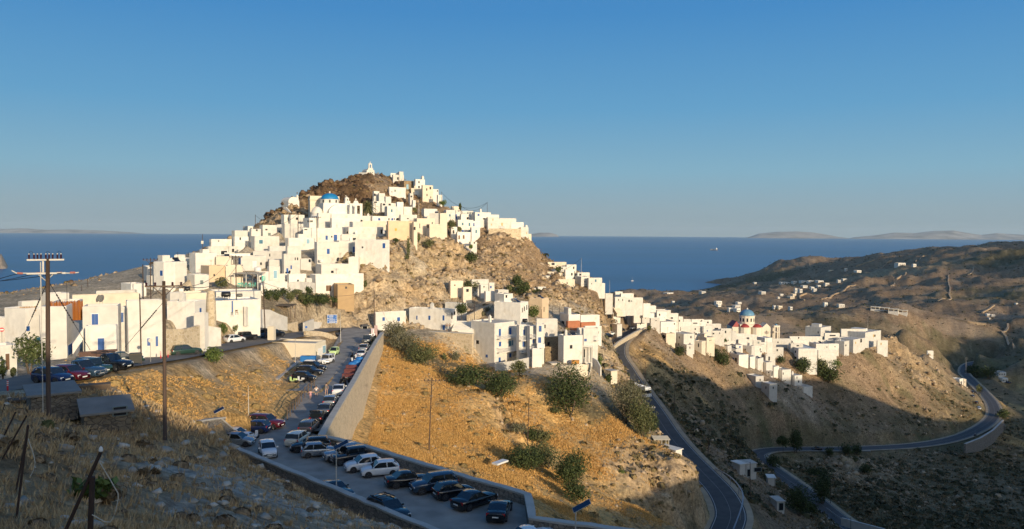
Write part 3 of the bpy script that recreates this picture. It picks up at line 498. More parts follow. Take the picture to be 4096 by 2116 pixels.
# ================================================================ terrain
# control points of the lie of the land: x y (2576-px picture) distance cover
CP = '''
0 1331 14 e;140 1300 15 e;0 1100 22 e;60 1030 45 e;0 1010 44 e;130 1060 51 e;300 1331 18 e;300 1200 30 e;430 1075 56 e;600 1331 23 k;600 1230 37 k;550 1140 66 e
560 1122 84 e;485 1085 66 e;800 1331 32 k;700 1240 50 k;700 1202 76.6 e;800 1260 71.6 k;900 1305 67.3 k;900 1331 45 k;970 1338 64.3 e;620 1160 80.5 e;450 1200 33 k;200 1130 36 e;330 1120 48 e
0 985 66 p;70 975 71 p;130 972 71 p;250 925 88 p;330 906 97 p;300 945 80 g;380 925 88 g;420 897 107 p;100 930 88 p;200 898 100 p;100 1020 60 e;270 1080 55.5 e;170 1036 56 e;100 1036 56 e;225 1040 57 e;320 1092 55 e;240 985 66 e
470 888 119 p;560 872 134 p;640 856 150 p;700 848 160 p;770 836 178 p;850 828 194 p
350 935 88 g;400 1000 72 g;500 955 99 g;600 950 113 g;700 965 121 g;600 1030 94 g;690 1030 105 g;500 1035 84 g;450 1062 64 e;640 1060 98 g;560 905 124 g;660 880 138 g;330 1010 63 e
320 735 135 p;420 720 150 p;200 760 128 p;60 790 118 p;480 690 172 p;560 700 176 p;640 740 180 e;560 800 162 g;640 812 158 g;700 820 165 g;740 800 178 v;600 830 150 g
540 640 205 p;620 610 222 p;700 580 240 p;760 570 252 p;650 700 195 p;760 690 208 p;800 650 222 p;900 560 262 p
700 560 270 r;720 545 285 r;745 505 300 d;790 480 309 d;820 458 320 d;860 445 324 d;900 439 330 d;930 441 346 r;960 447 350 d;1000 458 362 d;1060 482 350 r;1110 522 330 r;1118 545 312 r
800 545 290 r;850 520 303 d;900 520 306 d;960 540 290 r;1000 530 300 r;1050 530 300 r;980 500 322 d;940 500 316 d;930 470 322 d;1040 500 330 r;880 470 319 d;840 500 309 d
960 604 236 r;1060 596 246 r;1150 615 254 r;1120 650 246 r;1050 650 236 r;980 660 226 r;920 636 226 r;890 690 216 r;870 740 209 r;960 720 214 r;1060 720 224 r;1140 700 236 r;1180 690 244 r;1170 735 232 r
880 795 204 r;960 795 206 r;1080 775 218 r;1000 835 199 p;1080 830 201 p;1150 830 200 p;900 825 200 p;860 800 203 r;830 780 200 r
1215 592 286 r;1270 590 292 r;1330 592 300 r;1350 620 299 r;1370 665 290 r;1300 640 280 r;1230 650 274 r;1220 700 258 r;1300 700 262 r;1360 710 268 r;1200 750 240 r;1290 745 248 r;1160 560 300 r;1250 560 305 r;1360 735 258 r
1180 780 226 g;1240 800 212 p;1300 770 235 g;1340 790 225 g;1400 740 252 r;1400 680 285 r;1460 690 300 r;1510 715 310 r;1450 730 275 r;1500 760 270 r;1540 790 280 r;1420 790 238 p;1500 800 255 p;1520 735 315 r
1050 832 202 p;1090 880 190 g;1150 925 184 v;1200 965 175 v;1000 905 176 v;1040 870 186 v;1190 915 195 g;1370 918 196 g;1280 930 190 g;1420 905 205 p;1480 895 212 p;1330 960 172 g;1440 990 172 v;1480 930 200 g;1540 960 198 v
1530 1050 170 v;1640 1112 179 r;1520 902 208 r;1560 945 206 r;1600 1020 196 v;1630 1080 186 v
960 846 186 g;1010 880 178 g;1060 930 166 g;1000 1000 151 g;1120 985 156 g;1180 1000 152 g;1260 1010 153 r;1080 1132 118 g;950 1100 121 g;905 1052 134 g;950 950 158 g;1000 1090 128 g;890 1112 117 g
1150 1185 111 g;1250 1150 126 g;1200 1060 142 g;1320 1130 148 g;1400 1070 164 g;1330 1012 164 g;1420 1250 115 g;1330 1250 101 g;1400 1320 93 g;1500 1150 150 g;1620 1180 151 r;1600 1270 126 g;1520 1320 106 g;1700 1200 153 r;1790 1182 160 r;1790 1300 134 r;1700 1325 119 e;1560 1090 165 g
1250 1230 105 g;1240 1262 92 g;1340 1300 84 g;1360 1400 70 e;1600 1420 90 e
1545 872 300 p;1600 832 335 p;1560 855 311 g;1650 885 306 g;1700 960 287 v;1800 1000 310 v;1900 1000 345 v;1850 1100 280 v;1750 1100 227 b;2000 1050 348 v;2100 1000 398 v;2100 1105 350 v;2250 1000 432 v;2250 1098 372 r;2400 1065 418 r;2300 930 484 r;2400 965 522 r;2200 872 482 r;2250 842 500 r;2330 885 545 r;2420 935 598 b;2380 1010 460 v;1620 900 292 g;1700 1040 243 v;1800 920 350 v
1870 1230 196 v;1900 1331 180 b;1950 1290 202 b;1990 1331 196 b;1880 1180 226 b;2200 1260 255 v;2300 1200 310 v;2450 1150 352 v;2300 1331 238 v;2560 1331 255 v;2560 1200 345 v;2550 1100 420 g;2560 1020 520 g;2540 980 580 g;2200 1340 232 v;2000 1180 284 v;2120 1150 320 r;2450 1450 200 v;2000 1450 160 e;1700 1480 105 e
1540 772 330 p;1620 802 330 p;1700 832 360 p;1780 852 380 p;1880 852 420 p;1960 862 425 p;2050 872 440 p;2150 872 468 p;1660 862 330 p;1730 885 336 g;1850 915 360 p;1950 955 366 p;2010 975 372 p;1560 800 322 p;1600 740 380 b;2060 920 415 v;2120 900 445 r;2160 940 455 r
1560 730 1750 b;1620 731 1900 b;1690 745 1800 b;1600 770 900 b;1660 800 760 b;1720 770 1250 b;1790 738 1400 b;1850 736 1450 b;1930 745 1350 b;1990 742 1200 b;2040 770 1100 b;1850 775 1180 b;1900 800 950 b;1760 800 900 b;1980 800 880 b;2100 790 860 b;2200 785 800 b;2280 790 780 b;2100 830 700 v;2250 830 640 v;2350 850 640 b
1990 830 700 b;2400 800 800 b;2500 780 900 b;2560 740 1050 v;2300 700 1300 b;2400 690 1350 b;2450 710 1200 b;2200 740 1200 b;2150 690 1900 b;2200 655 2050 b;2330 650 1700 b;2280 680 1500 r
2240 636 2300 b;2180 650 2400 b;2130 655 2500 b;2330 640 2100 b;2400 630 1950 b;2480 613 1800 b;2530 616 1750 b;2576 604 2100 b;2576 640 1500 v;2500 660 1450 v;2030 646 2950 b;1960 655 3050 b;1900 682 3150 b;1830 697 3250 b;1760 712 3300 b;1742 718 3320 b;2100 655 2800 b;2080 680 2400 b;1950 700 2650 v;1850 722 2650 v;1740 737 2550 v;1700 741 2450 b;1800 745 2000 v;2000 730 1900 v;2100 715 1800 v
2450 870 660 v;2550 840 700 b;2576 900 600 b;2500 940 580 v;2450 920 600 b
700 578 312 b;660 594 312 b;620 608 312 b;560 632 302 b;500 660 292 b;430 695 272 b;730 560 325 b;760 525 345 b;800 490 362 b;830 475 350 b;880 450 375 b;960 458 385 b;1040 490 375 b;1110 530 350 b;1300 600 330 b;0 758 1500 b;0 749 2300 b;100 731 2550 b;200 714 2880 b;300 703 2750 b;360 699 2500 b;100 775 1100 b;250 725 1500 b;60 800 500 b;200 760 600 b;300 725 800 b;400 705 900 b;0 830 300 b
'''
CPW = [ # hidden ground, world x y z cover
 (0, 0, -1.7, 'e'), (-6, 4, -2.6, 'e'), (8, 6, -4.5, 'e'), (0, 9, -4.4, 'e'), (20, 20, -12, 'e'), (30, 45, -24, 'e'), (45, 70, -38, 'e'), (14, 30, -16, 'e'), (60, 100, -55, 'e'), (90, 130, -66, 'e'), (60, 30, -28, 'e'), (110, 60, -52, 'e'), (150, 130, -75, 'e'),
 (-40, -10, 0, 'e'), (40, -30, -4, 'e'), (-60, 30, -4, 'e'), (-90, 60, -8, 'p'), (-110, 100, -14, 'p'),
 (0, 480, -60, 'b'), (-150, 450, -70, 'b'), (-60, 420, -30, 'b'), (-250, 350, -75, 'b'), (-60, 520, -90, 'b'), (60, 420, -60, 'b'), (100, 480, -90, 'b'), (-150, 300, -30, 'b'), (-130, 250, -20, 'b'), (-200, 250, -45, 'b'), (-40, 700, -150, 'b'), (100, 700, -140, 'b'), (-300, 700, -150, 'b'), (0, 1100, -205, 'b'), (-600, 1000, -150, 'b'), (-250, 1500, -215, 'b'), (100, 1500, -208, 'b'),
 (30, 360, -40, 'b'), (60, 350, -48, 'b'), (140, 520, -95, 'b'), (230, 590, -112, 'b'), (160, 580, -108, 'b'), (90, 600, -110, 'b'), (300, 640, -116, 'b'), 
 (430, 330, -120, 'v'), (500, 500, -125, 'b'), (700, 700, -100, 'b'), (900, 900, -60, 'v'), (1000, 700, 0, 'v'), (300, 250, -85, 'v'),
 (-1500, 800, -150, 'b'), (-1200, 300, -80, 'b'), (-600, 300, -50, 'b'), (-2400, 1500, -205, 'b'),
]
for rr, lo, hi in ((4200, -90, 30), (5500, -110, 60), (7500, -180, 180), (3600, -40, 20), (3200, -10, 14), (2500, -16, 4), (3100, -44, -26)):
    for a in range(lo, hi+1, 8): CPW.append((rr*math.sin(math.radians(a)), rr*math.cos(math.radians(a)), -232, 'b'))
for a, rr in ((40, 2600), (50, 2200), (70, 2500), (36, 3600)): CPW.append((rr*math.sin(math.radians(a)), rr*math.cos(math.radians(a)), -20 if rr < 3000 else -120, 'b'))
COV = 'gekrpvbd'  # d is dark summit rock with its black shade put into the colour
pts = []; cov = []
for t in CP.replace('\n', ';').split(';'):
    t = t.split()
    if len(t) == 4:
        p = atD(float(t[0]), float(t[1]), float(t[2])); pts.append(tuple(p)); cov.append(COV.index(t[3]))  # valley covers are scrub and brown, picked darker to deepen its shade
NCP = len(pts)
for ln in HOUSES.strip().split('\n'):
    q = ln.split('|'); u0, uc, u1, vt, vb, Yd = map(float, q[1].split())
    a0, v1 = px(q[0], u0, vb); ac, _ = px(q[0], uc, vb); a1, _ = px(q[0], u1, vb); th_ = [float(e[3:]) for e in q if e.startswith('th=')]
    P_, t_, dR_, dL_, la_, lb_ = cornerframe(a0, ac, a1, v1, Yd, th_[0] if th_ else autoth(u0, uc, u1))
    la_ = min(max(la_, 2), 14) if u1 != uc else 5; lb_ = min(max(lb_, 2), 14) if u0 != uc else 5
    c_ = 'k' if 'stone' in q[2] else 'p' if Yd < 260 else 'b'  # pads farther off darker brown, deepening the valley's shade by colour
    for qq in (P_, P_+dR_*la_*.55+dL_*lb_*.55):
        pts.append((qq.x, qq.y, qq.z-.9)); cov.append(COV.index(c_))
NHP = len(pts)
for x, y, z, c in CPW: pts.append((x, y, z)); cov.append(COV.index(c))
# ---- roads: picture points with distance; heights come out of them
def cat_rom(P, step=2.5):
    P = [np.array(p, float) for p in P]; P = [2*P[0]-P[1]] + P + [2*P[-1]-P[-2]]; out = []
    for i in range(1, len(P)-2):
        n = max(2, int(np.linalg.norm(P[i+1]-P[i])/step))
        for k in range(n):
            t = k/n
            out.append(.5*((2*P[i]) + (-P[i-1]+P[i+1])*t + (2*P[i-1]-5*P[i]+4*P[i+1]-P[i+2])*t*t + (-P[i-1]+3*P[i]-3*P[i+1]+P[i+2])*t**3))
    out.append(P[-2]); return np.array(out)
LOT = -24.0
def rd(s): return [tuple(atD(*map(float, t.split()))) for t in s.split(';')]
main_pts = [tuple(on_z(x*K, y*K, LOT)) for x, y in ((760, 1085), (795, 1035), (822, 985), (845, 940), (868, 895), (884, 862))] + [tuple(on_z(892*K, 842*K, -23.6)), tuple(on_z(905*K, 826*K, -23.4)), tuple(atD(960, 832, 197))]
branch_pts = [tuple(on_z(893*K, 843*K, -23.7)), tuple(atD(846, 828, 194)), tuple(atD(775, 837, 177)), tuple(atD(700, 850, 160)), tuple(atD(640, 860, 148)), tuple(atD(560, 874, 133)), tuple(atD(470, 890, 118)), tuple(atD(405, 902, 106)), tuple(atD(310, 915, 95)), tuple(atD(200, 932, 86)), tuple(atD(60, 962, 76)), tuple(atD(-120, 985, 70))]
valley_pts = rd('1660 815 352;1600 832 335;1560 858 312;1552 890 292;1572 925 278;1600 970 260;1642 1030 237;1681 1090 216;1722 1140 199;1770 1190 185;1816 1240 173;1838 1290 163;1828 1331 155;1795 1400 144;1740 1480 134')
lower_pts = rd('2350 1480 180;2200 1370 214;2105 1300 238;2033 1243 258;1965 1195 277;1915 1160 293;1903 1146 303;1916 1136 315;1945 1131 326;2000 1129 336;2150 1128 357;2300 1120 380;2400 1103 405;2468 1075 434;2500 1045 468;2496 1015 503;2472 985 548;2445 958 592;2425 935 635;2440 915 690;2500 905 720')
ROADS = {'main': (cat_rom(main_pts), 3.6), 'branch': (cat_rom(branch_pts), 3.5), 'valley': (cat_rom(valley_pts), 3.3), 'lower': (cat_rom(lower_pts), 3.3)}
for nm in ('valley', 'lower', 'branch'):
    for q in ROADS[nm][0][::5]: pts.append((q[0], q[1], q[2]-.3)); cov.append(5 if nm != 'branch' else 1)  # valley verges take the dark scrub cover, shade put into the colour
PT = np.array(pts); CV = np.array(cov); LAM = np.full(len(PT), .5); LAM[NCP:NHP] = 2.5
def _solve():
    n = len(PT); d = np.sqrt(((PT[:, None, :2]-PT[None, :, :2])**2).sum(-1))
    A = np.zeros((n+3, n+3)); A[:n, :n] = -d; A[:n, :n] += np.diag(LAM)
    A[:n, n] = 1; A[:n, n+1] = PT[:, 0]/1000; A[:n, n+2] = PT[:, 1]/1000; A[n:, :n] = A[:n, n:].T
    return np.linalg.solve(A, np.concatenate([PT[:, 2], [0, 0, 0]]))
RW = _solve(); PX32 = PT[None, :, 0].astype(np.float32); PY32 = PT[None, :, 1].astype(np.float32); RW32 = RW[:len(PT)].astype(np.float32)
def base_h(X, Y, chunk=40000):
    X = np.asarray(X, float); Y = np.asarray(Y, float); out = np.empty(X.shape); n = len(PT)
    for i in range(0, len(X), chunk):
        x = X[i:i+chunk]; y = Y[i:i+chunk]
        d = x.astype(np.float32)[:, None]-PX32; d *= d; e = y.astype(np.float32)[:, None]-PY32; e *= e; d += e; np.sqrt(d, out=d)
        out[i:i+chunk] = -(d@RW32) + RW[n] + RW[n+1]*x/1000 + RW[n+2]*y/1000
    return out
lot_pix = [(556, 1119), (735, 1062), (800, 1096), (880, 1113), (1320, 1250)]
LOTP = [tuple(on_z(x*K, y*K, LOT))[:2] for x, y in lot_pix] + [(1.4, 63.8), (12, 60), (26, 52), (38, 40), (30, 28), (14, 42), (3, 51.9)]
def poly_dist(X, Y, poly):
    """signed distance, negative inside"""
    ins = np.zeros(X.shape, bool); dm = np.full(X.shape, 1e9); n = len(poly)
    for i in range(n):
        x0, y0 = poly[i]; x1, y1 = poly[(i+1) % n]
        if abs(y1-y0) > 1e-9:
            c = ((y0 > Y) != (y1 > Y)) & (X < (x1-x0)*(Y-y0)/(y1-y0)+x0); ins ^= c
        t = np.clip(((X-x0)*(x1-x0)+(Y-y0)*(y1-y0))/((x1-x0)**2+(y1-y0)**2), 0, 1)
        dm = np.minimum(dm, np.hypot(X-x0-t*(x1-x0), Y-y0-t*(y1-y0)))
    return np.where(ins, -dm, dm)
def path_dist(X, Y, P):
    dm = np.full(X.shape, 1e9); zz = np.zeros(X.shape)
    for i in range(len(P)-1):
        (x0, y0, z0), (x1, y1, z1) = P[i], P[i+1]
        t = np.clip(((X-x0)*(x1-x0)+(Y-y0)*(y1-y0))/((x1-x0)**2+(y1-y0)**2+1e-9), 0, 1)
        d = np.hypot(X-x0-t*(x1-x0), Y-y0-t*(y1-y0)); m = d < dm
        dm = np.where(m, d, dm); zz = np.where(m, z0+t*(z1-z0), zz)
    return dm, zz
# ---- crest of the hill behind the camera, from where the evening shadow lies in the picture
Sx, Sy = math.sin(SUN_AZ), -math.cos(SUN_AZ); TE = math.tan(SUN_EL)
TERM = '40 925 92;130 945 86;260 965 80;340 1005 64;440 1055 62;560 1062 94;690 1062 103;760 1052 100;840 1095 100;900 1115 117;1100 1180 113;1290 1225 108;1400 1250 113;1480 1270 112;1560 1255 125;1640 1275 128;1690 1230 142;1740 1185 156;1790 1190 160;1640 885 300;1750 930 292;1860 925 312;2000 962 302;2060 935 345;2140 945 392;2200 985 400;2290 1020 405;2400 1052 410;2455 1052 440;2530 1030 500'
_t = np.array([tuple(atD(*map(float, s.split()))) for s in TERM.split(';')])
_w = _t[:, 0]*(-Sy) + _t[:, 1]*Sx; _s = _t[:, 0]*Sx + _t[:, 1]*Sy; _H = _t[:, 2] - _s*TE
_o = np.argsort(_w); TW, TH = _w[_o], _H[_o]
TERM2 = '2500 885 600;2500 862 680;2480 788 870;2560 750 1020;2445 735 1150;2445 690 1320;2410 650 1550;2350 643 1900;2240 692 1950;2100 698 2150;1950 702 2600;1850 710 2800'
_t2 = np.array([tuple(atD(*map(float, s.split()))) for s in TERM2.split(';')]); _w2 = _t2[:, 0]*(-Sy)+_t2[:, 1]*Sx; _H2 = _t2[:, 2]-(_t2[:, 0]*Sx+_t2[:, 1]*Sy)*TE; _H2 = _H2+np.where(_w2 > 1700, 26, 0); _o2 = np.argsort(_w2)
TWS = np.concatenate([[-400, -150], TW, _w2[_o2], [3200]]); THS = np.concatenate([[0, 0], TH, _H2[_o2], [150]])
SCREST = 48.0
def crest_h(X, Y):
    w = X*(-Sy) + Y*Sx; s = X*Sx + Y*Sy
    H = np.interp(w, TWS, THS)
    d = s - SCREST - np.clip(w-250, 0, 900)*.30
    sl = np.where(d < 0, .62, .12)
    return H + (s-d)*TE - np.sqrt(d*d*sl*sl + .2) - np.clip(np.abs(w)-2600, 0, 1e9)*.3
_d = lambda c, x, y, Y, r: (lambda p: (p.x, p.y, r, p.z-.1))(at(*px(c, x, y), Y))
DIPS = [_d('W', 585, 935, 58, 4.5), _d('W', 1150, 1120, 57, 5.0)]   # ground levelled round the two huts: x, y, radius, z
def full_h(X, Y):
    X = np.asarray(X, float); Y = np.asarray(Y, float)
    h = base_h(X, Y); h = np.maximum(h, crest_h(X, Y)); R = np.hypot(X, Y)
    fm = R > 520
    if fm.any():
        x, y = X[fm], Y[fm]; o = x*0; f1 = fbm(x, y, o, 160, 5, 40, True); f2 = fbm(x, y, o, 45, 4, 44); f3 = fbm(x, y, o, 70, 4, 49, True)
        h[fm] += np.clip((R[fm]-520)/250, 0, 1)*((f1-.3)*13+f2*6+(f3-.3)*5)*np.clip((h[fm]+203)/8, 0, 1)
    calm = np.zeros(X.shape); near = R < 900
    xs, ys = X[near], Y[near]; hn = h[near]; cm = np.zeros(xs.shape)
    for nm, (P, hw) in ROADS.items():
        d, z = path_dist(xs, ys, P)
        sh = 2.6 if nm in ('main', 'branch') else 5.0
        if nm == 'main':
            # the retaining wall stands right of it: the ground there stays low
            t = np.clip((d-hw)/1.6, 0, 1); k = np.where(d < hw+.2, 1, 0); hn = np.where(d < hw+.4, np.minimum(hn, z-.35), hn)
            left = (xs < np.interp(ys, P[:, 1], P[:, 0])); bl = np.clip((d-hw)/sh, 0, 1)
            hn = np.where(left & (d < hw+sh), (z-.3)*(1-bl)+hn*bl, hn)
        else:
            b = np.clip((d-hw-.4)/sh, 0, 1); b = b*b*(3-2*b); hn = (z-.3)*(1-b)+hn*b
        cm = np.maximum(cm, np.clip(1-(d-hw)/4.0, 0, 1))
    dl = poly_dist(xs, ys, LOTP)
    hn = np.where(dl < .6, np.minimum(hn, LOT-.5), hn); cm = np.maximum(cm, np.clip(1-dl/2.5, 0, 1))
    dj = poly_dist(xs, ys, JUNC); b = np.clip(dj/3, 0, 1); hn = np.where(dj < 3, (-23.9)*(1-b)+hn*b, hn)
    for x_, y_, r_, z_ in DIPS:
        dd = np.hypot(xs-x_, ys-y_); b = np.clip((dd-r_)/(r_*.9), 0, 1); hn = np.where(dd < r_*1.9, z_*(1-b)+hn*b, hn)
    h[near] = hn; calm[near] = cm
    return h, calm
JUNC = [tuple(on_z(x*K, y*K, -23.9))[:2] for x, y in ((700, 980), (755, 905), (835, 900), (868, 850), (888, 836), (900, 850), (880, 885), (850, 930), (800, 985))]
def atv(u, v, Y):
    """the point at distance Y, or nearer where the land would cover it"""
    p = at(u, v, Y); q = hit(u, v, 40); return q if q is not None and 0 < Y-q.y < 25 else p
def ground(x, y): return float(full_h(np.array([x]), np.array([y]))[0][0])
_rs = np.geomspace(10, 6000, 900)
def hit(u, v, lo=10, hi=6000):
    """first point where the picture ray through (u,v) meets the land"""
    d = ray(u, v); k = 1/math.hypot(d.x, d.y); r = np.geomspace(lo, hi, 700)
    h = full_h(d.x*k*r, d.y*k*r)[0] - d.z*k*r
    i = np.argmax(h > 0)
    if h[i] <= 0: return None
    a = r[max(0, i-1)]; b = r[i]; t = 0 if i == 0 else -h[i-1]/(h[i]-h[i-1]+1e-9)
    rr = a+(b-a)*min(1, max(0, t)); p = d*(k*rr); return p
PAL = np.array([(.64, .40, .155), (.42, .285, .155), (.54, .42, .285), (.34, .235, .13), (.46, .38, .27), (.15, .125, .068), (.30, .205, .125), (.075, .046, .027)])  # last entry: dark summit rock, shade darkening included
def cover_w(X, Y, Z, chunk=40000):
    out = np.empty((len(X), 8))
    for i in range(0, len(X), chunk):
        x = X[i:i+chunk]; y = Y[i:i+chunk]; r = np.hypot(x, y)
        n1 = fbm(x, y, Z[i:i+chunk], 9.0, 3, 91); n2 = fbm(x, y, Z[i:i+chunk], 9.0, 3, 57)
        k = np.clip(r*.03, .8, 40)
        d = ((x+n1*k*2)[:, None]-PT[None, :, 0])**2 + ((y+n2*k*2)[:, None]-PT[None, :, 1])**2
        w = 1/(d+(.02*r[:, None])**2+.3)**2
        for c in range(8): out[i:i+chunk, c] = w[:, CV == c].sum(1)
        out[i:i+chunk] /= out[i:i+chunk].sum(1, keepdims=True)
    return out
def build_terrain():
    az = np.radians(np.concatenate([np.arange(-180, -60, 3), np.arange(-60, -37, .8), np.arange(-37, 37.01, .105), np.arange(37.8, 60, .8), np.arange(60, 180, 3)]))
    rr = [1.2]
    while rr[-1] < 7000:
        r = rr[-1]; rr.append(r*(1.05 if r < 12 else 1.014 if r < 60 else 1.0045 if r < 165 else 1.0029 if r < 330 else 1.0045 if r < 560 else 1.013))
    rr = np.array(rr); nA, nR = len(az), len(rr)
    A, Rg = np.meshgrid(az, rr); X = (Rg*np.sin(A)).ravel(); Y = (Rg*np.cos(A)).ravel()
    h, calm = full_h(X, Y); R = Rg.ravel()
    W = cover_w(X, Y, h)
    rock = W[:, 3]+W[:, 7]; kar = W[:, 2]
    V = np.stack([X, Y, h], 1)
    # relief: crags on rock, hummocks elsewhere; scaled with distance so that it reads at every range
    a1 = fbm(X, Y, h*1.3, 14, 5, 3, True); a2 = fbm(X, Y, h, 3.2, 4, 5); a3 = fbm(X, Y, h, 34, 3, 8); ax = fbm(X, Y, h*.6, 7, 4, 21, True); ay = fbm(X, Y, h*.6, 5, 4, 33)
    act = (1-calm)*np.clip((R-6)/20, 0, 1)
    h = np.maximum(h, -226); V[:, 2] = h; near = np.clip(1-(R-520)/250, 0, 1)
    nz = np.zeros_like(R); G = np.stack([nz, nz, nz+1], 1)
    Vg = V.reshape(nR, nA, 3); du = np.zeros_like(Vg); du[:, 1:-1] = Vg[:, 2:]-Vg[:, :-2]; dv = np.zeros_like(Vg); dv[1:-1] = Vg[2:]-Vg[:-2]
    N = np.cross(du, dv).reshape(-1, 3); L = np.linalg.norm(N, axis=1, keepdims=True); N = np.where(L > 1e-9, N/np.maximum(L, 1e-9), G); N = np.where(N[:, 2:3] < 0, -N, N)
    r4 = fbm(X, Y, h*.45, 4.5, 3, 62, True); r2 = fbm(X, Y, h*.6, 1.9, 2, 63, True)
    disp = rock*near*np.where(R < 200, .55, 1)*((a1-.45)*3.7 + (ax-.3)*2.0 + (r4-.3)*2.3 + (r2-.3)*.9 + a2*.5) + kar*(a1*.35+a2*.3) + (1-rock)*near*(a2*.22+a3*.25)
    V += N*(disp*act)[:, None]
    V[:, 0] += rock*near*act*ay*.7
    far = np.clip((R-520)/250, 0, 1)
    # colour of soil, straw, rock and scrub; summit and valley tones include painted shade
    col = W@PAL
    s1 = fbm(X, Y, h, 5, 4, 70); s2 = fbm(X, Y, h, 26, 4, 73); s3 = fbm(X, Y, h, 1.7, 3, 77)
    col *= (1 + .30*s1 + .22*s2 + .25*s3)[:, None]
    rk = np.clip((a1*.5+r4*.5-.05)*1.6, 0, 1)*W[:, 3]
    col = col*(1-rk[:, None]*.35) + np.array([.54, .41, .26])*rk[:, None]*.35
    st = fbm(X*1.0, Y*1.0, h*.12, 2.2, 4, 66); col *= (1+.35*st*rock)[:, None]
    gr = np.clip((s2+.6*s1-.28)*3, 0, 1)*(W[:, 5]*.6+W[:, 6]*.15+W[:, 3]*.35+W[:, 1]*.25)
    col = col*(1-gr[:, None]) + np.array([.085, .10, .045])*gr[:, None]
    # far-off rock outcrops and terrace lines on the brown hills
    fo = np.clip((fbm(X, Y, h*0, 60, 4, 80)-.28)*4, 0, 1)*far; col = col*(1-.6*fo[:, None]) + np.array([.38, .29, .20])*.6*fo[:, None]
    tl = np.clip((np.abs(((h+4*s2)/7.0) % 1.0-.5)-.40)*12, 0, 1)*far*np.clip(s2*2+.5, 0, 1); col = col*(1-.35*tl[:, None]) + np.array([.5, .4, .26])*.35*tl[:, None]
    pale = np.clip((fbm(X, Y, h, 3.0, 4, 85)-.12)*3.5, 0, 1)*kar; col = col*(1-.75*pale[:, None]) + np.array([.58, .53, .46])*.75*pale[:, None]
    idx = np.arange(nR*nA).reshape(nR, nA); nx = np.roll(idx, -1, 1)
    Fq = np.stack([idx[:-1], nx[:-1], nx[1:], idx[1:]], -1).reshape(-1, 4)[:, ::-1]
    cap = len(V); V = np.concatenate([V, [[0, 0, V[0, 2]]]])
    me = npmesh('terrain', V, Fq, True)
    ca = me.color_attributes.new('cover', 'FLOAT_COLOR', 'POINT')
    rgba = np.ones((len(V), 4), np.float32); rgba[:-1, :3] = np.clip(col, .01, .8); rgba[-1, :3] = .15; rgba[:-1, 3] = rock
    ca.data.foreach_set('color', rgba.ravel())
    m, ns, ls, b = new_mat('hillside')
    at_ = nd(ns, 'ShaderNodeAttribute', attribute_name='cover'); geo = nd(ns, 'ShaderNodeNewGeometry')
    n1 = nd(ns, 'ShaderNodeTexNoise', i_Scale=1.6, i_Detail=8.0, i_Roughness=.7); ls.new(geo.outputs['Position'], n1.inputs['Vector'])
    n2 = nd(ns, 'ShaderNodeTexNoise', i_Scale=.22, i_Detail=8.0, i_Roughness=.7); ls.new(geo.outputs['Position'], n2.inputs['Vector'])
    r1 = nd(ns, 'ShaderNodeMapRange', i_From_Min=.3, i_From_Max=.7, i_To_Min=.35, i_To_Max=1.65); ls.new(n1.outputs[0], r1.inputs[0])
    r2 = nd(ns, 'ShaderNodeMapRange', i_From_Min=.3, i_From_Max=.7, i_To_Min=.7, i_To_Max=1.3); ls.new(n2.outputs[0], r2.inputs[0])
    mm = nd(ns, 'ShaderNodeMath', operation='MULTIPLY'); ls.new(r1.outputs[0], mm.inputs[0]); ls.new(r2.outputs[0], mm.inputs[1])
    sc = nd(ns, 'ShaderNodeVectorMath', operation='SCALE'); ls.new(at_.outputs['Color'], sc.inputs[0]); ls.new(mm.outputs[0], sc.inputs['Scale'])
    ls.new(sc.outputs[0], b.inputs['Base Color']); b.inputs['Roughness'].default_value = 1; b.inputs['Specular IOR Level'].default_value = .1
    vo = nd(ns, 'ShaderNodeTexNoise', i_Scale=.8, i_Detail=9.0, i_Roughness=.75); ls.new(geo.outputs['Position'], vo.inputs['Vector'])
    mpr = nd(ns, 'ShaderNodeMapping'); mpr.inputs['Scale'].default_value = (.55, .55, .16); mpr.inputs['Rotation'].default_value = (.25, .3, .5); ls.new(geo.outputs['Position'], mpr.inputs[0])
    vr = nd(ns, 'ShaderNodeTexNoise', noise_type='RIDGED_MULTIFRACTAL', i_Scale=1.0, i_Detail=7.0); ls.new(mpr.outputs[0], vr.inputs['Vector'])
    mh = nd(ns, 'ShaderNodeMix'); ls.new(at_.outputs['Alpha'], mh.inputs[0]); ls.new(vo.outputs[0], mh.inputs[2]); ls.new(vr.outputs[0], mh.inputs[3])
    bp = nd(ns, 'ShaderNodeBump', i_Strength=1.0, i_Distance=.7); ls.new(mh.outputs[0], bp.inputs['Height']); ls.new(bp.outputs[0], b.inputs['Normal'])
    o = link('terrain', me, m); tag(o, kind='structure'); return V[:-1], W, R, calm, N
TERR = build_terrain()
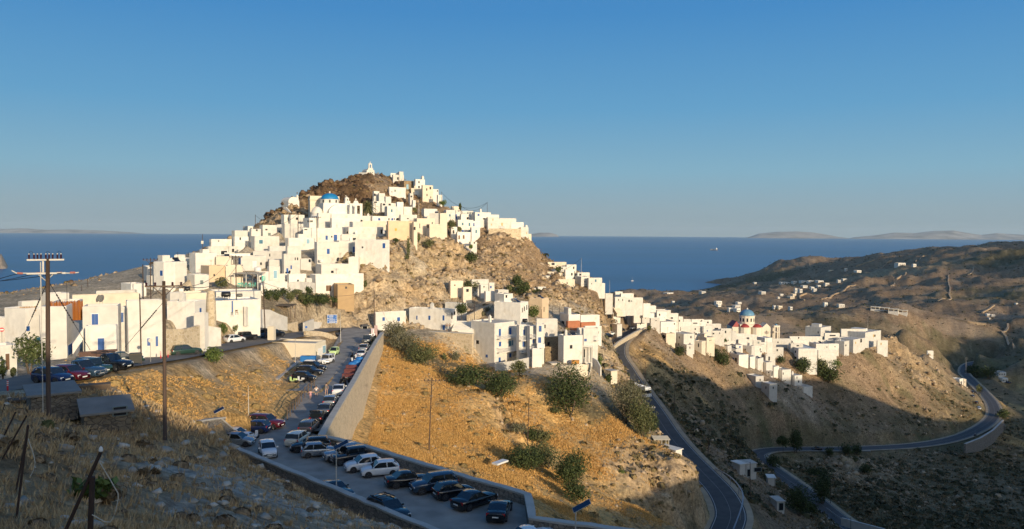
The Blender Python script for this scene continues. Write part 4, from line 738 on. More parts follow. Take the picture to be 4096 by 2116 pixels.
# ================================================================ sea and far islands
def build_sea():
    m, ns, ls, b = new_mat('sea_water')
    b.inputs['Base Color'].default_value = (.007, .08, .205, 1); b.inputs['Roughness'].default_value = .28; b.inputs['IOR'].default_value = 1.33
    b.inputs['Specular IOR Level'].default_value = .16
    geo = nd(ns, 'ShaderNodeNewGeometry'); mp = nd(ns, 'ShaderNodeMapping'); mp.inputs['Scale'].default_value = (.012, .05, .03); ls.new(geo.outputs['Position'], mp.inputs[0])
    n = nd(ns, 'ShaderNodeTexNoise', i_Scale=1.0, i_Detail=8.0); ls.new(mp.outputs[0], n.inputs['Vector'])
    bp = nd(ns, 'ShaderNodeBump', i_Strength=.35, i_Distance=4.0); ls.new(n.outputs[0], bp.inputs['Height']); ls.new(bp.outputs[0], b.inputs['Normal'])
    mp2 = nd(ns, 'ShaderNodeMapping'); mp2.inputs['Scale'].default_value = (.0004, .0016, .001); ls.new(geo.outputs['Position'], mp2.inputs[0])
    n2 = nd(ns, 'ShaderNodeTexNoise', i_Scale=1.0, i_Detail=5.0); ls.new(mp2.outputs[0], n2.inputs['Vector'])
    cr = nd(ns, 'ShaderNodeMapRange', i_From_Min=.3, i_From_Max=.7, i_To_Min=.8, i_To_Max=1.25); ls.new(n2.outputs[0], cr.inputs[0])
    s = nd(ns, 'ShaderNodeVectorMath', operation='SCALE'); s.inputs[0].default_value = (.007, .08, .205); ls.new(cr.outputs[0], s.inputs['Scale']); ls.new(s.outputs[0], b.inputs['Base Color'])
    az = np.linspace(0, 2*math.pi, 181)[:-1]; rs = np.array([600, 1500, 3000, 6000, 12000, 24000, 50000.])
    V = np.array([[r*math.sin(a), r*math.cos(a), SEA] for r in rs for a in az]); n = 180
    idx = np.arange(len(rs)*n).reshape(len(rs), n); nx = np.roll(idx, -1, 1)
    Fq = np.stack([idx[:-1], idx[1:], nx[1:], nx[:-1]], -1).reshape(-1, 4)[:, ::-1]
    me = npmesh('sea', V, Fq); 
    if me.polygons[0].normal.z < 0: me.flip_normals()
    tag(link('sea', me, m), kind='structure')
build_sea()
def island(name, prof, Y, m, depth=2500.0, seed=0, label=None):
    """prof: picture points (x, y) of the skyline; a hill body with real depth"""
    P = [atD(x, y, Y) for x, y in prof]; n = 140; xs = np.linspace(P[0].x, P[-1].x, n); top = np.interp(xs, [p.x for p in P], [p.z for p in P])
    rows = 26; V = []
    for j in range(rows):
        t = j/(rows-1)*2-1; k = max(0, 1-abs(t)**1.5)
        for i in range(n): V.append((xs[i]*(1+t*depth/Y), Y+t*depth, top[i]))
    V = np.array(V); t = np.repeat(np.linspace(-1, 1, rows), n); hgt = np.clip(V[:, 2]-SEA, 0, None)
    nn = fbm(V[:, 0], V[:, 1], V[:, 0]*0, depth*.5, 5, seed, True)
    V[:, 2] = SEA-3 + (hgt+3)*np.clip(1-np.abs(t)**1.7, 0, 1)*(1+.22*(nn-.25)*np.clip(np.abs(t)*3, 0, 1))
    idx = np.arange(rows*n).reshape(rows, n)
    Fq = np.stack([idx[:-1, :-1], idx[:-1, 1:], idx[1:, 1:], idx[1:, :-1]], -1).reshape(-1, 4)
    return tag(link(name, npmesh(name, V, Fq, True), m), kind='structure')
ISL = mat('island_rock', (.30, .28, .25), 1, .45, .0012, 0)
island('far_hills', [(1868, 602), (1885, 596), (1910, 587), (1960, 583), (2000, 582), (2040, 584), (2080, 590), (2110, 596), (2140, 600), (2150, 604)], 42000, ISL, 2600, 1)
island('far_hills', [(2130, 606), (2145, 597), (2200, 592), (2250, 585), (2300, 586), (2350, 581), (2400, 580), (2440, 587), (2470, 591), (2510, 586), (2545, 589), (2600, 592), (2680, 596), (2760, 606)], 42000, ISL, 3200, 5)
island('far_hills', [(1325, 599), (1340, 588), (1360, 585), (1385, 585), (1400, 590), (1412, 599)], 41000, ISL, 1500, 9)
island('far_hills', [(-60, 588), (0, 576), (60, 574), (120, 578), (180, 577), (260, 580), (330, 584), (390, 590)], 46000, ISL, 2000, 12)
island('headland', [(-75, 672), (-50, 645), (-20, 640), (4, 640), (12, 654), (20, 672)], 4300, mat('headland_rock', (.34, .27, .19), 1, .4, .02, 0), 260, 15)
# ================================================================ buildings
WALLS = {
 'white': mat('whitewash', (.72, .68, .61), .9, .10, .8, .3, 9, dirt=(.5, .42, .31, .6), dscale=.35, objvar=.2),
 'cream': mat('cream_render', (.72, .62, .48), .9, .08, .7, .35, 8, dirt=(.5, .4, .28, .5), dscale=.3, objvar=.06),
 'tan': mat('tan_render', (.66, .50, .33), .92, .10, .6, .4, 8, dirt=(.45, .33, .2, .5), dscale=.3, objvar=.04),
 'brown': mat('brown_render', (.44, .30, .16), .92, .08, .6, .4, 8),
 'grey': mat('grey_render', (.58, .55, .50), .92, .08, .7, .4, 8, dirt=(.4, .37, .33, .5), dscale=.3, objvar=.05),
 'stone': stone_mat('rubble_stone', (.45, .33, .19), (.27, .20, .12), (.18, .13, .08), 2.6),
 'brick': mat('terracotta_render', (.42, .16, .08), .9, .1, 1.2, .3, 8),
 'pale': mat('pale_concrete', (.70, .62, .48), .9, .07, .6, .3, 7, dirt=(.5, .42, .3, .4), dscale=.3),
}
ROOFM = {'w': mat('roof_screed', (.55, .50, .43), .95, .12, .5, .3, 5, dirt=(.35, .3, .24, .5), dscale=.4, objvar=.15),
         'W': mat('roof_lime', (.74, .70, .62), .95, .08, .5, .3, 5, objvar=.08)}
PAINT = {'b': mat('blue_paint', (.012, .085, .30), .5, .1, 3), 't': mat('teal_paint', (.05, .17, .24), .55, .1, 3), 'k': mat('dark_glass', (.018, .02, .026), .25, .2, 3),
         'n': mat('brown_wood', (.16, .09, .05), .7, .2, 6, stretch=(8, 8, 1)), 'g': mat('grey_green_paint', (.17, .21, .20), .6, .1, 3), 'y': mat('ochre_paint', (.5, .36, .16), .7, .1, 3),
         'l': mat('pale_blue_paint', (.25, .42, .52), .6, .1, 3), 'w': mat('white_paint', (.74, .72, .68), .6, .05, 3), 'a': mat('aqua_paint', (.14, .55, .44), .6, .1, 3), 'o': mat('orange_panel', (.75, .36, .06), .7, .1, 3)}
IRON = mat('dark_iron', (.04, .04, .045), .55, .1, 4, metal=.3)
STEEL = mat('grey_steel', (.36, .37, .38), .45, .1, 4, metal=.6)
WOODP = mat('weathered_wood', (.13, .09, .06), .9, .25, 4, .3, 14, stretch=(6, 6, .5))
PAINT_READY = 1
UNIT = {}
def unit(kind, c):
    k = kind+c
    if k in UNIT: return UNIT[k]
    m = MB()
    if kind == 'frame':     # ring round an opening, unit wide and high, projecting towards -y
        for x0, x1, z0, z1 in ((-.5, -.41, 0, 1), (.41, .5, 0, 1), (-.41, .41, .93, 1), (-.41, .41, 0, .06)): m.box(x0, x1, -.07, .02, z0, z1)
    elif kind == 'pane':
        m.box(-.41, -.02, -.025, .02, .06, .93); m.box(.02, .41, -.025, .02, .06, .93); m.box(-.02, .02, -.045, .02, .06, .93)
    elif kind == 'shutter':
        m.box(-.5, -.015, -.05, .02, 0, 1); m.box(.015, .5, -.05, .02, 0, 1)
        for i in range(6):
            for s in (-.26, .26): m.box(s-.17, s+.17, -.065, -.05, .08+i*.145, .17+i*.145)
    elif kind == 'door':
        m.box(-.5, .5, -.05, .02, 0, 1); m.box(-.36, .36, -.075, -.05, .08, .42); m.box(-.36, .36, -.075, -.05, .52, .9)
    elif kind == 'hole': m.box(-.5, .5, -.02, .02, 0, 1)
    me = m.mesh(kind); me.materials.append(PAINT[c] if c in PAINT else c); UNIT[k] = me
    return me
def opening(parent, pos, rz, w, h, kind, small):
    def put(nm, me, par, loc, r, sc):
        o = link(nm, me, None, par, loc, r); o.scale = sc; return o
    sc = (w, 1, h)
    isdoor = h > 1.75 and w < h
    if kind == 'k':
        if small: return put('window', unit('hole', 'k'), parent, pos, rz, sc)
        f = put('doorway' if isdoor else 'window', unit('frame', 'w'), parent, pos, rz, sc)
        put('pane', unit('pane', 'k'), f, (0, 0, 0), 0, (1, 1, 1)); return f
    if isdoor:
        d = put('door', unit('door', kind), parent, pos, rz, sc)
        if not small: put('frame', unit('frame', 'w'), d, (0, 0, -.02), 0, (1.22, .8, 1.06))
        return d
    d = put('shutter', unit('shutter', kind), parent, pos, rz, sc)
    if not small: put('frame', unit('frame', 'w'), d, (0, 0, -.08), 0, (1.3, .8, 1.16))
    return d
def shell(a, b, h, ext, par=.28, th=.22, ch=.07):
    """walls with a rounded parapet; local x along a, y along b"""
    V = []; Fs = []
    def ring(x0, y0, x1, y1, z): V.extend([(x0, y0, z), (x1, y0, z), (x1, y1, z), (x0, y1, z)])
    ring(0, 0, a, b, -ext); ring(0, 0, a, b, h-ch); ring(ch, ch, a-ch, b-ch, h); ring(th-ch, th-ch, a-th+ch, b-th+ch, h); ring(th, th, a-th, b-th, h-ch); ring(th, th, a-th, b-th, h-par-.1)
    for k in range(5):
        for j in range(4): Fs.append((k*4+j, k*4+(j+1) % 4, (k+1)*4+(j+1) % 4, (k+1)*4+j))
    return pymesh('wall', V, Fs)
GRP = {'hill': 'white houses of the hill village', 'right': 'white houses of the lower village', 'left': 'houses beside the upper car park', 'mid': 'houses on the terraces below the cliffs', 'far': 'small white houses scattered in the valley'}
NHOUSE = 0; ROOT = {}
def house(c, u0, uc, u1, vt, vb, Y, label, ops='', wall='white', grp='hill', th=None, name='house', d=None, ext=4.0, roof=None, cat='house', chim=None, par=.28, maxd=14):
    global NHOUSE
    NHOUSE += 1; rr = random.Random(NHOUSE*7+3)
    a0, v0 = px(c, u0, vt); ac, v1 = px(c, uc, vb); a1, _ = px(c, u1, vb)
    if th is None: th = rr.uniform(-7, 13) if u0 == uc else (88-rr.uniform(-6, 12)) if u1 == uc else (63 if (uc-u0) > (u1-uc)*1.25 else 38 if (uc-u0)*1.25 > (u1-uc) else 24)
    P, t0, dR, dL, la, lb = cornerframe(a0, ac, a1, v1, Y, th)
    dd = d or rr.uniform(5, 8)
    if u1 == uc: la = dd
    if u0 == uc: lb = dd
    la = min(max(la, 1.2), 60 if u1 != uc else maxd); lb = min(max(lb, 1.2), 60 if u0 == uc or (uc-u0) > (u1-uc)*.5 else maxd)
    h = at(ac, v0, Y).z - P.z
    r = empty(name, P, t0); tag(r, label, cat, GRP.get(grp, grp))
    wm = WALLS[wall]
    link('wall', shell(la, lb, h, ext, par if h > .8 else .05, .22 if min(la, lb) > 1.2 else .1), wm, r)
    rm = MB().box(.2, la-.2, .2, lb-.2, h-par-.25, h-par-.06)
    rm.build('roof', ROOFM[roof or rr.choice('wwW')], r)
    if not ops.strip() and grp in ('hill', 'right', 'mid') and wall in ('white', 'cream') and h > 2.2 and name == 'house' and rr.random() < .75:
        R_ = (a1-ac) > (ac-a0); L_ = la if R_ else lb
        for k in range(rr.choice((1, 1, 2)) if L_ > 4.5 else 1):
            f = rr.uniform(.15, .85); opening(r, (L_*f, 0, h*rr.uniform(.35, .6)) if R_ else (0, L_*f, h*rr.uniform(.35, .6)), 0 if R_ else -math.pi/2, rr.uniform(.5, .8), rr.uniform(.6, 1.0), rr.choice('kkkbg'), True)
    for op in [o for o in ops.split(';') if o.strip()]:
        t = op.split(); k = t[0]; cc = c
        if len(t) == 6: cc = t[5]
        x0, y0 = px(cc, float(t[1]), float(t[2])); x1, y1 = px(cc, float(t[3]), float(t[4])); um = (x0+x1)/2
        R = um >= ac if u1 != uc else False
        if u0 == uc: R = True
        dr = dR if R else dL
        def tt(u):
            kk = (u-2048)/F; return (kk*(math.cos(PITCH)*P.y-math.sin(PITCH)*P.z)-P.x)/(dr.x-kk*math.cos(PITCH)*dr.y)
        ta, tb = sorted((tt(x0), tt(x1))); L = la if R else lb
        ta = max(.1, ta); tb = min(L-.1, tb)
        if tb-ta < .25: continue
        mid = P+dr*((ta+tb)/2); z1 = at(um, y0, mid.y).z-P.z; z0 = at(um, y1, mid.y).z-P.z; z1 = min(z1, h-.15)
        if z1-z0 < .25: continue
        small = (x1-x0) < 11
        opening(r, (((ta+tb)/2, 0, z0) if R else (0, (ta+tb)/2, z0)), 0 if R else -math.pi/2, tb-ta, z1-z0, k, small)
    if chim:
        for cx in chim.split(','):
            cxx, cw, chh = map(float, cx.split()); m = MB(); x = cxx*la; y = lb*.6
            m.box(x-cw/2, x+cw/2, y-cw/2, y+cw/2, h-.3, h+chh*.8); m.box(x-cw*.35, x+cw*.35, y-cw*.35, y+cw*.35, h+chh*.8, h+chh, .08, .08); m.build('chimney', wm, r)
    if par == .28 and wall in ('white', 'cream', 'tan') and la*lb > 16 and h > 1.5:
        q = rr.random(); zr = h-par-.06
        if q < .34:     # chimney with a capped vent
            m = MB(); x, y = la*rr.uniform(.15, .85), lb*rr.uniform(.4, .8); s = rr.uniform(.28, .42); hh = rr.uniform(.7, 1.3)+par
            m.box(x-s, x+s, y-s, y+s, zr, zr+hh); m.box(x-s*.6, x+s*.6, y-s*.6, y+s*.6, zr+hh, zr+hh+.3, .1, .1); m.build('chimney', wm, r)
        elif q < .52:   # low store room on the roof
            m = MB(); x, y = la*rr.uniform(.1, .5), lb*.35; w_, d_ = la*rr.uniform(.25, .4), lb*.5; m.box(x, x+w_, y, y+d_, zr, zr+rr.uniform(1.2, 2.2)); m.build('roof_room', wm, r)
        if rr.random() < .30:
            m = MB(); x, y = la*rr.uniform(.1, .9), lb*rr.uniform(.3, .8); hh = rr.uniform(1.6, 3.2); m.tube([(x, y, zr), (x, y, zr+hh)], .035, 4)
            for k in range(3): m.box(x-.5+.1*k, x+.5-.1*k, y-.02, y+.02, zr+hh-.15-k*.2, zr+hh-.12-k*.2)
            m.build('antenna', IRON, r)
        if rr.random() < .22:
            m = MB(); x, y = la*rr.uniform(.2, .8), lb*rr.uniform(.3, .7); z = zr+.9; i = len(m.v)
            m.tube([(x-.6, y, z), (x+.6, y, z)], .28, 10); m.build('water_tank', rr.choice((STEEL, PAINT['k'], ROOFM['W'])), r)
            m = MB(); m.quadbox([Vector(v_) for v_ in ((x-.6, y-1.5, zr+.12), (x+.6, y-1.5, zr+.12), (x+.6, y-.1, zr+.8), (x-.6, y-.1, zr+.8), (x-.6, y-1.54, zr+.2), (x+.6, y-1.54, zr+.2), (x+.6, y-.14, zr+.88), (x-.6, y-.14, zr+.88))]); m.build('solar_panel', PAINT['k'], r)
    ROOT[label] = (r, la, lb, h)
    return r
def parse_houses():
    for ln in HOUSES.strip().split('\n'):
        p = ln.split('|')
        u = list(map(float, p[1].split())); grp = 'hill'; roof = None; chim = None; kw = {}
        for e in p[5:]:
            if e in GRP: grp = e
            elif e in ('w', 'W'): roof = e
            elif '=' in e:
                k, v = e.split('='); kw[k] = v if k in ('name', 'cat') else float(v)
            elif e == 'depot': grp = 'depot walls beside the road bend'
            elif ' ' in e: chim = e
        house(p[0], *u, p[4], p[3], p[2], grp, roof=roof, chim=chim, **kw)
parse_houses()
# ================================================================ roads, car park, walls
ASPH = mat('asphalt', (.075, .074, .073), .9, .18, .5, .15, 30, dirt=(.13, .12, .11, .5), dscale=.15)
CONC = mat('road_concrete', (.31, .28, .24), .92, .22, .5, .15, 14, dirt=(.15, .135, .12, .85), dscale=.16)
SAND = mat('packed_dirt', (.38, .30, .20), .95, .2, .4, .4, 5)
LINE = mat('road_paint', (.42, .42, .40), .7, .15, 2)
STONEW = stone_mat('lot_wall_stone', (.36, .31, .25), (.22, .19, .155), (.13, .115, .10), 2.6, 1.5)
STONEL = stone_mat('retaining_stone', (.64, .52, .35), (.46, .36, .23), (.66, .56, .42), 1.9, 1.3, .5)
COPE = mat('wall_coping', (.46, .43, .38), .95, .15, .8, .4, 6, dirt=(.25, .23, .2, .5), dscale=.8)
def ribbon(name, P, a, b, m, dz=0.0, parent=None, kind='structure'):
    P = np.asarray(P); T = np.gradient(P[:, :2], axis=0); T /= np.linalg.norm(T, axis=1, keepdims=True); N = np.stack([-T[:, 1], T[:, 0]], 1)
    L = np.column_stack([P[:, :2]+N*a, P[:, 2]+dz]); R = np.column_stack([P[:, :2]+N*b, P[:, 2]+dz]); n = len(P)
    V = np.concatenate([L, R]); Fq = np.array([(i, i+n, i+n+1, i+1) for i in range(n-1)])
    me = npmesh(name, V, Fq, True)
    if me.polygons[0].normal.z < 0: me.flip_normals()
    o = link(name, me, m, parent)
    if kind and parent is None: tag(o, kind=kind)
    return o
ribbon('lane', ROADS['main'][0], 3.4, -3.3, CONC, .02)
ribbon('side_road', ROADS['branch'][0], 3.4, -3.4, mat('worn_asphalt', (.16, .145, .125), .92, .15, .4, .12, 20, dirt=(.26, .22, .17, .7), dscale=.1), .03)
for nm, hw in (('valley', 3.2), ('lower', 3.2)):
    P = ROADS[nm][0]
    ribbon('road', P, hw, -hw, ASPH, 0)
    ribbon('verge', P, hw+1.3, hw-.02, SAND, -.03); ribbon('verge', P, -hw+.02, -hw-1.3, SAND, -.03)
    for off in (hw-.28, -hw+.42): ribbon('road_marking', P, off, off-.14, LINE, .012)
    ribbon('road_marking', P, .05, -.05, mat('faded_paint', (.22, .22, .21), .8, .2, 2), .012)
MB().prism(LOTP, LOT-1.2, LOT).build('car_park', CONC)['kind'] = 'structure'
jp = [tuple(on_z(x*K, y*K, -23.85))[:2] for x, y in ((700, 980), (755, 905), (835, 900), (868, 850), (888, 836), (902, 850), (882, 885), (852, 930), (802, 985))]
MB().prism(jp, -24.6, -23.88).build('parking_bay', CONC)['kind'] = 'structure'
def wall3(name, pts, th, m, label, cope=None, side=1, cat='wall', ch=.18, cth=None, group=None):
    """wall along pts (x, y, ztop, zbottom); thickness th to the left (side=1) or right; one mesh plus a coping part"""
    P = [Vector((p[0], p[1], 0)) for p in pts]; n = len(P); off = []
    for i in range(n):
        d = (P[min(i+1, n-1)]-P[max(i-1, 0)]).normalized(); off.append(Vector((-d.y, d.x, 0))*side)
    def strip(t0, t1, zt, zb):
        V = []
        for i in range(n):
            for t, z in ((t0, zb(i)), (t0, zt(i)), (t1, zt(i)), (t1, zb(i))): q = P[i]+off[i]*t; V.append((q.x, q.y, z))
        Fs = [(i*4+a, i*4+(a+1) % 4, i*4+4+(a+1) % 4, i*4+4+a) for i in range(n-1) for a in range(4)] + [(3, 2, 1, 0), tuple((n-1)*4+a for a in range(4))]
        me = pymesh(name, V, Fs); bm = bmesh.new(); bm.from_mesh(me); bmesh.ops.recalc_face_normals(bm, faces=bm.faces); bm.to_mesh(me); bm.free(); return me
    top = (lambda i: pts[i][2]-(ch if cope else 0))
    o = link(name, strip(0, th, top, lambda i: pts[i][3]), m); tag(o, label, cat, group)
    if cope: link('coping', strip(-.05, th+.05, lambda i: pts[i][2], lambda i: pts[i][2]-ch), cope, o)
    return o
def dense(pts, step=3.0):
    out = []
    for a, b in zip(pts, pts[1:]):
        n = max(1, int(math.hypot(b[0]-a[0], b[1]-a[1])/step))
        for k in range(n): out.append(tuple(a[j]+(b[j]-a[j])*k/n for j in range(len(a))))
    return out+[pts[-1]]
def wob(pts, s=1, a=.05):
    return [(p[0], p[1], p[2]+random.uniform(-a, a), p[3]) for p in pts]
nw = [LOTP[0]] + [tuple(on_z(x*K, y*K, LOT+1))[:2] for x, y in ((560, 1121), (800, 1221), (1060, 1331))] + [(3, 51.7), (14, 41.8)]
wall3('stone_wall', wob(dense([(x, y, LOT+1.3, LOT-4) for x, y in nw[1:]], 1.2)), .5, STONEW, 'long low rubble wall with pale top between the car park and the near slope', COPE, 1)
mw = [(957, 836, -22.6), (940, 860, -22.9), (925, 885, -23), (905, 920, -23), (885, 955, -23), (860, 995, -23), (830, 1042, -23), (800, 1094, -23)]
mwp = [tuple(on_z(x*K, y*K, z))[:2]+(z, -34.0) for x, y, z in mw]
wall3('retaining_wall', dense(mwp, 2), .7, STONEL, 'tall pale stone retaining wall falling from the lane to the golden slope', COPE, 1, ch=.22)
rw = [tuple(on_z(x*K, y*K, LOT+1))[:2] for x, y in ((802, 1096), (880, 1112), (1130, 1188), (1320, 1243))] + [(1.5, 63.8), (12, 60), (26, 52)]
wall3('stone_wall', wob(dense([(x, y, LOT+1.0, LOT-10) for x, y in rw], 1.2)), .6, STONEW, 'dark rubble wall behind the parked cars along the golden slope', COPE, 1)
def wallD(name, pts, th, m, label, cope=None, cat='wall', down=1.5, c='D2', side=1, group=None):
    """pts: (x, ytop, ybottom, distance) read off the picture"""
    out = []
    for x, yt, yb, Y in pts:
        u, v = px(c, x, yt); p = at(u, v, Y); u2, v2 = px(c, x, yb); q = at(u2, v2, Y); out.append((p.x, p.y, p.z, q.z-down))
    return wall3(name, out, th, m, label, cope, side, cat, group=group)
wallD('stone_wall', [(482, 1062, 1098, 79), (520, 1055, 1110, 83), (556, 1050, 1122, 87), (585, 1076, 1120, 90), (622, 1112, 1122, 93)], .6, STONEW, 'stepped rubble wall wedge at the left corner of the car park', COPE)
wallD('stone_wall', [(556, 1050, 1075, 89), (620, 1042, 1070, 98)], .5, STONEW, 'short rubble wall running back from the wedge towards the dry bank', COPE)
wallD('stone_wall', [(305, 1110, 1295, 127), (540, 915, 1060, 137), (780, 720, 820, 147)], .5, STONEL, 'sunlit rubble wall enclosing the black parked cars beside the lane', COPE, c='b')
wallD('stone_wall', [(1048, 833, 856, 201), (1120, 835, 862, 198), (1188, 839, 876, 195)], .8, STONEL, 'rubble terrace wall below the long white street house', COPE)
wallD('terrace_wall', [(850, 640, 690, 292), (1100, 642, 715, 292), (1390, 645, 765, 294)], 1.0, STONEL, 'stone terrace wall under the right end of the high ridge houses', None, c='G')
wallD('retaining_wall', [(1543, 872, 884, 297), (1556, 860, 890, 303), (1578, 846, 888, 312), (1600, 834, 878, 322), (1627, 823, 850, 334)], .6, STONEL, 'curved stone retaining wall holding the upper street above the valley', COPE, side=1)
wallD('garden_wall', [(1700, 1000, 1210, 152), (1930, 1050, 1240, 158), (2130, 1060, 1265, 162), (2300, 1140, 1290, 166), (2440, 1190, 1310, 170)], .4, WALLS['white'], 'long white garden wall stepping down behind the thin wooden pole', None, c='Y')
wallD('garden_wall', [(2000, 620, 700, 180), (2030, 545, 690, 184), (2440, 560, 700, 190)], .4, WALLS['white'], 'rough white terrace wall right of the aqua green door', None, c='Y')
wallD('garden_wall', [(545, 705, 760, 190), (700, 685, 750, 193), (910, 705, 770, 200)], .4, WALLS['white'], 'weathered white wall above the dark green bushes', None, c='D')
wallD('garden_wall', [(660, 300, 440, 133), (840, 330, 460, 136)], .4, WALLS['white'], 'curved white wall end beside the white parked hatchback', None, c='R')
wallD('stone_wall', [(150, 345, 560, 113), (400, 345, 545, 117), (590, 300, 530, 121)], .5, STONEL, 'rough stone wall with plaster behind the motorbikes', None, c='R')
wallD('stone_wall', [(210, 170, 260, 172), (520, 20, 190, 178), (700, -20, 150, 182)], .5, STONEL, 'ruined stone wall behind the hanging towels near the road fork', None, c='b')
wallD('boundary_wall', [(830, 0, 165, 181), (920, -40, 140, 184), (1015, -70, 120, 187)], .4, WALLS['white'], 'white wall corner with a dark round disc sign at the road fork', None, c='b')
wallD('stone_wall', [(860, 165, 290, 168), (1100, 170, 280, 172), (1300, 205, 300, 175), (1480, 290, 380, 178)], .6, STONEL, 'stone wedge wall dividing the lane from the side road', None, c='b')
wallD('boundary_wall', [(1020, -20, 60, 192), (1225, 5, 55, 198)], .4, WALLS['white'], 'low white kerb wall under the ochre rock by the road fork', None, c='b')
wallD('garden_wall', [(1280, 405, 440, 188), (1450, 385, 425, 188), (1640, 345, 400, 188)], .35, WALLS['white'], 'low white front wall along the hotel base', None, c='e', down=2)
wallD('stone_wall', [(1615, 545, 610, 180), (1740, 530, 600, 184), (1900, 500, 570, 190), (2020, 480, 540, 196)], .6, STONEL, 'rubble terrace wall with concrete foot above the round green bush', None, c='e')
wallD('stone_wall', [(300, 930, 1000, 188), (560, 895, 1010, 186), (700, 905, 1000, 187), (755, 880, 990, 192)], .5, WALLS['pale'], 'curved pale wall around the rubble yard below the blank house', None, c='J')
wallD('garden_wall', [(770, 810, 870, 190), (830, 850, 920, 187), (880, 940, 970, 184)], .3, WALLS['white'], 'thin white parapet curving down below the canopy wing', None, c='J')
wallD('path_wall', [(1555, 550, 590, 243), (1600, 490, 520, 252), (1660, 425, 460, 262), (1751, 385, 410, 272)], .4, WALLS['white'], 'white curved path parapet on the middle spur', None, c='H')
wallD('path_wall', [(435, 735, 760, 206), (600, 655, 700, 213), (775, 580, 620, 222)], .5, STONEL, 'sloping stone path wall above the ochre cut beside the big pale house', None, c='H')
wallD('retaining_wall', [(1235, 1265, 1331, 352), (1400, 1200, 1310, 372), (1530, 1120, 1230, 392), (1590, 1060, 1150, 412), (1640, 1010, 1100, 432)], .8, STONEW, 'curved stone retaining wall under the outer bend of the lower road', COPE, c='O')
wallD('road_parapet', [(1650, 1080, 1120, 440), (1560, 900, 950, 520), (1450, 720, 760, 570)], .3, STONEW, 'low parapet along the outer edge of the lower road', None, c='O', side=-1)
wallD('garden_wall', [(1200, 1215, 1240, 226), (1640, 1330, 1380, 212)], .5, WALLS['white'], 'white topped wall at the bottom edge beside the lower road', None, c='Q')
wallD('terrace_wall', [(970, 700, 735, 168), (1090, 735, 770, 166), (1280, 750, 795, 168)], .5, WALLS['cream'], 'low cream terrace wall under the wide green bush', None, c='e')
# guard rails
def guard_rail(label, pts, c='P', hgt=.75):
    P = []
    for x, y, Y in pts:
        u, v = px(c, x, y); P.append(at(u, v, Y))
    P = cat_rom(P, 2.0); r = empty('guard_rail', P[0]); tag(r, label, 'guard rail')
    o = P[0]; m = MB(); m.tube([Vector(p-o)+Vector((0, 0, 0)) for p in P], .14, 5); m.build('beam', STEEL, r)
    pm = MB().box(-.07, .07, -.07, .07, -1.8, 0).mesh('post')
    for p in P[::3]: link('post', pm, STEEL, r, Vector(p-o))
guard_rail('steel guard rail along the outer edge of the valley road bend', [(870, 800, 190), (990, 860, 179), (1070, 930, 172), (1125, 1020, 166), (1120, 1120, 160), (1085, 1230, 155), (1045, 1331, 151)])
guard_rail('steel guard rail along the inner edge of the hairpin', [(430, 610, 296), (440, 570, 304), (520, 540, 320), (700, 525, 335), (1040, 528, 345), (1500, 525, 355)], 'Q')
guard_rail('steel guard rail beside the descending lower road', [(880, 1010, 262), (1000, 1080, 250), (1120, 1170, 240), (1210, 1230, 232)], 'Q')
# wooden fence by the lane
def rail_fence():
    pts = [on_z(*px('S', x, y), -23.6) for x, y in ((330, 1390), (440, 1250), (520, 1150), (610, 1060), (690, 985))]
    P = cat_rom([tuple(p) for p in pts], 1.6); r = empty('wooden_fence', P[0]); tag(r, 'rustic wooden rail fence on the left edge of the lane', 'fence'); o = P[0]
    pm = MB().tube([(0, 0, -.6), (.03, 0, 1.25)], .075, 6).mesh('post')
    for p in P: link('post', pm, WOODP, r, Vector(p-o), random.uniform(0, 6))
    for z in (.55, 1.05):
        MB().tube([Vector(p-o)+Vector((0, 0, z+random.uniform(-.06, .06))) for p in P], .055, 6).build('rail', WOODP, r)
rail_fence()
# ================================================================ churches and special buildings
WH = WALLS['white']; BLUE = mat('blue_dome', (.014, .19, .42), .5, .06, 1.2); BLUE2 = mat('pale_blue_dome', (.12, .26, .38), .55, .06, 1.0); RED = mat('red_roof', (.30, .035, .03), .6, .08, 1.5); CREAM = mat('church_cream', (.74, .65, .52), .85, .05, .6, .2, 6)
def scale_at(Y): return Y/F
def frame_at(c, x, y, Y, yaw=0.0):
    u, v = px(c, x, y); p = at(u, v, Y); return p, math.radians(yaw)-math.atan2(p.x, p.y)
def vault(mb, x0, x1, y0, y1, z0, r_h, n=14, wall=0.0):
    """half-cylinder block: gable faces -y, from z0 (walls up to wall) and crown height r_h"""
    i = len(mb.v); cx = (x0+x1)/2; hw = (x1-x0)/2; prof = [(x1, z0), (x1, z0+wall)] + [(cx+hw*math.cos(t), z0+wall+r_h*math.sin(t)) for t in np.linspace(0, math.pi, n)][1:-1] + [(x0, z0+wall), (x0, z0)]
    m = len(prof)
    for y in (y0, y1):
        for x, z in prof: mb.v.append(Vector((x, y, z)))
    mb.f.append(tuple(i+k for k in range(m))); mb.f.append(tuple(i+m+k for k in reversed(range(m))))
    mb.f += [(i+k, i+m+k, i+m+(k+1) % m, i+(k+1) % m) for k in range(m)]
def cross(mb, x, y, z, s):
    mb.box(x-s*.1, x+s*.1, y-s*.1, y+s*.1, z, z+s); mb.box(x-s*.38, x+s*.38, y-s*.09, y+s*.09, z+s*.5, z+s*.7)
def dome_prof(r, h, n=9): return [(r*math.cos(t), h*math.sin(t)) for t in np.linspace(0, math.pi/2*.985, n)]
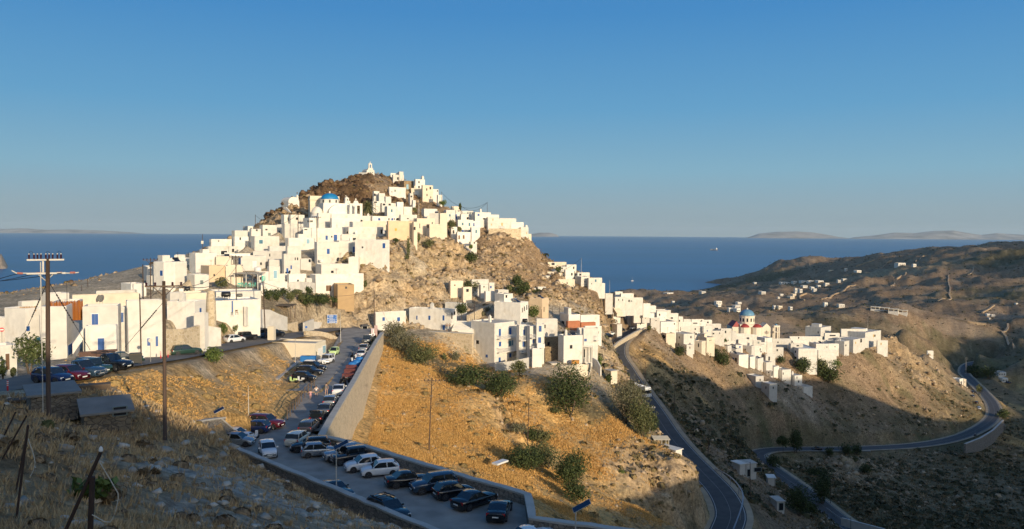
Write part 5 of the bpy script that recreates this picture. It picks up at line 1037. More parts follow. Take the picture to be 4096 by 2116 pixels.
def hill_church():
    Y = 264; s = .28555*scale_at(Y); p, rz = frame_at('C', 1160, 880, Y, 12)
    r = empty('church', p, rz); tag(r, 'domed white church with a bright blue dome below the summit rock', 'church')
    X = lambda c: (c-1160)*s; Z = lambda v: (880-v)*s
    m = MB(); m.box(X(1030), X(1475), 0, 9, -6, Z(745)); m.build('wall', WH, r)
    m = MB(); vault(m, X(1085), X(1475), -2.2, .2, Z(880), Z(750)-Z(880), 18); m.box(X(1085), X(1500), -2.25, 0, -6, Z(880)+.01); m.build('barrel_vault', WH, r, False)
    m = MB(); cx = X(1158); cyy = 4.5; rr = 132*s
    m.lathe([(rr, Z(745)-.2), (rr, Z(692)), (rr*1.03, Z(690)), (rr*1.03, Z(686))], 8, (cx, cyy, 0)); d = m.build('drum', WH, r)
    for a in (-100, -55, -145): q = math.radians(a); f = link('window', unit('hole', 'k'), None, d, (cx+math.cos(q)*rr*.94, cyy+math.sin(q)*rr*.94, Z(735)), q+math.pi/2); f.scale = (.7, 3, .9)
    m = MB(); m.lathe([(a, b+Z(688)) for a, b in dome_prof(126*s, 90*s)], 28, (cx, cyy, 0)); m.build('dome', BLUE, r, True)
    m = MB(); cross(m, cx, cyy, Z(603), 34*s); m.lathe([(.18, 0), (.22, .2), (.1, .35)], 8, (cx, cyy, Z(605))); m.build('cross', WH, r)
    m = MB(); m.lathe([(a, b+Z(905)) for a, b in dome_prof(84*s, 112*s)], 20, (X(955), 1.5, 0)); m.lathe([(84*s, -6), (84*s, Z(905))], 20, (X(955), 1.5, 0)); m.build('apse', WH, r, True)
    m = MB(); m.box(X(1365), X(1436), 3, 5.2, -3, Z(705)); m.box(X(1368), X(1420), 3.2, 5, Z(705), Z(660)); m.lathe([(26*s, 0), (14*s, 12*s), (2*s, 22*s)], 8, (X(1394), 4, Z(660))); cross(m, X(1382), 4, Z(642), 20*s); t = m.build('bell_tower', WH, r)
    f = link('bell_opening', unit('hole', 'k'), None, t, (X(1405), 2.98, Z(815)), 0); f.scale = (.75, 1, 80*s)
    f = link('bell_opening', unit('hole', 'k'), None, t, (X(1400), 3.18, Z(700)), 0); f.scale = (.4, 1, 25*s)
    m = MB(); m.box(X(925), X(1345), 10, 13, -3, Z(678)); m.box(X(915), X(1350), 9.6, 13.3, Z(690), Z(678)); m.box(X(925), X(1345), 9.9, 13, Z(678), Z(630)); m.build('rear_block', WALLS['cream'], r)
    q, rz2 = frame_at('C', 1485, 890, 262, 8); r2 = empty('belfry', q, rz2); tag(r2, 'small white belfry wall with arched openings beside the palm', 'belfry')
    m = MB(); m.box(-2, -1.3, 0, .6, -2, 2.6); m.box(1.3, 2.1, 0, .6, -2, 2.6); m.box(-.35, .35, 0, .6, -2, 2.6); m.box(-2, 2.1, -.03, .63, 2.6, 3.3); m.box(-.9, .9, 0, .6, 3.3, 4.2, .4, 0); cross(m, 0, .3, 4.2, .8); m.build('wall', WH, r2)
hill_church()
def summit_chapel():
    Y = 346; s = .24038*scale_at(Y); p, rz = frame_at('E', 130, 325, Y, 22); p.z -= .3
    r = empty('chapel', p, rz); tag(r, 'tiny white summit chapel with a stepped bell gable on top', 'chapel')
    X = lambda c: (c-133)*s; Z = lambda v: (325-v)*s
    m = MB(); m.box(X(72), X(196), 0, 6, -3, Z(262)); vault(m, X(78), X(190), 0.25, 6, Z(262)-.01, Z(212)-Z(262), 12); m.build('wall', WH, r)
    m = MB(); m.prism([(X(66), -.25), (X(202), -.25), (X(202), .24), (X(66), .24)], -3, Z(240)); 
    i = len(m.v); pr = [(X(85), Z(240)), (X(95), Z(205)), (X(172), Z(205)), (X(183), Z(240))]
    m.quadbox([Vector((pr[0][0], -.24, pr[0][1])), Vector((pr[3][0], -.24, pr[3][1])), Vector((pr[3][0], .23, pr[3][1])), Vector((pr[0][0], .23, pr[0][1])), Vector((pr[1][0], -.24, pr[1][1])), Vector((pr[2][0], -.24, pr[2][1])), Vector((pr[2][0], .23, pr[2][1])), Vector((pr[1][0], .23, pr[1][1]))])
    m.build('gable', WH, r)
    m = MB(); m.box(X(100), X(118), -.22, .22, Z(205), Z(150)); m.box(X(142), X(160), -.22, .22, Z(205), Z(150)); m.box(X(100), X(160), -.23, .23, Z(150), Z(130)); cross(m, X(130), 0, Z(130), .8); m.build('bell_gable', WH, r)
    f = link('door', unit('door', 'g'), None, r, (X(130), -.26, 0), 0); f.scale = (30*s, 1, 52*s)
    f = link('window', unit('hole', 'k'), None, r, (X(168), -.26, 36*s), 0); f.scale = (14*s, 1, 16*s)
    wallD('terrace_wall', [(-60, 285, 310, 345), (60, 290, 318, 343), (150, 320, 345, 343), (225, 365, 392, 342), (250, 385, 400, 342)], .4, WH, 'low white terrace parapet and stair beside the summit chapel', None, c='E')
summit_chapel()
def rock_chapel():
    Y = 293; s = .28555*scale_at(Y); p, rz = frame_at('C', 540, 805, Y, 24); r = empty('chapel', p, rz); tag(r, 'white barrel vaulted chapel on the left flank rock', 'chapel')
    X = lambda c: (c-540)*s; Z = lambda v: (805-v)*s
    m = MB(); vault(m, 0, X(700), 0, 6.5, -3, Z(655)-Z(720), 16, Z(720)+3); m.build('wall', WH, r)
    m = MB(); m.box(X(678), X(706), 1, 1.6, Z(700), Z(640)); m.lathe([(.36, 0), (.3, .3), (.05, .5)], 10, (X(692), 1.3, Z(640))); m.build('chimney', WH, r)
    wallD('terrace_wall', [(470, 800, 900, 289), (500, 800, 890, 288), (560, 870, 905, 286), (600, 890, 915, 284)], .5, WH, 'curved white parapet sweeping down from the rock chapel', None, c='C')
rock_chapel()
def red_church():
    Y = 425; s = .3006*scale_at(Y); p, rz = frame_at('K', 1822, 830, Y, 18); r = empty('church', p, rz); tag(r, 'cream church with a pale blue dome and dark red half domes', 'church')
    X = lambda c: (c-1822)*s; Z = lambda v: (830-v)*s
    W = 115*s
    m = MB(); m.box(-W*2, W*1.55, 0, W*2.2, -4, Z(690)); m.box(-W*2.06, W*1.6, -.12, W*2.26, Z(700), Z(690)); m.build('wall', CREAM, r)
    for sx_ in (-.62, .82):
        m = MB(); m.lathe([(W*.62, -4), (W*.62, Z(700)), (W*.66, Z(698)), (W*.66, Z(692))], 10, (W*sx_, .3, 0)); m.build('apse', CREAM, r)
        m = MB(); m.lathe([(a, b+Z(693)) for a, b in dome_prof(W*.60, 46*s)], 18, (W*sx_, .3, 0)); m.build('half_dome', RED, r, True)
    m = MB(); m.v += [Vector(q) for q in ((-W*2, 0, Z(689)), (-W, 0, Z(689)), (-W, W*2, Z(689)), (-W*2, W*2, Z(689)), (-W*1.5, .6, Z(615)), (-W*1.5, W*1.8, Z(615)))]; m.f += [(0, 1, 4), (1, 2, 5, 4), (2, 3, 5), (3, 0, 4, 5), (0, 3, 2, 1)]; m.build('roof', RED, r)
    cx, cy = 0, W*1.0; rr = 104*s
    m = MB(); m.box(-rr*1.3, rr*1.3, cy-rr*1.3, cy+rr*1.3, Z(692), Z(655)); m.lathe([(rr*.98, Z(655)-.1), (rr*.98, Z(556)), (rr*1.05, Z(552)), (rr*1.05, Z(545))], 12, (cx, cy, 0)); d = m.build('drum', CREAM, r)
    for a in range(-180, 1, 30):
        q = math.radians(a+15); f = link('window', unit('hole', 'k'), None, d, (cx+math.cos(q)*rr*.955, cy+math.sin(q)*rr*.955, Z(625)), q+math.pi/2); f.scale = (20*s, 3, 46*s)
    m = MB(); m.lathe([(a, b+Z(547)) for a, b in dome_prof(96*s, 82*s)], 28, (cx, cy, 0)); m.build('dome', BLUE2, r, True)
    m = MB(); m.lathe([(.5, 0), (.55, .4), (.3, .8), (.02, 1)], 10, (cx, cy, Z(468))); m.build('finial', WH, r)
    # gabled right arm
    gx0, gx1 = W*1.4, W*2.5
    m = MB(); m.box(gx0, gx1, -.6, W*1.3, -4, Z(700)); i = len(m.v); g = (gx0+gx1)/2
    m.v += [Vector(q) for q in ((gx0, -.6, Z(700)), (gx1, -.6, Z(700)), (g, -.6, Z(640)), (gx0, W*1.3, Z(700)), (gx1, W*1.3, Z(700)), (g, W*1.3, Z(640)))]; m.f += [(i, i+1, i+2), (i+5, i+4, i+3), (i+1, i+4, i+5, i+2), (i+3, i, i+2, i+5)]; ga = m.build('gable', CREAM, r)
    for dx in (-.75, 0, .75): f = link('window', unit('hole', 'k'), None, ga, (g+dx, -.61, Z(780)), 0); f.scale = (.4, 1, (1.7 if dx == 0 else 1.3))
    q, rz2 = frame_at('L', 465, 500, 424, 20); r2 = empty('bell_tower', q, rz2); tag(r2, 'cream bell tower with arched openings and blue cap', 'bell tower'); s2 = .3305*scale_at(424)
    m = MB(); w = 33*s2
    for lo, hi in ((500, 448), (440, 385)):
        z0, z1 = (500-lo)*s2-(3 if lo == 500 else 0), (500-hi)*s2
        for ax in (-1, 1):
            for ay in (-1, 1): m.box(ax*w-(.55 if ax > 0 else 0), ax*w+(.55 if ax < 0 else 0), ay*w-(.55 if ay > 0 else 0), ay*w+(.55 if ay < 0 else 0), z0, z1)
    for v0, v1 in ((448, 440), (385, 365)): m.box(-w*1.08, w*1.08, -w*1.08, w*1.08, (500-v0)*s2, (500-v1)*s2)
    m.build('wall', CREAM, r2); MB().lathe([(a, b+(500-365)*s2) for a, b in dome_prof(15*s2, 20*s2)], 14).build('cap', BLUE2, r2, True)
red_church()
# round stone stump
def stump():
    p, rz = frame_at('Y', 1082, 1175, 140); r = empty('windmill_stump', p); tag(r, 'round tapering rubble stone windmill stump', 'ruin'); s = .22541*scale_at(140)
    m = MB(); m.lathe([(90*s, -2), (88*s, 40*s), (80*s, 250*s), (66*s, 420*s), (62*s, 455*s), (40*s, 458*s), (38*s, 430*s)], 20); m.build('wall', STONEL, r)
stump()
# ---- stairs
def stairs(label, c, a, b, Ya, Yb, w, n, m=WH):
    """flight from picture point a (foot) to b (head)"""
    p = at(*px(c, *a), Ya); q = at(*px(c, *b), Yb); d = q-p; L = math.hypot(d.x, d.y); rz = math.atan2(d.y, d.x)-math.pi/2
    mb = MB()
    for k in range(n): mb.box(-w/2, w/2, L*k/n, L*(k+1)/n, d.z*k/n-1.2, d.z*(k+1)/n)
    o = mb.build('staircase', m, None, False, p, rz); tag(o, label, 'stairs')
stairs('white stair flight climbing between the two cliffs', 'G', (400, 1300), (450, 930), 252, 274, 4.5, 22, WALLS['cream'])
stairs('white outside stair left of the front porch block', 'A', (770, 1270), (880, 1110), 102.6, 103.2, 1.2, 12)
stairs('white steps beside the long street house', 'H', (350, 945), (400, 815), 200, 207, 5.5, 9)
stairs('stone stairway climbing left of the two window house', 'I', (1330, 960), (1250, 840), 315, 322, 2.5, 14, WALLS['cream'])
wallD('stair_wall', [(360, 855, 880, 273), (460, 950, 985, 262), (550, 1020, 1045, 256)], .4, WH, 'sloping white parapet beside the cliff stair flight', None, c='G')
# ================================================================ vehicles
def paint(name, col, rough=.22, metal=.0): return mat(name, col, rough, .03, 2, coat=.6, metal=metal)
CP_ = {'white': paint('car_white', (.72, .73, .74)), 'silver': paint('car_silver', (.30, .33, .36), .25, .5), 'grey': paint('car_grey', (.11, .12, .13), .25, .3), 'black': paint('car_black', (.008, .009, .012)),
      'navy': paint('car_navy', (.008, .018, .07)), 'red': paint('car_dark_red', (.085, .008, .014)), 'green': paint('car_green', (.02, .05, .04)), 'cream': paint('car_cream', (.62, .60, .52)), 'blue': paint('car_blue_grey', (.03, .06, .10), .25, .2),
      'lime': paint('car_lime', (.55, .72, .30)), 'bronze': paint('car_bronze', (.10, .085, .09), .25, .3)}
GLASS = mat('car_glass', (.012, .016, .02), .06, .05, 2, spec=.8); RUB = mat('tyre_rubber', (.015, .015, .016), .85, .1, 5); RIM = mat('wheel_rim', (.38, .39, .40), .35, .05, 3, metal=.7)
HEADL = mat('headlamp', (.62, .66, .70), .12, .05, 3, spec=.8); TAILL = mat('tail_lamp', (.42, .012, .012), .2, .05, 3); PLATE = mat('number_plate', (.70, .70, .66), .5, .04, 3); DTRIM = mat('dark_trim', (.02, .02, .022), .6, .1, 4)
#       L    W    H    belt  hood  wsb   wsf   rrt   rrb   tail  clearance boxiness
CT = {'hatch': (3.75, 1.66, 1.47, .93, .80, .24, .07, -.36, -.475, .98, .2, 0), 'sedan': (4.45, 1.73, 1.42, .90, .80, .20, .03, -.20, -.35, .95, .2, 0), 'wagon': (4.35, 1.74, 1.48, .92, .82, .20, .05, -.40, -.48, .96, .2, 0),
      'suv': (4.4, 1.82, 1.66, 1.05, .96, .21, .07, -.40, -.485, 1.1, .26, 0), 'jeep': (3.55, 1.6, 1.68, 1.02, .96, .13, .07, -.46, -.485, 1.02, .3, 1), 'pickup': (5.1, 1.82, 1.75, 1.08, 1.02, .17, .07, -.10, -.13, 1.08, .3, 0),
      'van': (4.5, 1.85, 1.85, 1.08, .98, .30, .18, -.46, -.49, 1.1, .22, 1), 'coupe': (4.35, 1.74, 1.31, .88, .76, .18, .0, -.17, -.38, .93, .17, 0), 'micro': (2.5, 1.42, 1.56, .92, .78, .36, .16, -.38, -.48, .95, .18, 0)}
CM = {}
def car_meshes(t):
    if t in CM: return CM[t]
    L, W, H, belt, hood, wsb, wsf, rrt, rrb, tail, cl, bx = CT[t]; w = W/2
    fr = .42 if t in ('jeep', 'van') else .34
    # lower body: loft along x
    st = [(-.5, tail*.82, .84), (-.485, tail, .93), (rrb if t in ('sedan', 'coupe') else -.47, tail, .97), (rrt, belt+.02, 1), (-.1, belt, 1), (wsb-.03, belt, 1), (wsb+.02, belt-.015, .99), ((wsb+.46)/2, (hood+belt)/2+.02*(1-bx), .97), (.46, hood-.06*(1-bx), .90 if not bx else .97), (.495, hood*.72 if not bx else hood*.93, .80 if not bx else .93), (.5, cl+.3, .76 if not bx else .9)]
    if t == 'pickup': st = [(-.5, 1.05, .95), (-.49, 1.08, .97), (-.3, 1.08, .99), (-.14, 1.08, 1)] + st[4:]
    m = MB(); sec = 9
    for xf, zt, wf in st:
        ww = w*wf
        for y, z in ((ww*.90, cl), (ww*.985, cl+.14), (ww, cl+.32), (ww*.985, zt-.20), (ww*.95, zt-.06), (ww*.86, zt)): m.v.append(Vector((xf*L, y, z)))
        m.v.append(Vector((xf*L, 0, zt+.025)))
        for y, z in ((-ww*.86, zt), (-ww*.95, zt-.06), (-ww*.985, zt-.20), (-ww, cl+.32), (-ww*.985, cl+.14), (-ww*.90, cl)): m.v.append(Vector((xf*L, y, z)))
    k = 13; n = len(st)
    for i in range(n-1):
        for j in range(k-1): m.f.append((i*k+j, i*k+j+1, (i+1)*k+j+1, (i+1)*k+j))
        m.f.append((i*k+k-1, i*k, (i+1)*k, (i+1)*k+k-1))
    m.f.append(tuple(range(k))); m.f.append(tuple((n-1)*k+j for j in reversed(range(k))))
    # roof skin and pillars
    wr = w*(.80 if not bx else .88); wb = w*.93
    rf = [(rrt+.0, H-.06), (rrt+.06, H-.015), ((rrt+wsf)/2, H), (wsf-.05, H-.02), (wsf, H-.07)]
    i0 = len(m.v)
    for xf, z in rf:
        for y, dz in ((wr+.03, -.07), (wr*.93, -.012), (0, .02), (-wr*.93, -.012), (-wr-.03, -.07)): m.v.append(Vector((xf*L, y, z+dz)))
    for i in range(len(rf)-1):
        for j in range(4): m.f.append((i0+i*5+j, i0+i*5+j+1, i0+i*5+6+j, i0+i*5+5+j))
    def pillar(xa, xb, za, zb, s, th=.05, wd=.09):
        m.quadbox([Vector((xa*L-wd/2, s*(wb-.03), za)), Vector((xa*L+wd/2, s*(wb-.03), za)), Vector((xa*L+wd/2, s*(wb+.012), za)), Vector((xa*L-wd/2, s*(wb+.012), za)), Vector((xb*L-wd/2, s*(wr-.02), zb)), Vector((xb*L+wd/2, s*(wr-.02), zb)), Vector((xb*L+wd/2, s*(wr+.03), zb)), Vector((xb*L-wd/2, s*(wr+.03), zb))])
    mid = (wsf+rrt)/2-.01
    for s in (1, -1):
        pillar(wsb-.015, wsf-.01, belt-.03, H-.09, s); pillar(mid-.01, mid, belt-.03, H-.09, s); pillar(rrb+.03, rrt+.03, tail-.06, H-.09, s, wd=.30 if t in ('hatch', 'jeep', 'suv', 'micro') else .16)
    me = m.mesh('body', True); bm = bmesh.new(); bm.from_mesh(me); bmesh.ops.recalc_face_normals(bm, faces=bm.faces); bm.to_mesh(me); bm.free()
    body = me
    g = MB(); wr2 = wr-.01; wb2 = wb-.012
    g.quadbox([Vector((rrb*L, -wb2, belt-.05)), Vector((wsb*L, -wb2, belt-.05)), Vector((wsb*L, wb2, belt-.05)), Vector((rrb*L, wb2, belt-.05)), Vector((rrt*L, -wr2, H-.06)), Vector((wsf*L, -wr2, H-.08)), Vector((wsf*L, wr2, H-.08)), Vector((rrt*L, wr2, H-.06))])
    glass = g.mesh('windows')
    R = .30 if t in ('hatch', 'sedan', 'wagon', 'coupe') else .25 if t == 'micro' else .35
    ty = MB(); ty.lathe([(R*.62, -.1), (R*.96, -.1), (R, -.06), (R, .06), (R*.96, .1), (R*.62, .1)], 20); tyre = ty.mesh('tyre', True)
    ri = MB(); ri.lathe([(R*.60, -.02), (R*.64, .085), (R*.55, .06), (R*.2, .05), (R*.12, .08), (.01, .08)], 10)
    for a in range(5): q = a*math.pi*.4; ri.tube([(0, 0, .075), (math.cos(q)*R*.6, math.sin(q)*R*.6, .085)], R*.09, 4)
    rim = ri.mesh('rim')
    hl = MB().box(-.06, .03, -.17, .17, -.07, .07, .0, .03).mesh('headlight'); tl = MB().box(-.03, .05, -.13, .13, -.12, .12).mesh('taillight'); pl = MB().box(-.012, .012, -.26, .26, -.055, .055).mesh('number_plate')
    gr = MB().box(-.03, .02, -w*.55, w*.55, -.09, .07, 0, .05).mesh('grille'); mi = MB().box(-.06, .07, -.10, .10, -.06, .07, .02, .02).mesh('mirror')
    ub = MB(); ub.box(-L*.47, L*.47, -w*.86, w*.86, cl-.06, cl+.03)
    for xs in (-.31, .32):
        for s in (-1, 1): ub.lathe([(R*1.13, -.02), (R*1.13, .0)], 18); 
    ub = MB().box(-L*.47, L*.47, -w*.84, w*.84, cl-.07, cl+.02)
    for xs in (-.31, .32):
        for s in (-1, 1):
            i = len(ub.v)
            for a in range(14):
                q = math.pi*2*a/14; ub.v.append(Vector((xs*L+math.cos(q)*R*1.16, s*(w+.004), R+math.sin(q)*R*1.16)))
            for a in range(14):
                q = math.pi*2*a/14; ub.v.append(Vector((xs*L+math.cos(q)*R*1.16, s*(w-.25), R+math.sin(q)*R*1.16)))
            ub.f.append(tuple(i+a for a in range(14))); ub.f += [(i+a, i+(a+1) % 14, i+14+(a+1) % 14, i+14+a) for a in range(14)]
    CM[t] = dict(body=body, glass=glass, tyre=tyre, rim=rim, hl=hl, tl=tl, pl=pl, gr=gr, mi=mi, ub=ub.mesh('underbody'), R=R)
    return CM[t]
def mlink(name, me, m, parent, loc=(0, 0, 0), rot=(0, 0, 0)):
    """link with the material held by the object, so that meshes can be shared between colours"""
    if len(me.materials) == 0: me.materials.append(None)
    o = bpy.data.objects.new(name, me); C.objects.link(o); o.parent = parent; o.location = loc; o.rotation_euler = rot
    o.material_slots[0].link = 'OBJECT'; o.material_slots[0].material = m
    return o
def car(p, head, t, col, label, group=None, cat='car', name='car', extras='', roofcol=None, pitch=0.0):
    M = car_meshes(t); L, W, H, belt, hood, wsb, wsf, rrt, rrb, tail, cl, bx = CT[t]; w = W/2
    r = empty(name, p, 0); r.rotation_euler = (0, pitch, math.radians(head)); tag(r, label, cat, group)
    mlink('body', M['body'], CP_[col], r); mlink('windows', M['glass'], GLASS, r); mlink('underbody', M['ub'], DTRIM, r)
    for xs in (-.31, .32):
        for s in (-1, 1):
            wo = mlink('wheel', M['tyre'], RUB, r, (xs*L, s*(w-.10), M['R']), (-s*math.pi/2, 0, 0)); mlink('rim', M['rim'], RIM, wo)
    zf = hood*.80 if not bx else hood*.84
    for s in (-1, 1):
        mlink('headlight', M['hl'], HEADL, r, (L*.478, s*w*.66, zf-.04)); mlink('taillight', M['tl'], TAILL, r, (-L*.487, s*w*.76, tail*.83)); mlink('mirror', M['mi'], CP_[col], r, (L*(wsb-.05), s*(w+.10), belt+.06))
    mlink('grille', M['gr'], DTRIM, r, (L*.493, 0, cl+.30)); mlink('number_plate', M['pl'], PLATE, r, (L*.508, 0, cl+.22)); mlink('number_plate', M['pl'], PLATE, r, (-L*.507, 0, tail*.62))
    if t == 'pickup': MB().box(-L*.485, -L*.16, -w*.84, w*.84, 1.07, 1.10).build('bed_hollow_shade', DTRIM, r)  # dark plate standing in for the shaded hollow of the open bed
    if 'rack' in extras:
        m = MB()
        for x in (-.3, -.18, -.05): m.box(x*L-.03, x*L+.03, -w*.8, w*.8, H+.07, H+.11)
        for s in (-1, 1): m.box(-.36*L, .02*L, s*w*.72-.025, s*w*.72+.025, H, H+.09)
        m.build('roof_rack', IRON, r)
    if 'board' in extras: MB().box(-.34*L, .02*L, -w*.55, w*.55, H+.06, H+.16, .1, .05).build('roof_load', CP_['white'], r)
    if 'boot' in extras: MB().quadbox([Vector(q) for q in ((-L*.38, -w*.8, H-.03), (-L*.38, w*.8, H-.03), (-L*.60, w*.75, H+.42), (-L*.60, -w*.75, H+.42), (-L*.38, -w*.8, H+.02), (-L*.38, w*.8, H+.02), (-L*.60, w*.75, H+.47), (-L*.60, -w*.75, H+.47))]).build('tailgate', CP_[col], r)
    if 'spare' in extras: s_ = mlink('spare_wheel', M['tyre'], RUB, r, (-L*.5-.1, 0, .95), (0, math.pi/2, 0)); mlink('rim', M['rim'], RIM, s_, (0, 0, 0), (math.pi, 0, 0))
    if 'bullbar' in extras:
        m = MB()
        for z in (.55, .85): m.tube([(L*.53, -w*.7, z), (L*.55, 0, z), (L*.53, w*.7, z)], .035, 6)
        for s in (-1, 1): m.tube([(L*.50, s*w*.35, .4), (L*.55, s*w*.33, .9)], .03, 6)
        m.build('bull_bar', RIM, r)
    return r
def lotcar(c, x, y, head, t, col, label, z=LOT, **kw):
    u, v = px(c, x, y); p = on_z(u, v, z+.004); return car(p, head, t, col, label, kw.pop('group', 'cars in the lower car park'), **kw)
lotcar('T', 335, 765, -3, 'hatch', 'silver', 'silver grey hatchback parked side on at the left corner of car park')
lotcar('T', 320, 700, -2, 'hatch', 'white', 'white hatchback mostly hidden behind the silver grey side on hatchback')
lotcar('T', 560, 590, 172, 'hatch', 'navy', 'old navy hatchback parked beside the stone wedge wall')
lotcar('T', 715, 530, -14, 'suv', 'red', 'dark red suv parked at the foot of the dry bank')
lotcar('T', 735, 895, -66, 'hatch', 'white', 'white hatchback driving towards the camera in the middle of the car park')
lotcar('T', 1140, 735, 84, 'wagon', 'cream', 'cream estate car seen from behind, first in the lane')
lotcar('T', 1300, 835, 196, 'wagon', 'black', 'black estate car with chrome window trim beside the cream estate')
lotcar('T', 1415, 905, 18, 'hatch', 'silver', 'silver hatchback with its tail to the near lot')
lotcar('T', 1700, 960, 208, 'jeep', 'silver', 'silver grey small jeep with white hardtop beside solar lamp post')
lotcar('U', 820, 670, 208, 'jeep', 'black', 'black small jeep with white wheel arches and bull bar', extras='bullbar')
lotcar('U', 1010, 760, 205, 'hatch', 'white', 'white hatchback with black wheels beside the black small jeep')
lotcar('U', 1230, 830, 197, 'hatch', 'white', 'small white three door hatchback with silver wheels, rightmost white car')
lotcar('V', 490, 690, 22, 'sedan', 'black', 'old black saloon with its boot towards the lot')
lotcar('V', 850, 770, 206, 'suv', 'blue', 'dark blue grey crossover facing the lot')
lotcar('V', 1140, 860, 30, 'hatch', 'black', 'black hatchback reversed between dark crossover and black liftback')
lotcar('V', 1450, 985, 46, 'sedan', 'black', 'black liftback with white number plate, second from the corner')
lotcar('V', 1810, 1130, 82, 'coupe', 'black', 'black coupe with red tail lights in the wall corner')
def roofcar(c, x, y, head, t, col, label, **kw):
    u, v = px(c, x, y); q = on_z(u, v, LOT+CT[t][2]); return car(Vector((q.x, q.y, LOT+.004)), head, t, col, label, 'cars in the lower car park', **kw)
def behindwall(x, t, col, label, gap, **kw):
    y = 1120+(x-560)*211/500; q = on_z(x*K, y*K, LOT+1); w_ = CT[t][1]/2+gap; car(Vector((q.x+.70*w_, q.y+.714*w_, LOT+.004)), -44.5, t, col, label, 'cars in the lower car park', **kw)
behindwall(815, 'coupe', 'black', 'dark car showing only its roof behind the near rubble wall', .3)
behindwall(945, 'suv', 'black', 'dark suv with a roof rack half hidden by the near wall', .35, extras='rack')
roofcar('V', 2290, 1290, 30, 'sedan', 'white', 'white car showing its roof at the bottom picture edge')
LG = 'cars parked along the lane'
lotcar('T', 1285, 575, 90, 'wagon', 'bronze', 'dark estate car with pale roof in the lane behind cream estate', group=LG)
lotcar('T', 1395, 455, 95, 'hatch', 'black', 'black hatchback with its tailgate raised in the lane', group=LG, extras='boot')
lotcar('T', 1495, 345, 96, 'sedan', 'grey', 'dark grey saloon in the lane above the open tailgate car', group=LG)
lotcar('S', 905, 1225, 96, 'wagon', 'silver', 'silver estate car seen from behind on the lane', group=LG)
lotcar('S', 1020, 1075, 96, 'sedan', 'white', 'white saloon with red tail lights near the walking man', group=LG)
lotcar('c', 905, 735, 94, 'sedan', 'white', 'white saloon parked behind the scooters on the lane', group=LG)
lotcar('c', 965, 610, 93, 'suv', 'silver', 'silver suv with roof rails on the lane', group=LG)
lotcar('c', 1040, 410, 92, 'pickup', 'grey', 'dark grey pickup at the head of the lane row', group=LG)
lotcar('c', 275, 690, 265, 'micro', 'lime', 'tiny pale green car facing down the lane', group=LG)
lotcar('S', 850, 680, 252, 'jeep', 'white', 'white small jeep facing down beside the depot building', group=LG)
lotcar('b', 1010, 950, -8, 'suv', 'black', 'black suv with white roof boards in the walled bay', z=-23.85, group=LG, extras='board')
lotcar('b', 930, 1040, -8, 'suv', 'black', 'black suv without roof load, middle one in the walled bay', z=-23.85, group=LG)
lotcar('b', 830, 1140, -8, 'hatch', 'black', 'black hatchback behind the scooters, front one in the walled bay', z=-23.85, group=LG)
def surfcar(c, x, y, head, t, col, label, group='cars on the upper side road', **kw):
    u, v = px(c, x, y); p = hit(u, v, 30); q = p.copy(); q.z = ground(q.x, q.y)+.05; best = None
    for nm in ('branch', 'valley', 'lower'):
        P = ROADS[nm][0]
        for z0 in np.arange(-110, -10, .5):
            w_ = on_z(u, v, z0); d, z = path_dist(np.array([w_.x]), np.array([w_.y]), P)
            cst = d[0]*.4+abs(z[0]-z0)*3
            if d[0] < 3.3 and abs(z[0]-z0) < 1.2 and (best is None or cst < best[0]): best = (cst, Vector((w_.x, w_.y, z[0]+.05)))
    if best: q = best[1]
    return car(q, head, t, col, label, group, **kw)
surfcar('W', 560, 655, -18, 'hatch', 'navy', 'navy blue hatchback behind the thick insulator pole')
surfcar('W', 750, 612, -20, 'hatch', 'red', 'dark red hatchback beside the navy blue hatchback')
surfcar('W', 870, 570, -18, 'pickup', 'blue', 'dark blue pickup with a chrome bull bar', extras='bullbar')
surfcar('W', 1000, 525, -18, 'jeep', 'green', 'dark old jeep squeezed between two dark pickups')
surfcar('W', 1170, 490, -16, 'pickup', 'black', 'black double cab pickup with roof bars at the plaza edge', extras='rack')
surfcar('W', 1320, 405, 30, 'sedan', 'green', 'dark green saloon with red tail lights beside the thin pole')
surfcar('R', 420, 640, 42, 'wagon', 'green', 'dark green estate car beside the thick right pole')
surfcar('R', 1000, 470, 52, 'hatch', 'white', 'white boxy hatchback on the side road below scrub')
surfcar('R', 1155, 445, 52, 'jeep', 'black', 'black jeep with a white spare wheel on its tail', extras='spare')
surfcar('R', 1290, 435, 55, 'van', 'blue', 'grey blue van parked behind the black jeep')
surfcar('R', 1470, 435, 55, 'suv', 'black', 'black suv hidden behind the depot pillar')
US = 'cars on the upper street and valley roads'
for x, y, hd, t, col, lab in ((1000, 605, 62, 'hatch', 'blue', 'dark blue car, nearest of the row on the upper street'), (985, 530, 40, 'hatch', 'black', 'black car with bright red tail on the upper street'), (1030, 490, 40, 'hatch', 'white', 'white car in the row on the upper street'), (1065, 470, 40, 'hatch', 'silver', 'silver car in the row on the upper street'), (1110, 448, 40, 'hatch', 'grey', 'dark grey car in the row on the upper street'), (1165, 435, 40, 'suv', 'black', 'black suv at the far end of the upper street row')):
    surfcar('J', x, y, hd, t, col, lab, US)
surfcar('J', 1340, 400, 235, 'sedan', 'silver', 'silver car driving round the upper street bend', US)
surfcar('Q', 945, 515, 178, 'sedan', 'black', 'dark car driving on the lower road past the trees', US)
surfcar('O', 1300, 725, 80, 'suv', 'black', 'dark suv parked by the roadside below tan wall hut', US)
surfcar('O', 1305, 768, 80, 'hatch', 'grey', 'grey car parked second in the roadside row', US)
surfcar('O', 1345, 835, 75, 'hatch', 'black', 'dark car parked third in the roadside row', US)
surfcar('O', 1375, 895, 250, 'hatch', 'white', 'white car parked nearest in the roadside row', US)
surfcar('O', 1690, 620, 0, 'hatch', 'navy', 'blue car parked by the far right roadside shed', US)
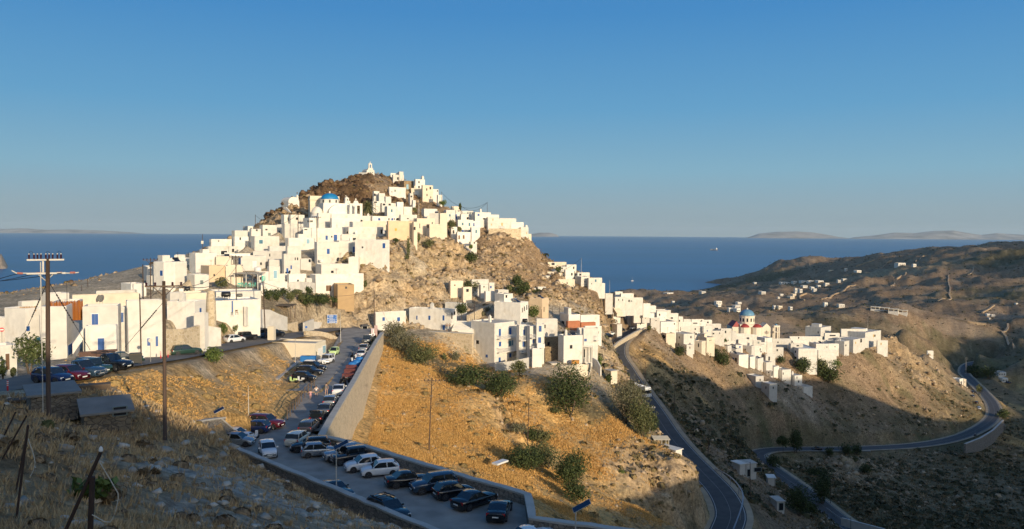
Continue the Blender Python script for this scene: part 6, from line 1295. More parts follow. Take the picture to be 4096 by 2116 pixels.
# bus
def bus():
    u, v = px('J', 1400, 1340); p = on_z(u, v, -51.2); d, z = path_dist(np.array([p.x]), np.array([p.y]), ROADS['valley'][0]); p.z = z[0]+.03
    r = empty('bus', p, math.radians(-62)); tag(r, 'white coach descending the shaded valley road', 'bus'); L, w, H = 11, 1.25, 3.3
    m = MB(); m.box(-L/2, L/2, -w, w, .35, 1.35); m.box(-L/2, L/2-.12, -w*.98, w*.98, 2.45, H, .1, .12); m.box(-3, -.5, -.7, .7, H, H+.25, .1, .1); m.box(1.5, 2.6, -.5, .5, H, H+.15, .1, .1); m.build('body', CP_['white'], r)
    m = MB(); m.box(-L/2+.05, L/2-.08, -w*.985, w*.985, 1.35, 2.45); m.build('windows', GLASS, r)
    M = car_meshes('suv')
    for x in (-3, 3.4):
        for s in (-1, 1):
            wo = mlink('wheel', M['tyre'], RUB, r, (x, s*(w-.12), .48), (-s*math.pi/2, 0, 0)); wo.scale = (1.35, 1.35, 1.4); mlink('rim', M['rim'], RIM, wo)
    for s in (-1, 1): mlink('headlight', M['hl'], HEADL, r, (L/2, s*.9, .8))
bus()
# scooters and motorbikes
def moto(p, head, col, label, rider=False, group='motorbikes and scooters', box=False):
    r = empty('motorbike', p, math.radians(head)); tag(r, label, 'motorbike', group); M = car_meshes('micro')
    for x in (-.62, .62):
        wo = mlink('wheel', M['tyre'], RUB, r, (x, 0, .28), (math.pi/2, 0, 0)); wo.scale = (1.1, 1.1, .55); mlink('rim', M['rim'], RIM, wo)
    m = MB(); m.box(-.75, -.1, -.15, .15, .5, .78, .06, .03); m.box(-.15, .35, -.16, .16, .3, .42); m.quadbox([Vector(q) for q in ((.3, -.16, .35), (.48, -.16, .35), (.48, .16, .35), (.3, .16, .35), (.38, -.14, .95), (.56, -.10, .95), (.56, .10, .95), (.38, .14, .95))]); m.build('body', CP_[col], r)
    MB().box(-.8, -.1, -.13, .13, .78, .86, .04, .03).build('seat', DTRIM, r)
    m = MB(); m.tube([(.62, .06, .28), (.45, .06, .95)], .035, 5); m.tube([(.42, -.36, 1.05), (.45, 0, 1.0), (.42, .36, 1.05)], .025, 5); m.build('handlebar', IRON, r)
    mlink('headlight', M['hl'], HEADL, r, (.55, 0, .86)).scale = (.6, .5, .8)
    if box: MB().box(-1.05, -.7, -.2, .2, .85, 1.2, .02, .02).build('top_box', CP_[col], r)
    return r
def lm(c, x, y, z=LOT): u, v = px(c, x, y); return on_z(u, v, z)
moto(lm('T', 555, 690), 70, 'white', 'white scooter standing beside the silver grey side on hatchback')
moto(lm('S', 1070, 960), 140, 'black', 'black motorbike behind the white saloon with a red tail', box=True)
moto(lm('S', 1110, 930), 150, 'black', 'second black motorbike against the retaining wall')
moto(lm('c', 725, 880), 150, 'white', 'white scooter left of the blue covers on the lane')
moto(lm('c', 810, 800), 150, 'white', 'white scooter behind the blue covers on the lane', box=True)
moto(lm('c', 740, 760), 160, 'black', 'black scooter nearest the white saloon on the lane')
moto(lm('c', 1150, 290, -23.6), 20, 'white', 'white motorbike under the striped banner at the lane head')
moto(lm('b', 1230, 840), 200, 'white', 'white motorbike standing in front of the white small jeep')
moto(lm('b', 600, 1190, -23.85), 160, 'lime', 'pale green scooter in front of the black hatchback, left one')
moto(lm('b', 760, 1180, -23.85), 165, 'white', 'white scooter in front of the black hatchback, middle one')
moto(lm('b', 900, 1190, -23.85), 170, 'black', 'black scooter in front of the black hatchback, right one')
def gm(c, x, y): u, v = px(c, x, y); return hit(u, v, 30)
moto(gm('R', 340, 545), 190, 'black', 'big black scooter against the rough stone wall')
moto(gm('R', 215, 545), 170, 'black', 'dark motorbike beside the thick right pole')
MR = {}
# ---- red crates and blue covers on the lane
REDC = mat('red_crate', (.17, .045, .04), .7, .2, 3); BLUEC = mat('blue_cover', (.02, .16, .45), .6, .1, 2)
def crate_stack(c, x, y, label, rows):
    p = lm(c, x, y); r = empty('crate_stack', p, math.radians(6)); tag(r, label, 'crates', 'red slatted crates along the lane wall')
    for k in range(rows):
        m = MB()
        for z in (.05, .22, .39): m.box(-.9, .9, -.45, -.41, k*.5+z, k*.5+z+.1); m.box(-.9, .9, .41, .45, k*.5+z, k*.5+z+.1); m.box(-.9, -.86, -.41, .41, k*.5+z, k*.5+z+.1); m.box(.86, .9, -.41, .41, k*.5+z, k*.5+z+.1)
        for a in range(6): m.box(-.85+a*.3, -.65+a*.3, -.41, .41, k*.5+.02, k*.5+.05); m.box(-.85+a*.3, -.68+a*.3, -.44, .44, k*.5+.46, k*.5+.49)
        m.build('crate', REDC, r)
for i, (x, y) in enumerate(((590, 1260), (630, 1150), (665, 1060))): crate_stack('c', x, y, ('red slatted crate stack, nearest the black motorbikes', 'red slatted crate stack, middle of the three', 'red slatted crate stack, nearest the blue covers')[i], (2, 2, 2)[i])
for x, y, lab in ((790, 950, 'large blue cover over goods on the lane'), (855, 880, 'second blue cover over goods near the white scooters'), (690, 1000, 'small bright blue drum lid beside the red crates')):
    p = lm('c', x, y); m = MB(); m.lathe([(.75, 0), (.8, .5), (.72, .95), (.45, 1.12), (.1, 1.15)], 12); tag(m.build('goods_cover', BLUEC, None, True, p), lab, 'cover', 'blue covers on the lane')
for x, lab in ((850, 'left blue waste container behind the black suvs'), (955, 'right blue waste container behind the black suvs')):
    p = lm('b', x, 790); r = empty('waste_container', p, 0); tag(r, lab, 'waste container'); MB().box(-.8, .8, -.5, .5, .15, 1.1, -.06, -.04).build('bin', BLUEC, r); MB().box(-.88, .88, -.56, .56, 1.1, 1.25, .05, .1).build('lid', BLUEC, r)
# ================================================================ people
SKIN = mat('skin', (.48, .29, .20), .6, .05, 4); HAIR = mat('dark_hair', (.03, .02, .015), .7, .1, 6)
def skinmesh(name, verts, edges, rad, m, parent, root=0):
    me = bpy.data.meshes.new(name); me.from_pydata(verts, edges, []); me.materials.append(m)
    o = bpy.data.objects.new(name, me); C.objects.link(o); o.parent = parent
    o.modifiers.new('skin', 'SKIN'); sv = me.skin_vertices[0].data
    for i, r in enumerate(rad): sv[i].radius = r if isinstance(r, tuple) else (r, r)
    sv[root].use_root = True
    s = o.modifiers.new('sub', 'SUBSURF'); s.levels = 1; s.render_levels = 2
    return o
def person(p, head, label, top, bottom, hgt=1.75, arms=0, pack=None, hat=None, longl=False):
    r = empty('person', p, math.radians(head)-math.pi/2); r.scale = (hgt/1.75,)*3; tag(r, label, 'person')
    st = .16   # stride
    V = [(0, 0, .95), (0, 0, 1.15), (0, 0, 1.38), (0, .0, 1.48), (0, .03, 1.58), (0, .03, 1.72), (.1, .0, .90), (.11, st, .5), (.11, st*1.1, .09), (.11, st*1.1+.16, .03), (-.1, 0, .90), (-.11, -st*.4, .5), (-.11, -st*1.5, .10), (-.11, -st*1.3+.06, .03),
         (.19, 0, 1.40), (.26+arms*.15, -.03, 1.13+arms*.1), (.27+arms*.3, .08, .90+arms*.22), (.27+arms*.33, .12, .80+arms*.26), (-.19, 0, 1.40), (-.26-arms*.15, .03, 1.13+arms*.1), (-.27-arms*.3, .10, .90+arms*.22), (-.27-arms*.33, .14, .80+arms*.26)]
    E = [(0, 1), (1, 2), (2, 3), (3, 4), (4, 5), (0, 6), (6, 7), (7, 8), (8, 9), (0, 10), (10, 11), (11, 12), (12, 13), (2, 14), (14, 15), (15, 16), (16, 17), (2, 18), (18, 19), (19, 20), (20, 21)]
    Rd = [(.15, .10), (.14, .10), (.15, .11), .055, (.085, .095), (.075, .085), .085, .062, .042, .03, .085, .062, .042, .03, .055, .042, .034, .03, .055, .042, .034, .03]
    skinmesh('body', V, E, Rd, SKIN, r)
    i = [0, 1, 2, 3, 14, 18]; T = [(0, 0, .93), (0, 0, 1.15), (0, 0, 1.36), (.2, 0, 1.39), (.245, -.015, 1.24), (-.2, 0, 1.39), (-.245, .015, 1.24)]
    skinmesh('shirt', T, [(0, 1), (1, 2), (2, 3), (3, 4), (2, 5), (5, 6)], [(.165, .12), (.155, .115), (.165, .125), .07, .06, .07, .06], top, r)
    kn = .25 if longl else .58
    B = [(0, 0, .97), (.1, 0, .88), (.112, st*(.95-kn)/.45*1.0, kn), (-.1, 0, .88), (-.112, -st*.5*(.95-kn)/.45, kn)]
    skinmesh('shorts' if not longl else 'trousers', B, [(0, 1), (1, 2), (0, 3), (3, 4)], [(.16, .115), .10, .08, .10, .08], bottom, r)
    m = MB(); m.lathe([(.085, 0), (.10, .06), (.095, .12), (.05, .165), (.01, .175)], 10, (0, .015, 1.60)); m.build('hair', hat or HAIR, r, True)
    if pack: MB().box(-.16, .16, -.32, -.12, 1.0, 1.42, .03, .04).build('backpack', pack, r)
    return r
PK = mat('pink_cloth', (.62, .30, .33), .85, .05, 5); DK = mat('dark_cloth', (.02, .02, .025), .85, .1, 5); WC = mat('white_cloth', (.68, .68, .66), .85, .05, 5); DN = mat('denim', (.07, .11, .16), .85, .1, 5); GP = mat('grey_pack', (.16, .15, .14), .8, .1, 5); BE = mat('beige_cloth', (.40, .27, .22), .85, .05, 5)
person(lm('S', 850, 1100), 95, 'man in a dark shirt with a grey backpack walking up the lane', DK, BE, 1.82, 0, GP)
person(lm('S', 716, 1125), 100, 'woman in a white top and denim shorts holding out an arm', WC, DN, 1.68, .5)
person(lm('S', 640, 1155), 110, 'child in a pink dress with both arms spread', PK, PK, 1.35, 1.2)
for x, y, lab in ((133, 945, 'dark figure standing by the blue door on the terrace, left one'), (170, 945, 'dark figure standing by the blue door on the terrace, right one')):
    u, v = px('H', x, y); person(at(u, v, 201.5), 270, lab, DK, DN, 1.75, .1, None, None, True)
for c, x, y, hd, lab in (('O', 1373, 785, 250, 'motorcyclist in white riding up the lower road, upper one'), ('O', 1435, 930, 250, 'motorcyclist riding on the lower road at the shadow edge'), ('O', 1332, 1190, 200, 'motorcyclist with a white helmet in the shaded lower road bend')):
    p = gm(c, x, y); d, z = path_dist(np.array([p.x]), np.array([p.y]), ROADS['lower'][0]); p.z = z[0]+.02
    moto(p, hd, 'black', lab.replace('motorcyclist', 'black motorbike ridden by motorcyclist'), group=None); q = p.copy(); q.z += .0; person(q, hd, lab, WC if 'white' in lab else DK, DN, 1.7, .2, None, WC if 'white' in lab else DK, True)
# ================================================================ vegetation
def leaf_mat(name, c1, c2, c3=None):
    if name in MATS: return MATS[name]
    m, ns, ls, b = new_mat(name)
    g = nd(ns, 'ShaderNodeNewGeometry'); r = nd(ns, 'ShaderNodeValToRGB'); ls.new(g.outputs['Random Per Island'], r.inputs[0])
    r.color_ramp.elements[0].color = (*c1, 1); r.color_ramp.elements[1].color = (*c2, 1)
    if c3: e = r.color_ramp.elements.new(.93); e.color = (*c2, 1); r.color_ramp.elements[-1].color = (*c3, 1); r.color_ramp.interpolation = 'LINEAR'
    ls.new(r.outputs[0], b.inputs['Base Color']); b.inputs['Roughness'].default_value = .75; b.inputs['Specular IOR Level'].default_value = .2
    MATS[name] = m; return m
LEAF = {'dark': leaf_mat('dark_leaves', (.028, .045, .018), (.085, .105, .035)), 'olive': leaf_mat('olive_leaves', (.055, .07, .03), (.17, .17, .07)), 'grey': leaf_mat('grey_green_leaves', (.08, .085, .05), (.22, .20, .12)),
        'green': leaf_mat('fresh_leaves', (.045, .075, .018), (.15, .19, .05)), 'flower': leaf_mat('oleander_leaves', (.04, .06, .022), (.12, .14, .05), (.75, .72, .66)), 'dry': leaf_mat('dry_shrub', (.10, .07, .04), (.26, .19, .11))}
BARK = mat('bark', (.13, .095, .065), .95, .25, 3, .5, 12)
def leaves(blobs, n, size, seed):
    rg = np.random.default_rng(seed); B = np.array(blobs, float); w = B[:, 3]*B[:, 4]+B[:, 3]*B[:, 5]; k = rg.choice(len(B), n, p=w/w.sum())
    d = rg.normal(size=(n, 3)); d /= np.linalg.norm(d, axis=1, keepdims=True); rad = 1-.5*rg.random(n)**2.2
    lump = 1+.30*vnoise(d[:, 0]*2.3+k*7, d[:, 1]*2.3, d[:, 2]*2.3, seed)+.28*vnoise(d[:, 0]*5.5+k*3, d[:, 1]*5.5, d[:, 2]*5.5, seed+9)
    P = B[k, :3]+d*B[k, 3:6]*(rad*lump)[:, None]
    a = rg.normal(size=(n, 3)); a /= np.linalg.norm(a, axis=1, keepdims=True); nn = d*.8+rg.normal(size=(n, 3))*.6; b = np.cross(a, nn); b /= np.linalg.norm(b, axis=1, keepdims=True)+1e-9; a = np.cross(b, nn); a /= np.linalg.norm(a, axis=1, keepdims=True)+1e-9
    s = size*(.6+.8*rg.random(n))[:, None]; V = np.stack([P-a*s, P+b*s*.45, P+a*s, P-b*s*.45], 1).reshape(-1, 3)
    return V, np.arange(n*4).reshape(n, 4)
VG = [0]
def plant(c, x, yb, wpx, hpx, kind, label, Y=None, n=None, name='bush', cat='bush', trunk=0.0, leaf=.16, flat=1.0, group='shrubs and trees of the hillside', depth=.8, lobes=None):
    """x, yb: picture foot; wpx, hpx: size in the picture"""
    VG[0] += 1; rg = random.Random(VG[0]); u, v = px(c, x, yb)
    p = atv(u, v, Y) if Y else hit(u, v, 8)
    if p is None: p = at(u, v, 300)
    s = CR[c][2]*p.y/F; W, H = wpx*s*1.28, hpx*s*1.2; r = empty(name, p, 0); tag(r, label, cat, group)
    z0 = H*trunk; bl = []; nb = lobes or (7 if W > 3 else 4)
    for i in range(nb):
        q = rg.uniform(0, 6.28); rr = rg.uniform(.1, .62)
        f = rg.uniform(.30, .52); cz = z0+(H-z0)*rg.uniform(.3, .66)
        bl.append((math.cos(q)*rr*W*.5, math.sin(q)*rr*W*.5*depth, cz, W*f*.62, W*f*.62*depth, (H-z0)*f*.72*flat))
    bl.append((0, 0, z0+(H-z0)*.45, W*.36, W*.36*depth, (H-z0)*.48))
    lf = max(leaf, W*.02); lf = max(lf, p.y*.0011)
    n = n or int(min(5200, max(220, 5.2*(W*H)/(lf*lf)*.55)))
    Vv, Fq = leaves(bl, n, lf, VG[0]); Vv[:, 2] = np.maximum(Vv[:, 2], -.25)
    link('crown' if trunk else 'foliage', npmesh('crown' if trunk else 'foliage', Vv, Fq), LEAF[kind], r)
    m = MB(); st = 1 if trunk > .15 else 3
    for i in range(st):
        q = rg.uniform(0, 6.28); t = Vector((math.cos(q), math.sin(q), 0))*W*(.04 if st == 1 else .16)
        m.tube([t*.2+Vector((0, 0, -.4)), t*.6+Vector((0, 0, z0*.6+H*.12)), t+Vector((0, 0, z0+H*.45))], max(.05, W*.022), 6, max(.02, W*.008))
        if st == 1:
            for k in range(4): a = rg.uniform(0, 6.28); m.tube([t*.8+Vector((0, 0, z0*.9)), t+Vector((math.cos(a)*W*.3, math.sin(a)*W*.3, z0+(H-z0)*.55))], max(.03, W*.012), 5, .02)
    m.build('trunk' if trunk else 'stem', BARK, r)
    return r
PLANTS = '''
Z|395|935|400|430|flower|tall oleander bush with white flowers left of the thick pole|.12|84
Z|40|1030|90|230|dark|dark bush in front of the small shed house at the left edge||82
Z|175|1000|70|90|olive|small grey green weed beside the shed corner||82
R|740|740|230|165|green|smooth bright green mound on the dry bank below side road
R|870|390|80|110|green|round green shrub on the scrub bank, left one
R|1000|385|70|90|olive|round olive shrub on the scrub bank, second one
R|1080|350|110|85|olive|round olive shrub on the scrub bank, third one
R|1260|320|170|120|green|wide green shrub beside the dark parked suv
R|1430|300|150|60|olive|low olive scrub behind the depot pillar
D|60|890|190|90|dark|dark hanging shrub at the left end of white terrace wall||181
D|205|900|90|120|dark|dark shrub column under the white terrace wall||184
D|280|960|110|150|dark|dark shrub clump behind the pergola roof, left||183
D|370|960|130|150|dark|dark shrub clump behind the pergola roof, middle||184
D|460|900|110|110|dark|dark shrub clump behind the pergola roof, right||187
D|560|960|150|150|olive|olive shrub clump above the pergola terrace||186
D|660|880|160|80|olive|flat olive shrub below the weathered white wall||190
D|730|950|80|90|olive|olive shrub beside the two pines||190
D|825|865|110|100|dark|dark shrub at the white wall corner||196
D|1190|985|80|75|dark|small dark shrub under the bare brown cube house||199
D|1610|790|60|100|olive|shrub at the right end of the long white house
D|790|1130|230|250|dark|dark leaning pine above the white wall corner, left one|.38|192
D|985|1110|260|230|dark|dark leaning pine above the blue road sign, right one|.36|194
Y|1270|745|210|240|olive|rounded carob tree on the yellow stone bank|.30|174
E|85|1010|20|20|olive|low weeds at the palm foot
G|228|660|140|150|olive|green tree between white houses left of four teal windows|.1|284
G|357|695|70|75|olive|small green tree below the blue balcony door||285
G|550|1210|190|170|dark|big dark green bush beside the cliff stairs||262
G|555|985|62|62|green|round clipped tree in front of lowest cliff house|.2|268
G|378|335|34|100|dark|slim dark cypress on the ridge||302
E|1340|850|110|85|green|green bush on the right shoulder below the dark pole||318
E|870|970|60|90|olive|shrub at the outcrop foot|
F|1090|370|170|120|olive|green shrub on the cliff edge under laundry terrace
F|770|520|60|280|olive|trailing green creeper beside the stone wall on the cliff
F|935|270|50|110|olive|small shrub under the tan house right corner
F|745|570|60|60|olive|small round shrub on the cliff ledge
F|560|290|90|60|dark|potted green bush on the tan house terrace||238
F|45|1050|60|100|olive|shrub at the cliff left base
H|480|430|210|190|olive|prickly pear thicket left of the white ladder annex
H|1110|330|140|160|dark|upper green thicket on the cliff scree
H|1180|470|240|190|dark|large dark green thicket above the tan slab roof house
H|1010|430|110|110|olive|prickly pear clump beside the dark window house
H|335|790|175|215|dark|leafy tree leaning over the long street house wall|.3|199
H|1350|770|140|165|green|fig bush below the tan slab roof house
H|700|690|70|60|grey|small round shrub on ochre cut, upper one
H|640|750|70|60|grey|small round shrub on ochre cut, lower one
H|1410|440|80|60|dark|dark shrub beside the curved path
I|480|385|110|80|dark|dark bush on the middle spur between cream houses||296
I|130|690|90|60|olive|shrub by the white terrace hut
I|330|720|60|60|dry|brown shrub beside the curved path parapet
I|1170|870|120|60|olive|green scrub below the lone narrow house
J|960|440|160|90|green|creeper covered bank below the taverna chairs||322
e|190|150|260|170|grey|grey green bush along the golden crest, upper part
e|330|290|300|200|grey|grey green bush along the golden crest, middle part
e|500|430|280|220|olive|grey green bush along the golden crest, lower part
e|1000|660|420|220|dark|wide dark fig thicket below the hotel, left half
e|1330|760|380|240|dark|wide dark fig thicket below the hotel, right half
e|855|390|90|100|grey|round grey shrub on the dry terrace
e|985|310|90|100|green|green shrub below the hotel side wall
e|735|370|60|70|olive|small olive shrub on the dry terrace
e|1540|540|170|150|olive|olive bush under the hotel front wall
e|1740|415|120|55|green|green shrub along the guest house front wall
e|1375|600|60|85|olive|shrub on the rubble below the front wall
e|2060|960|460|470|dark|very large round dark green bush right of the pole
d|1560|240|330|420|grey|large grey olive thicket at the spur crest
d|1740|390|260|380|olive|olive thicket dropping to the valley road
d|1600|60|220|200|olive|prickly pear thicket under the small pale box
d|1790|340|180|190|dark|dark bush at the spur edge beside the road
d|520|720|400|230|dark|large dark fig bush on the golden slope, left lobe
d|730|700|380|220|olive|grey branched fig bush on the golden slope, upper lobe
d|960|900|380|330|dark|large dark fig bush on the golden slope, right lobe
d|1030|1060|250|210|dark|large dark fig bush on the golden slope, lowest lobe
d|450|330|170|90|grey|grey green shrub beside the second slope pole
d|590|420|120|140|dark|dark shrub behind the second slope pole
d|690|450|200|120|olive|tall olive grass clump right of the second slope pole
d|820|130|150|50|olive|low olive shrub on the rocky slope
d|1510|795|100|80|green|mossy green patch on the pale rock slope
J|630|870|80|80|dark|dark bush beside the rubble yard
J|860|960|120|180|green|green creeper below the canopy wing
J|990|1150|120|110|dark|dark shrub below the small pale box
a|1030|690|200|170|dark|dark bush on the slope under the four window house
a|1700|700|230|160|dark|dark thicket below the lower village, left part
a|1850|860|280|260|dark|dark thicket below the lower village, right part
a|1820|440|230|90|green|bright green bush behind the cream yard house||372
a|460|200|80|90|olive|shrub at the golden slope head by the street bend
L|800|960|220|180|dark|dark bush below the blank right wall, left one
L|960|960|260|190|olive|tall olive bush below the blank right wall
L|1160|880|200|110|green|green bush under the big blank wall
L|1090|1050|250|200|dark|dark bush in the shaded gully
L|520|820|110|80|dark|dark garden bush in the courtyard||396
Q|730|545|150|220|dark|dark pine standing at the hairpin|.15
Q|600|545|80|160|dark|small dark tree left of the hairpin pine|.35
Q|555|545|50|140|dark|thin dark tree left of the hairpin pine|.45
Q|1075|575|90|85|dark|round dark bush on the roadside
Q|1260|570|130|110|dark|dark roadside bush beside the guard rail
Q|1360|560|110|100|dark|second dark roadside bush beside the guard rail
Q|500|690|130|110|dark|dark bush inside the hairpin bend
Q|760|1190|250|290|dark|big dark tree in front of the lower road|.1
Q|905|1235|110|150|dark|small tree with visible trunk beside lower road|.35
Q|960|800|240|110|dark|dark thicket on the inner hairpin slope
Q|1000|1080|190|290|dark|dark tall thicket behind the crossarm pole
Q|1460|765|140|95|dark|dark round bush on the scree
Q|170|640|120|60|dark|bush behind the roadside hut
Q|1330|640|90|60|olive|scrub below the lower road
O|1330|560|170|130|dark|dark roadside trees at the upper right bend, left
O|1470|570|160|110|dark|dark roadside trees at the upper right bend, right
O|1630|990|150|90|dark|dark bush below the outer road parapet
O|1380|720|70|80|olive|bush on the bend bank
X|780|1060|310|150|green|green cushion shrub behind the leaning stake
X|920|1090|210|100|dry|grey cushion shrub beside the green cushion
X|410|470|110|70|olive|small green shrub near the thick pole foot
X|610|580|140|75|dry|brown cushion shrub on the near slope
X|1255|650|120|80|dry|dry round bush below the stone hut
X|855|465|90|55|dry|dark dry bush at the stone hut wall
X|700|400|200|100|dry|grass tangle beside the stone hut
X|1330|780|60|40|dry|low dry cushion on the pale ground, left
X|1240|870|60|40|dry|low dry cushion on the pale ground, middle
X|1340|870|60|45|dry|low dry cushion on the pale ground, right
X|70|650|130|80|dry|pale boulder like cushion at the left edge
'''
for ln in PLANTS.strip().split('\n'):
    q = ln.split('|') + ['', '', '']
    tr = float(q[7]) if q[7] else 0.0; isT = tr >= .1
    plant(q[0], float(q[1]), float(q[2]), float(q[3]), float(q[4]), q[5], q[6], Y=float(q[8]) if q[8] else None, trunk=tr, name='tree' if isT else 'bush', cat='tree' if isT else 'bush')
def palm():
    p = at(*px('E', 85, 1015), 271); r = empty('palm_tree', p); tag(r, 'palm tree with a full round crown right of domed church', 'palm tree'); rg = np.random.default_rng(4)
    MB().tube([(0, 0, -1), (.1, 0, 1.6), (0, 0, 3.4)], .38, 9, .3).build('trunk', BARK, r)
    V = []; Fs = []
    for k in range(46):
        az = k*2.4; el = math.radians(78-k*2.7); L = 3.3+.5*rg.random()
        for i in range(7):
            t0, t1 = i/7, (i+1)/7
            def pt(t): return np.array([math.cos(az)*math.cos(el)*L*t, math.sin(az)*math.cos(el)*L*t, 3.4+math.sin(el)*L*t-1.6*t*t])
            a, b = pt(t0), pt(t1); sd = np.array([-math.sin(az), math.cos(az), 0])
            for s in (-1, 1):
                w = .55*(1-.6*t0); j = len(V); V += [a, b, b+sd*s*w+np.array([0, 0, -.28])*w*2-(a-b)*.4]; Fs.append((j, j+1, j+2))
    link('crown', pymesh('crown', V, Fs), LEAF['olive'], r)
palm()
# ---------------------------------------------------------------- grass, stones and scrub, scattered over the land
TV, TW_, TR, TC, TN = TERR
def pick(w, n, rg, spread=.004):
    w = np.clip(w, 0, None); i = rg.choice(len(w), n, p=w/w.sum()); P = TV[i].copy(); R = TR[i]
    P[:, 0] += rg.normal(size=n)*R*spread*.35; P[:, 1] += rg.normal(size=n)*R*spread*.35
    return P, R, i
AZ = np.degrees(np.arctan2(TV[:, 0], TV[:, 1])); INF = (np.abs(AZ) < 36) & (TV[:, 1] > 0)
cl = (TC < .3) & INF
def tufts(name, P, h, wdt, nb, m, seed):
    rg = np.random.default_rng(seed); n = len(P); B = np.repeat(P, nb, 0); hh = np.repeat(h, nb)*(.6+.7*rg.random(n*nb)); ww = np.repeat(wdt, nb)
    a = rg.random(n*nb)*6.283; off = np.stack([np.cos(a), np.sin(a), a*0], 1)*(ww*2.2*rg.random(n*nb))[:, None]; B = B+off; B[:, 2] -= .05
    t = rg.random(n*nb)*6.283; sd = np.stack([np.cos(t), np.sin(t), t*0], 1)*ww[:, None]*.5
    tip = B+np.stack([np.cos(a)*.45, np.sin(a)*.45, np.ones_like(a)], 1)*hh[:, None]
    V = np.stack([B-sd, B+sd, tip], 1).reshape(-1, 3)
    tag(link(name, npmesh(name, V, np.arange(n*nb*3).reshape(-1, 3)), m), kind='stuff')
STRAW = leaf_mat('straw', (.40, .22, .065), (.78, .48, .175)); STRAW2 = leaf_mat('dull_straw', (.30, .195, .095), (.62, .45, .25))
clump = np.clip(fbm(TV[:, 0], TV[:, 1], TV[:, 2], 7, 4, 300)*1.6+.55, .05, 1.2); lane_x = np.interp(TV[:, 1], ROADS['main'][0][:, 1], ROADS['main'][0][:, 0]); clump = clump*np.where(TV[:, 0] < lane_x, .28, 1.0)
P, R, i = pick(TW_[:, 0]**1.4*cl*clump*((TR > 60) & (TR < 215)), 70000, np.random.default_rng(1)); tufts('golden_grass', P, (.16+.0007*R)*(.5+.6*clump[i]), .05+.0006*R, 5, STRAW, 2)
P, R, _ = pick((TW_[:, 1]+TW_[:, 2]*.22)*cl*(TR > 9)*(TR < 75), 21000, np.random.default_rng(3), .008); tufts('dry_grass', P, .10+.0045*R, .012+.0013*R, 6, STRAW2, 4)
P, R, _ = pick((TW_[:, 1]+TW_[:, 5]+TW_[:, 6]*.5+TW_[:, 0]*.4)*cl*(TR > 200)*(TR < 560), 26000, np.random.default_rng(5)); tufts('valley_grass', P, .22+.0013*R, .08+.0009*R, 4, leaf_mat('valley_shade_straw', (.10, .075, .04), (.34, .235, .12)), 6)  # dry grass in a darker copy, the valley's shade put into its colour
def rocks(name, P, s, m, seed, flat=.75):
    rg = np.random.default_rng(seed); n = len(P)
    O = np.array([(1, 0, 0), (.3, .95, 0), (-.8, .6, 0), (-.85, -.5, 0), (.25, -.97, 0), (.45, .3, .75), (-.4, .35, .8), (-.15, -.5, .72), (0, 0, -.6)], float)
    Fc = np.array([(0, 1, 5), (1, 2, 6), (1, 6, 5), (2, 3, 6), (3, 7, 6), (3, 4, 7), (4, 0, 7), (0, 5, 7), (5, 6, 7), (1, 0, 8), (2, 1, 8), (3, 2, 8), (4, 3, 8), (0, 4, 8)])
    V = np.repeat(O[None], n, 0)*(1+.35*rg.normal(size=(n, 9, 3)).clip(-1, 1)); a = rg.random(n)*6.283; c, q = np.cos(a)[:, None], np.sin(a)[:, None]
    X = V[..., 0]*c-V[..., 1]*q; Y = V[..., 0]*q+V[..., 1]*c; V = np.stack([X, Y, V[..., 2]*flat], -1)*s[:, None, None]+P[:, None, :]
    Fq = (Fc[None]+np.arange(n)[:, None, None]*9).reshape(-1, 3)
    tag(link(name, npmesh(name, V.reshape(-1, 3), Fq), m), kind='stuff')
ROCKM = leaf_mat('rock_chips', (.24, .17, .10), (.50, .38, .25)); ROCKP = leaf_mat('pale_stones', (.30, .25, .19), (.56, .49, .40)); ROCKD = leaf_mat('shade_dark_rock_chips', (.05, .03, .018), (.17, .11, .065))  # dark chips: summit rock with black shade painted into the colour
rg = np.random.default_rng(8)
P, R, i = pick((TW_[:, 3])*cl*(TR > 90)*(TR < 640)*np.where(TR < 190, .22, 1), 7000, rg); s = .15+.95*rg.random(len(P))**4*np.where(R < 190, .5, 1); P[:, 2] -= s*.25; rocks('rock_rubble', P, s*(.6+R/460), ROCKM, 9, 1.0)
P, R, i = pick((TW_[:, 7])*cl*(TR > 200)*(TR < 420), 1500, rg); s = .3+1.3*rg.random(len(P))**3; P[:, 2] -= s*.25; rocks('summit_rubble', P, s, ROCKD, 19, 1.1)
P, R, i = pick((TW_[:, 0]*.5+TW_[:, 3]*.4)*cl*(TR > 60)*(TR < 215)*np.where(TV[:, 0] < lane_x, .8, .5), 1300, rg); s = .06+.28*rg.random(len(P))**4; rocks('slope_stones', P, s*(.4+R/150), ROCKM, 10)
P, R, i = pick((TW_[:, 2]+TW_[:, 1]*.3)*cl*(TR > 9)*(TR < 85), 6000, rg, .008); s = .02+.24*rg.random(len(P))**7; rocks('foreground_stones', P, s*(.35+R/38), ROCKP, 11, .6)
P, R, i = pick((TW_[:, 5]+TW_[:, 1]+TW_[:, 3])*cl*(TR > 200)*(TR < 520), 5200, rg); s = .12+.6*rg.random(len(P))**4; rocks('valley_stones', P, s, ROCKM, 12)
def scrub(name, P, s, m, seed, k=9):
    rg = np.random.default_rng(seed); n = len(P); d = rg.normal(size=(n, k, 3)); d /= np.linalg.norm(d, axis=2, keepdims=True); d[..., 2] = np.abs(d[..., 2])
    c = P[:, None, :]+d*s[:, None, None]*np.array([1, 1, .62]); a = rg.normal(size=(n, k, 3)); b = np.cross(a, d); b /= np.linalg.norm(b, axis=2, keepdims=True); a = np.cross(b, d)
    r = (s*.55)[:, None, None]; V = np.stack([c-a*r, c+b*r, c+a*r, c-b*r], 2).reshape(-1, 3)
    tag(link(name, npmesh(name, V, np.arange(n*k*4).reshape(-1, 4)), m), kind='stuff')
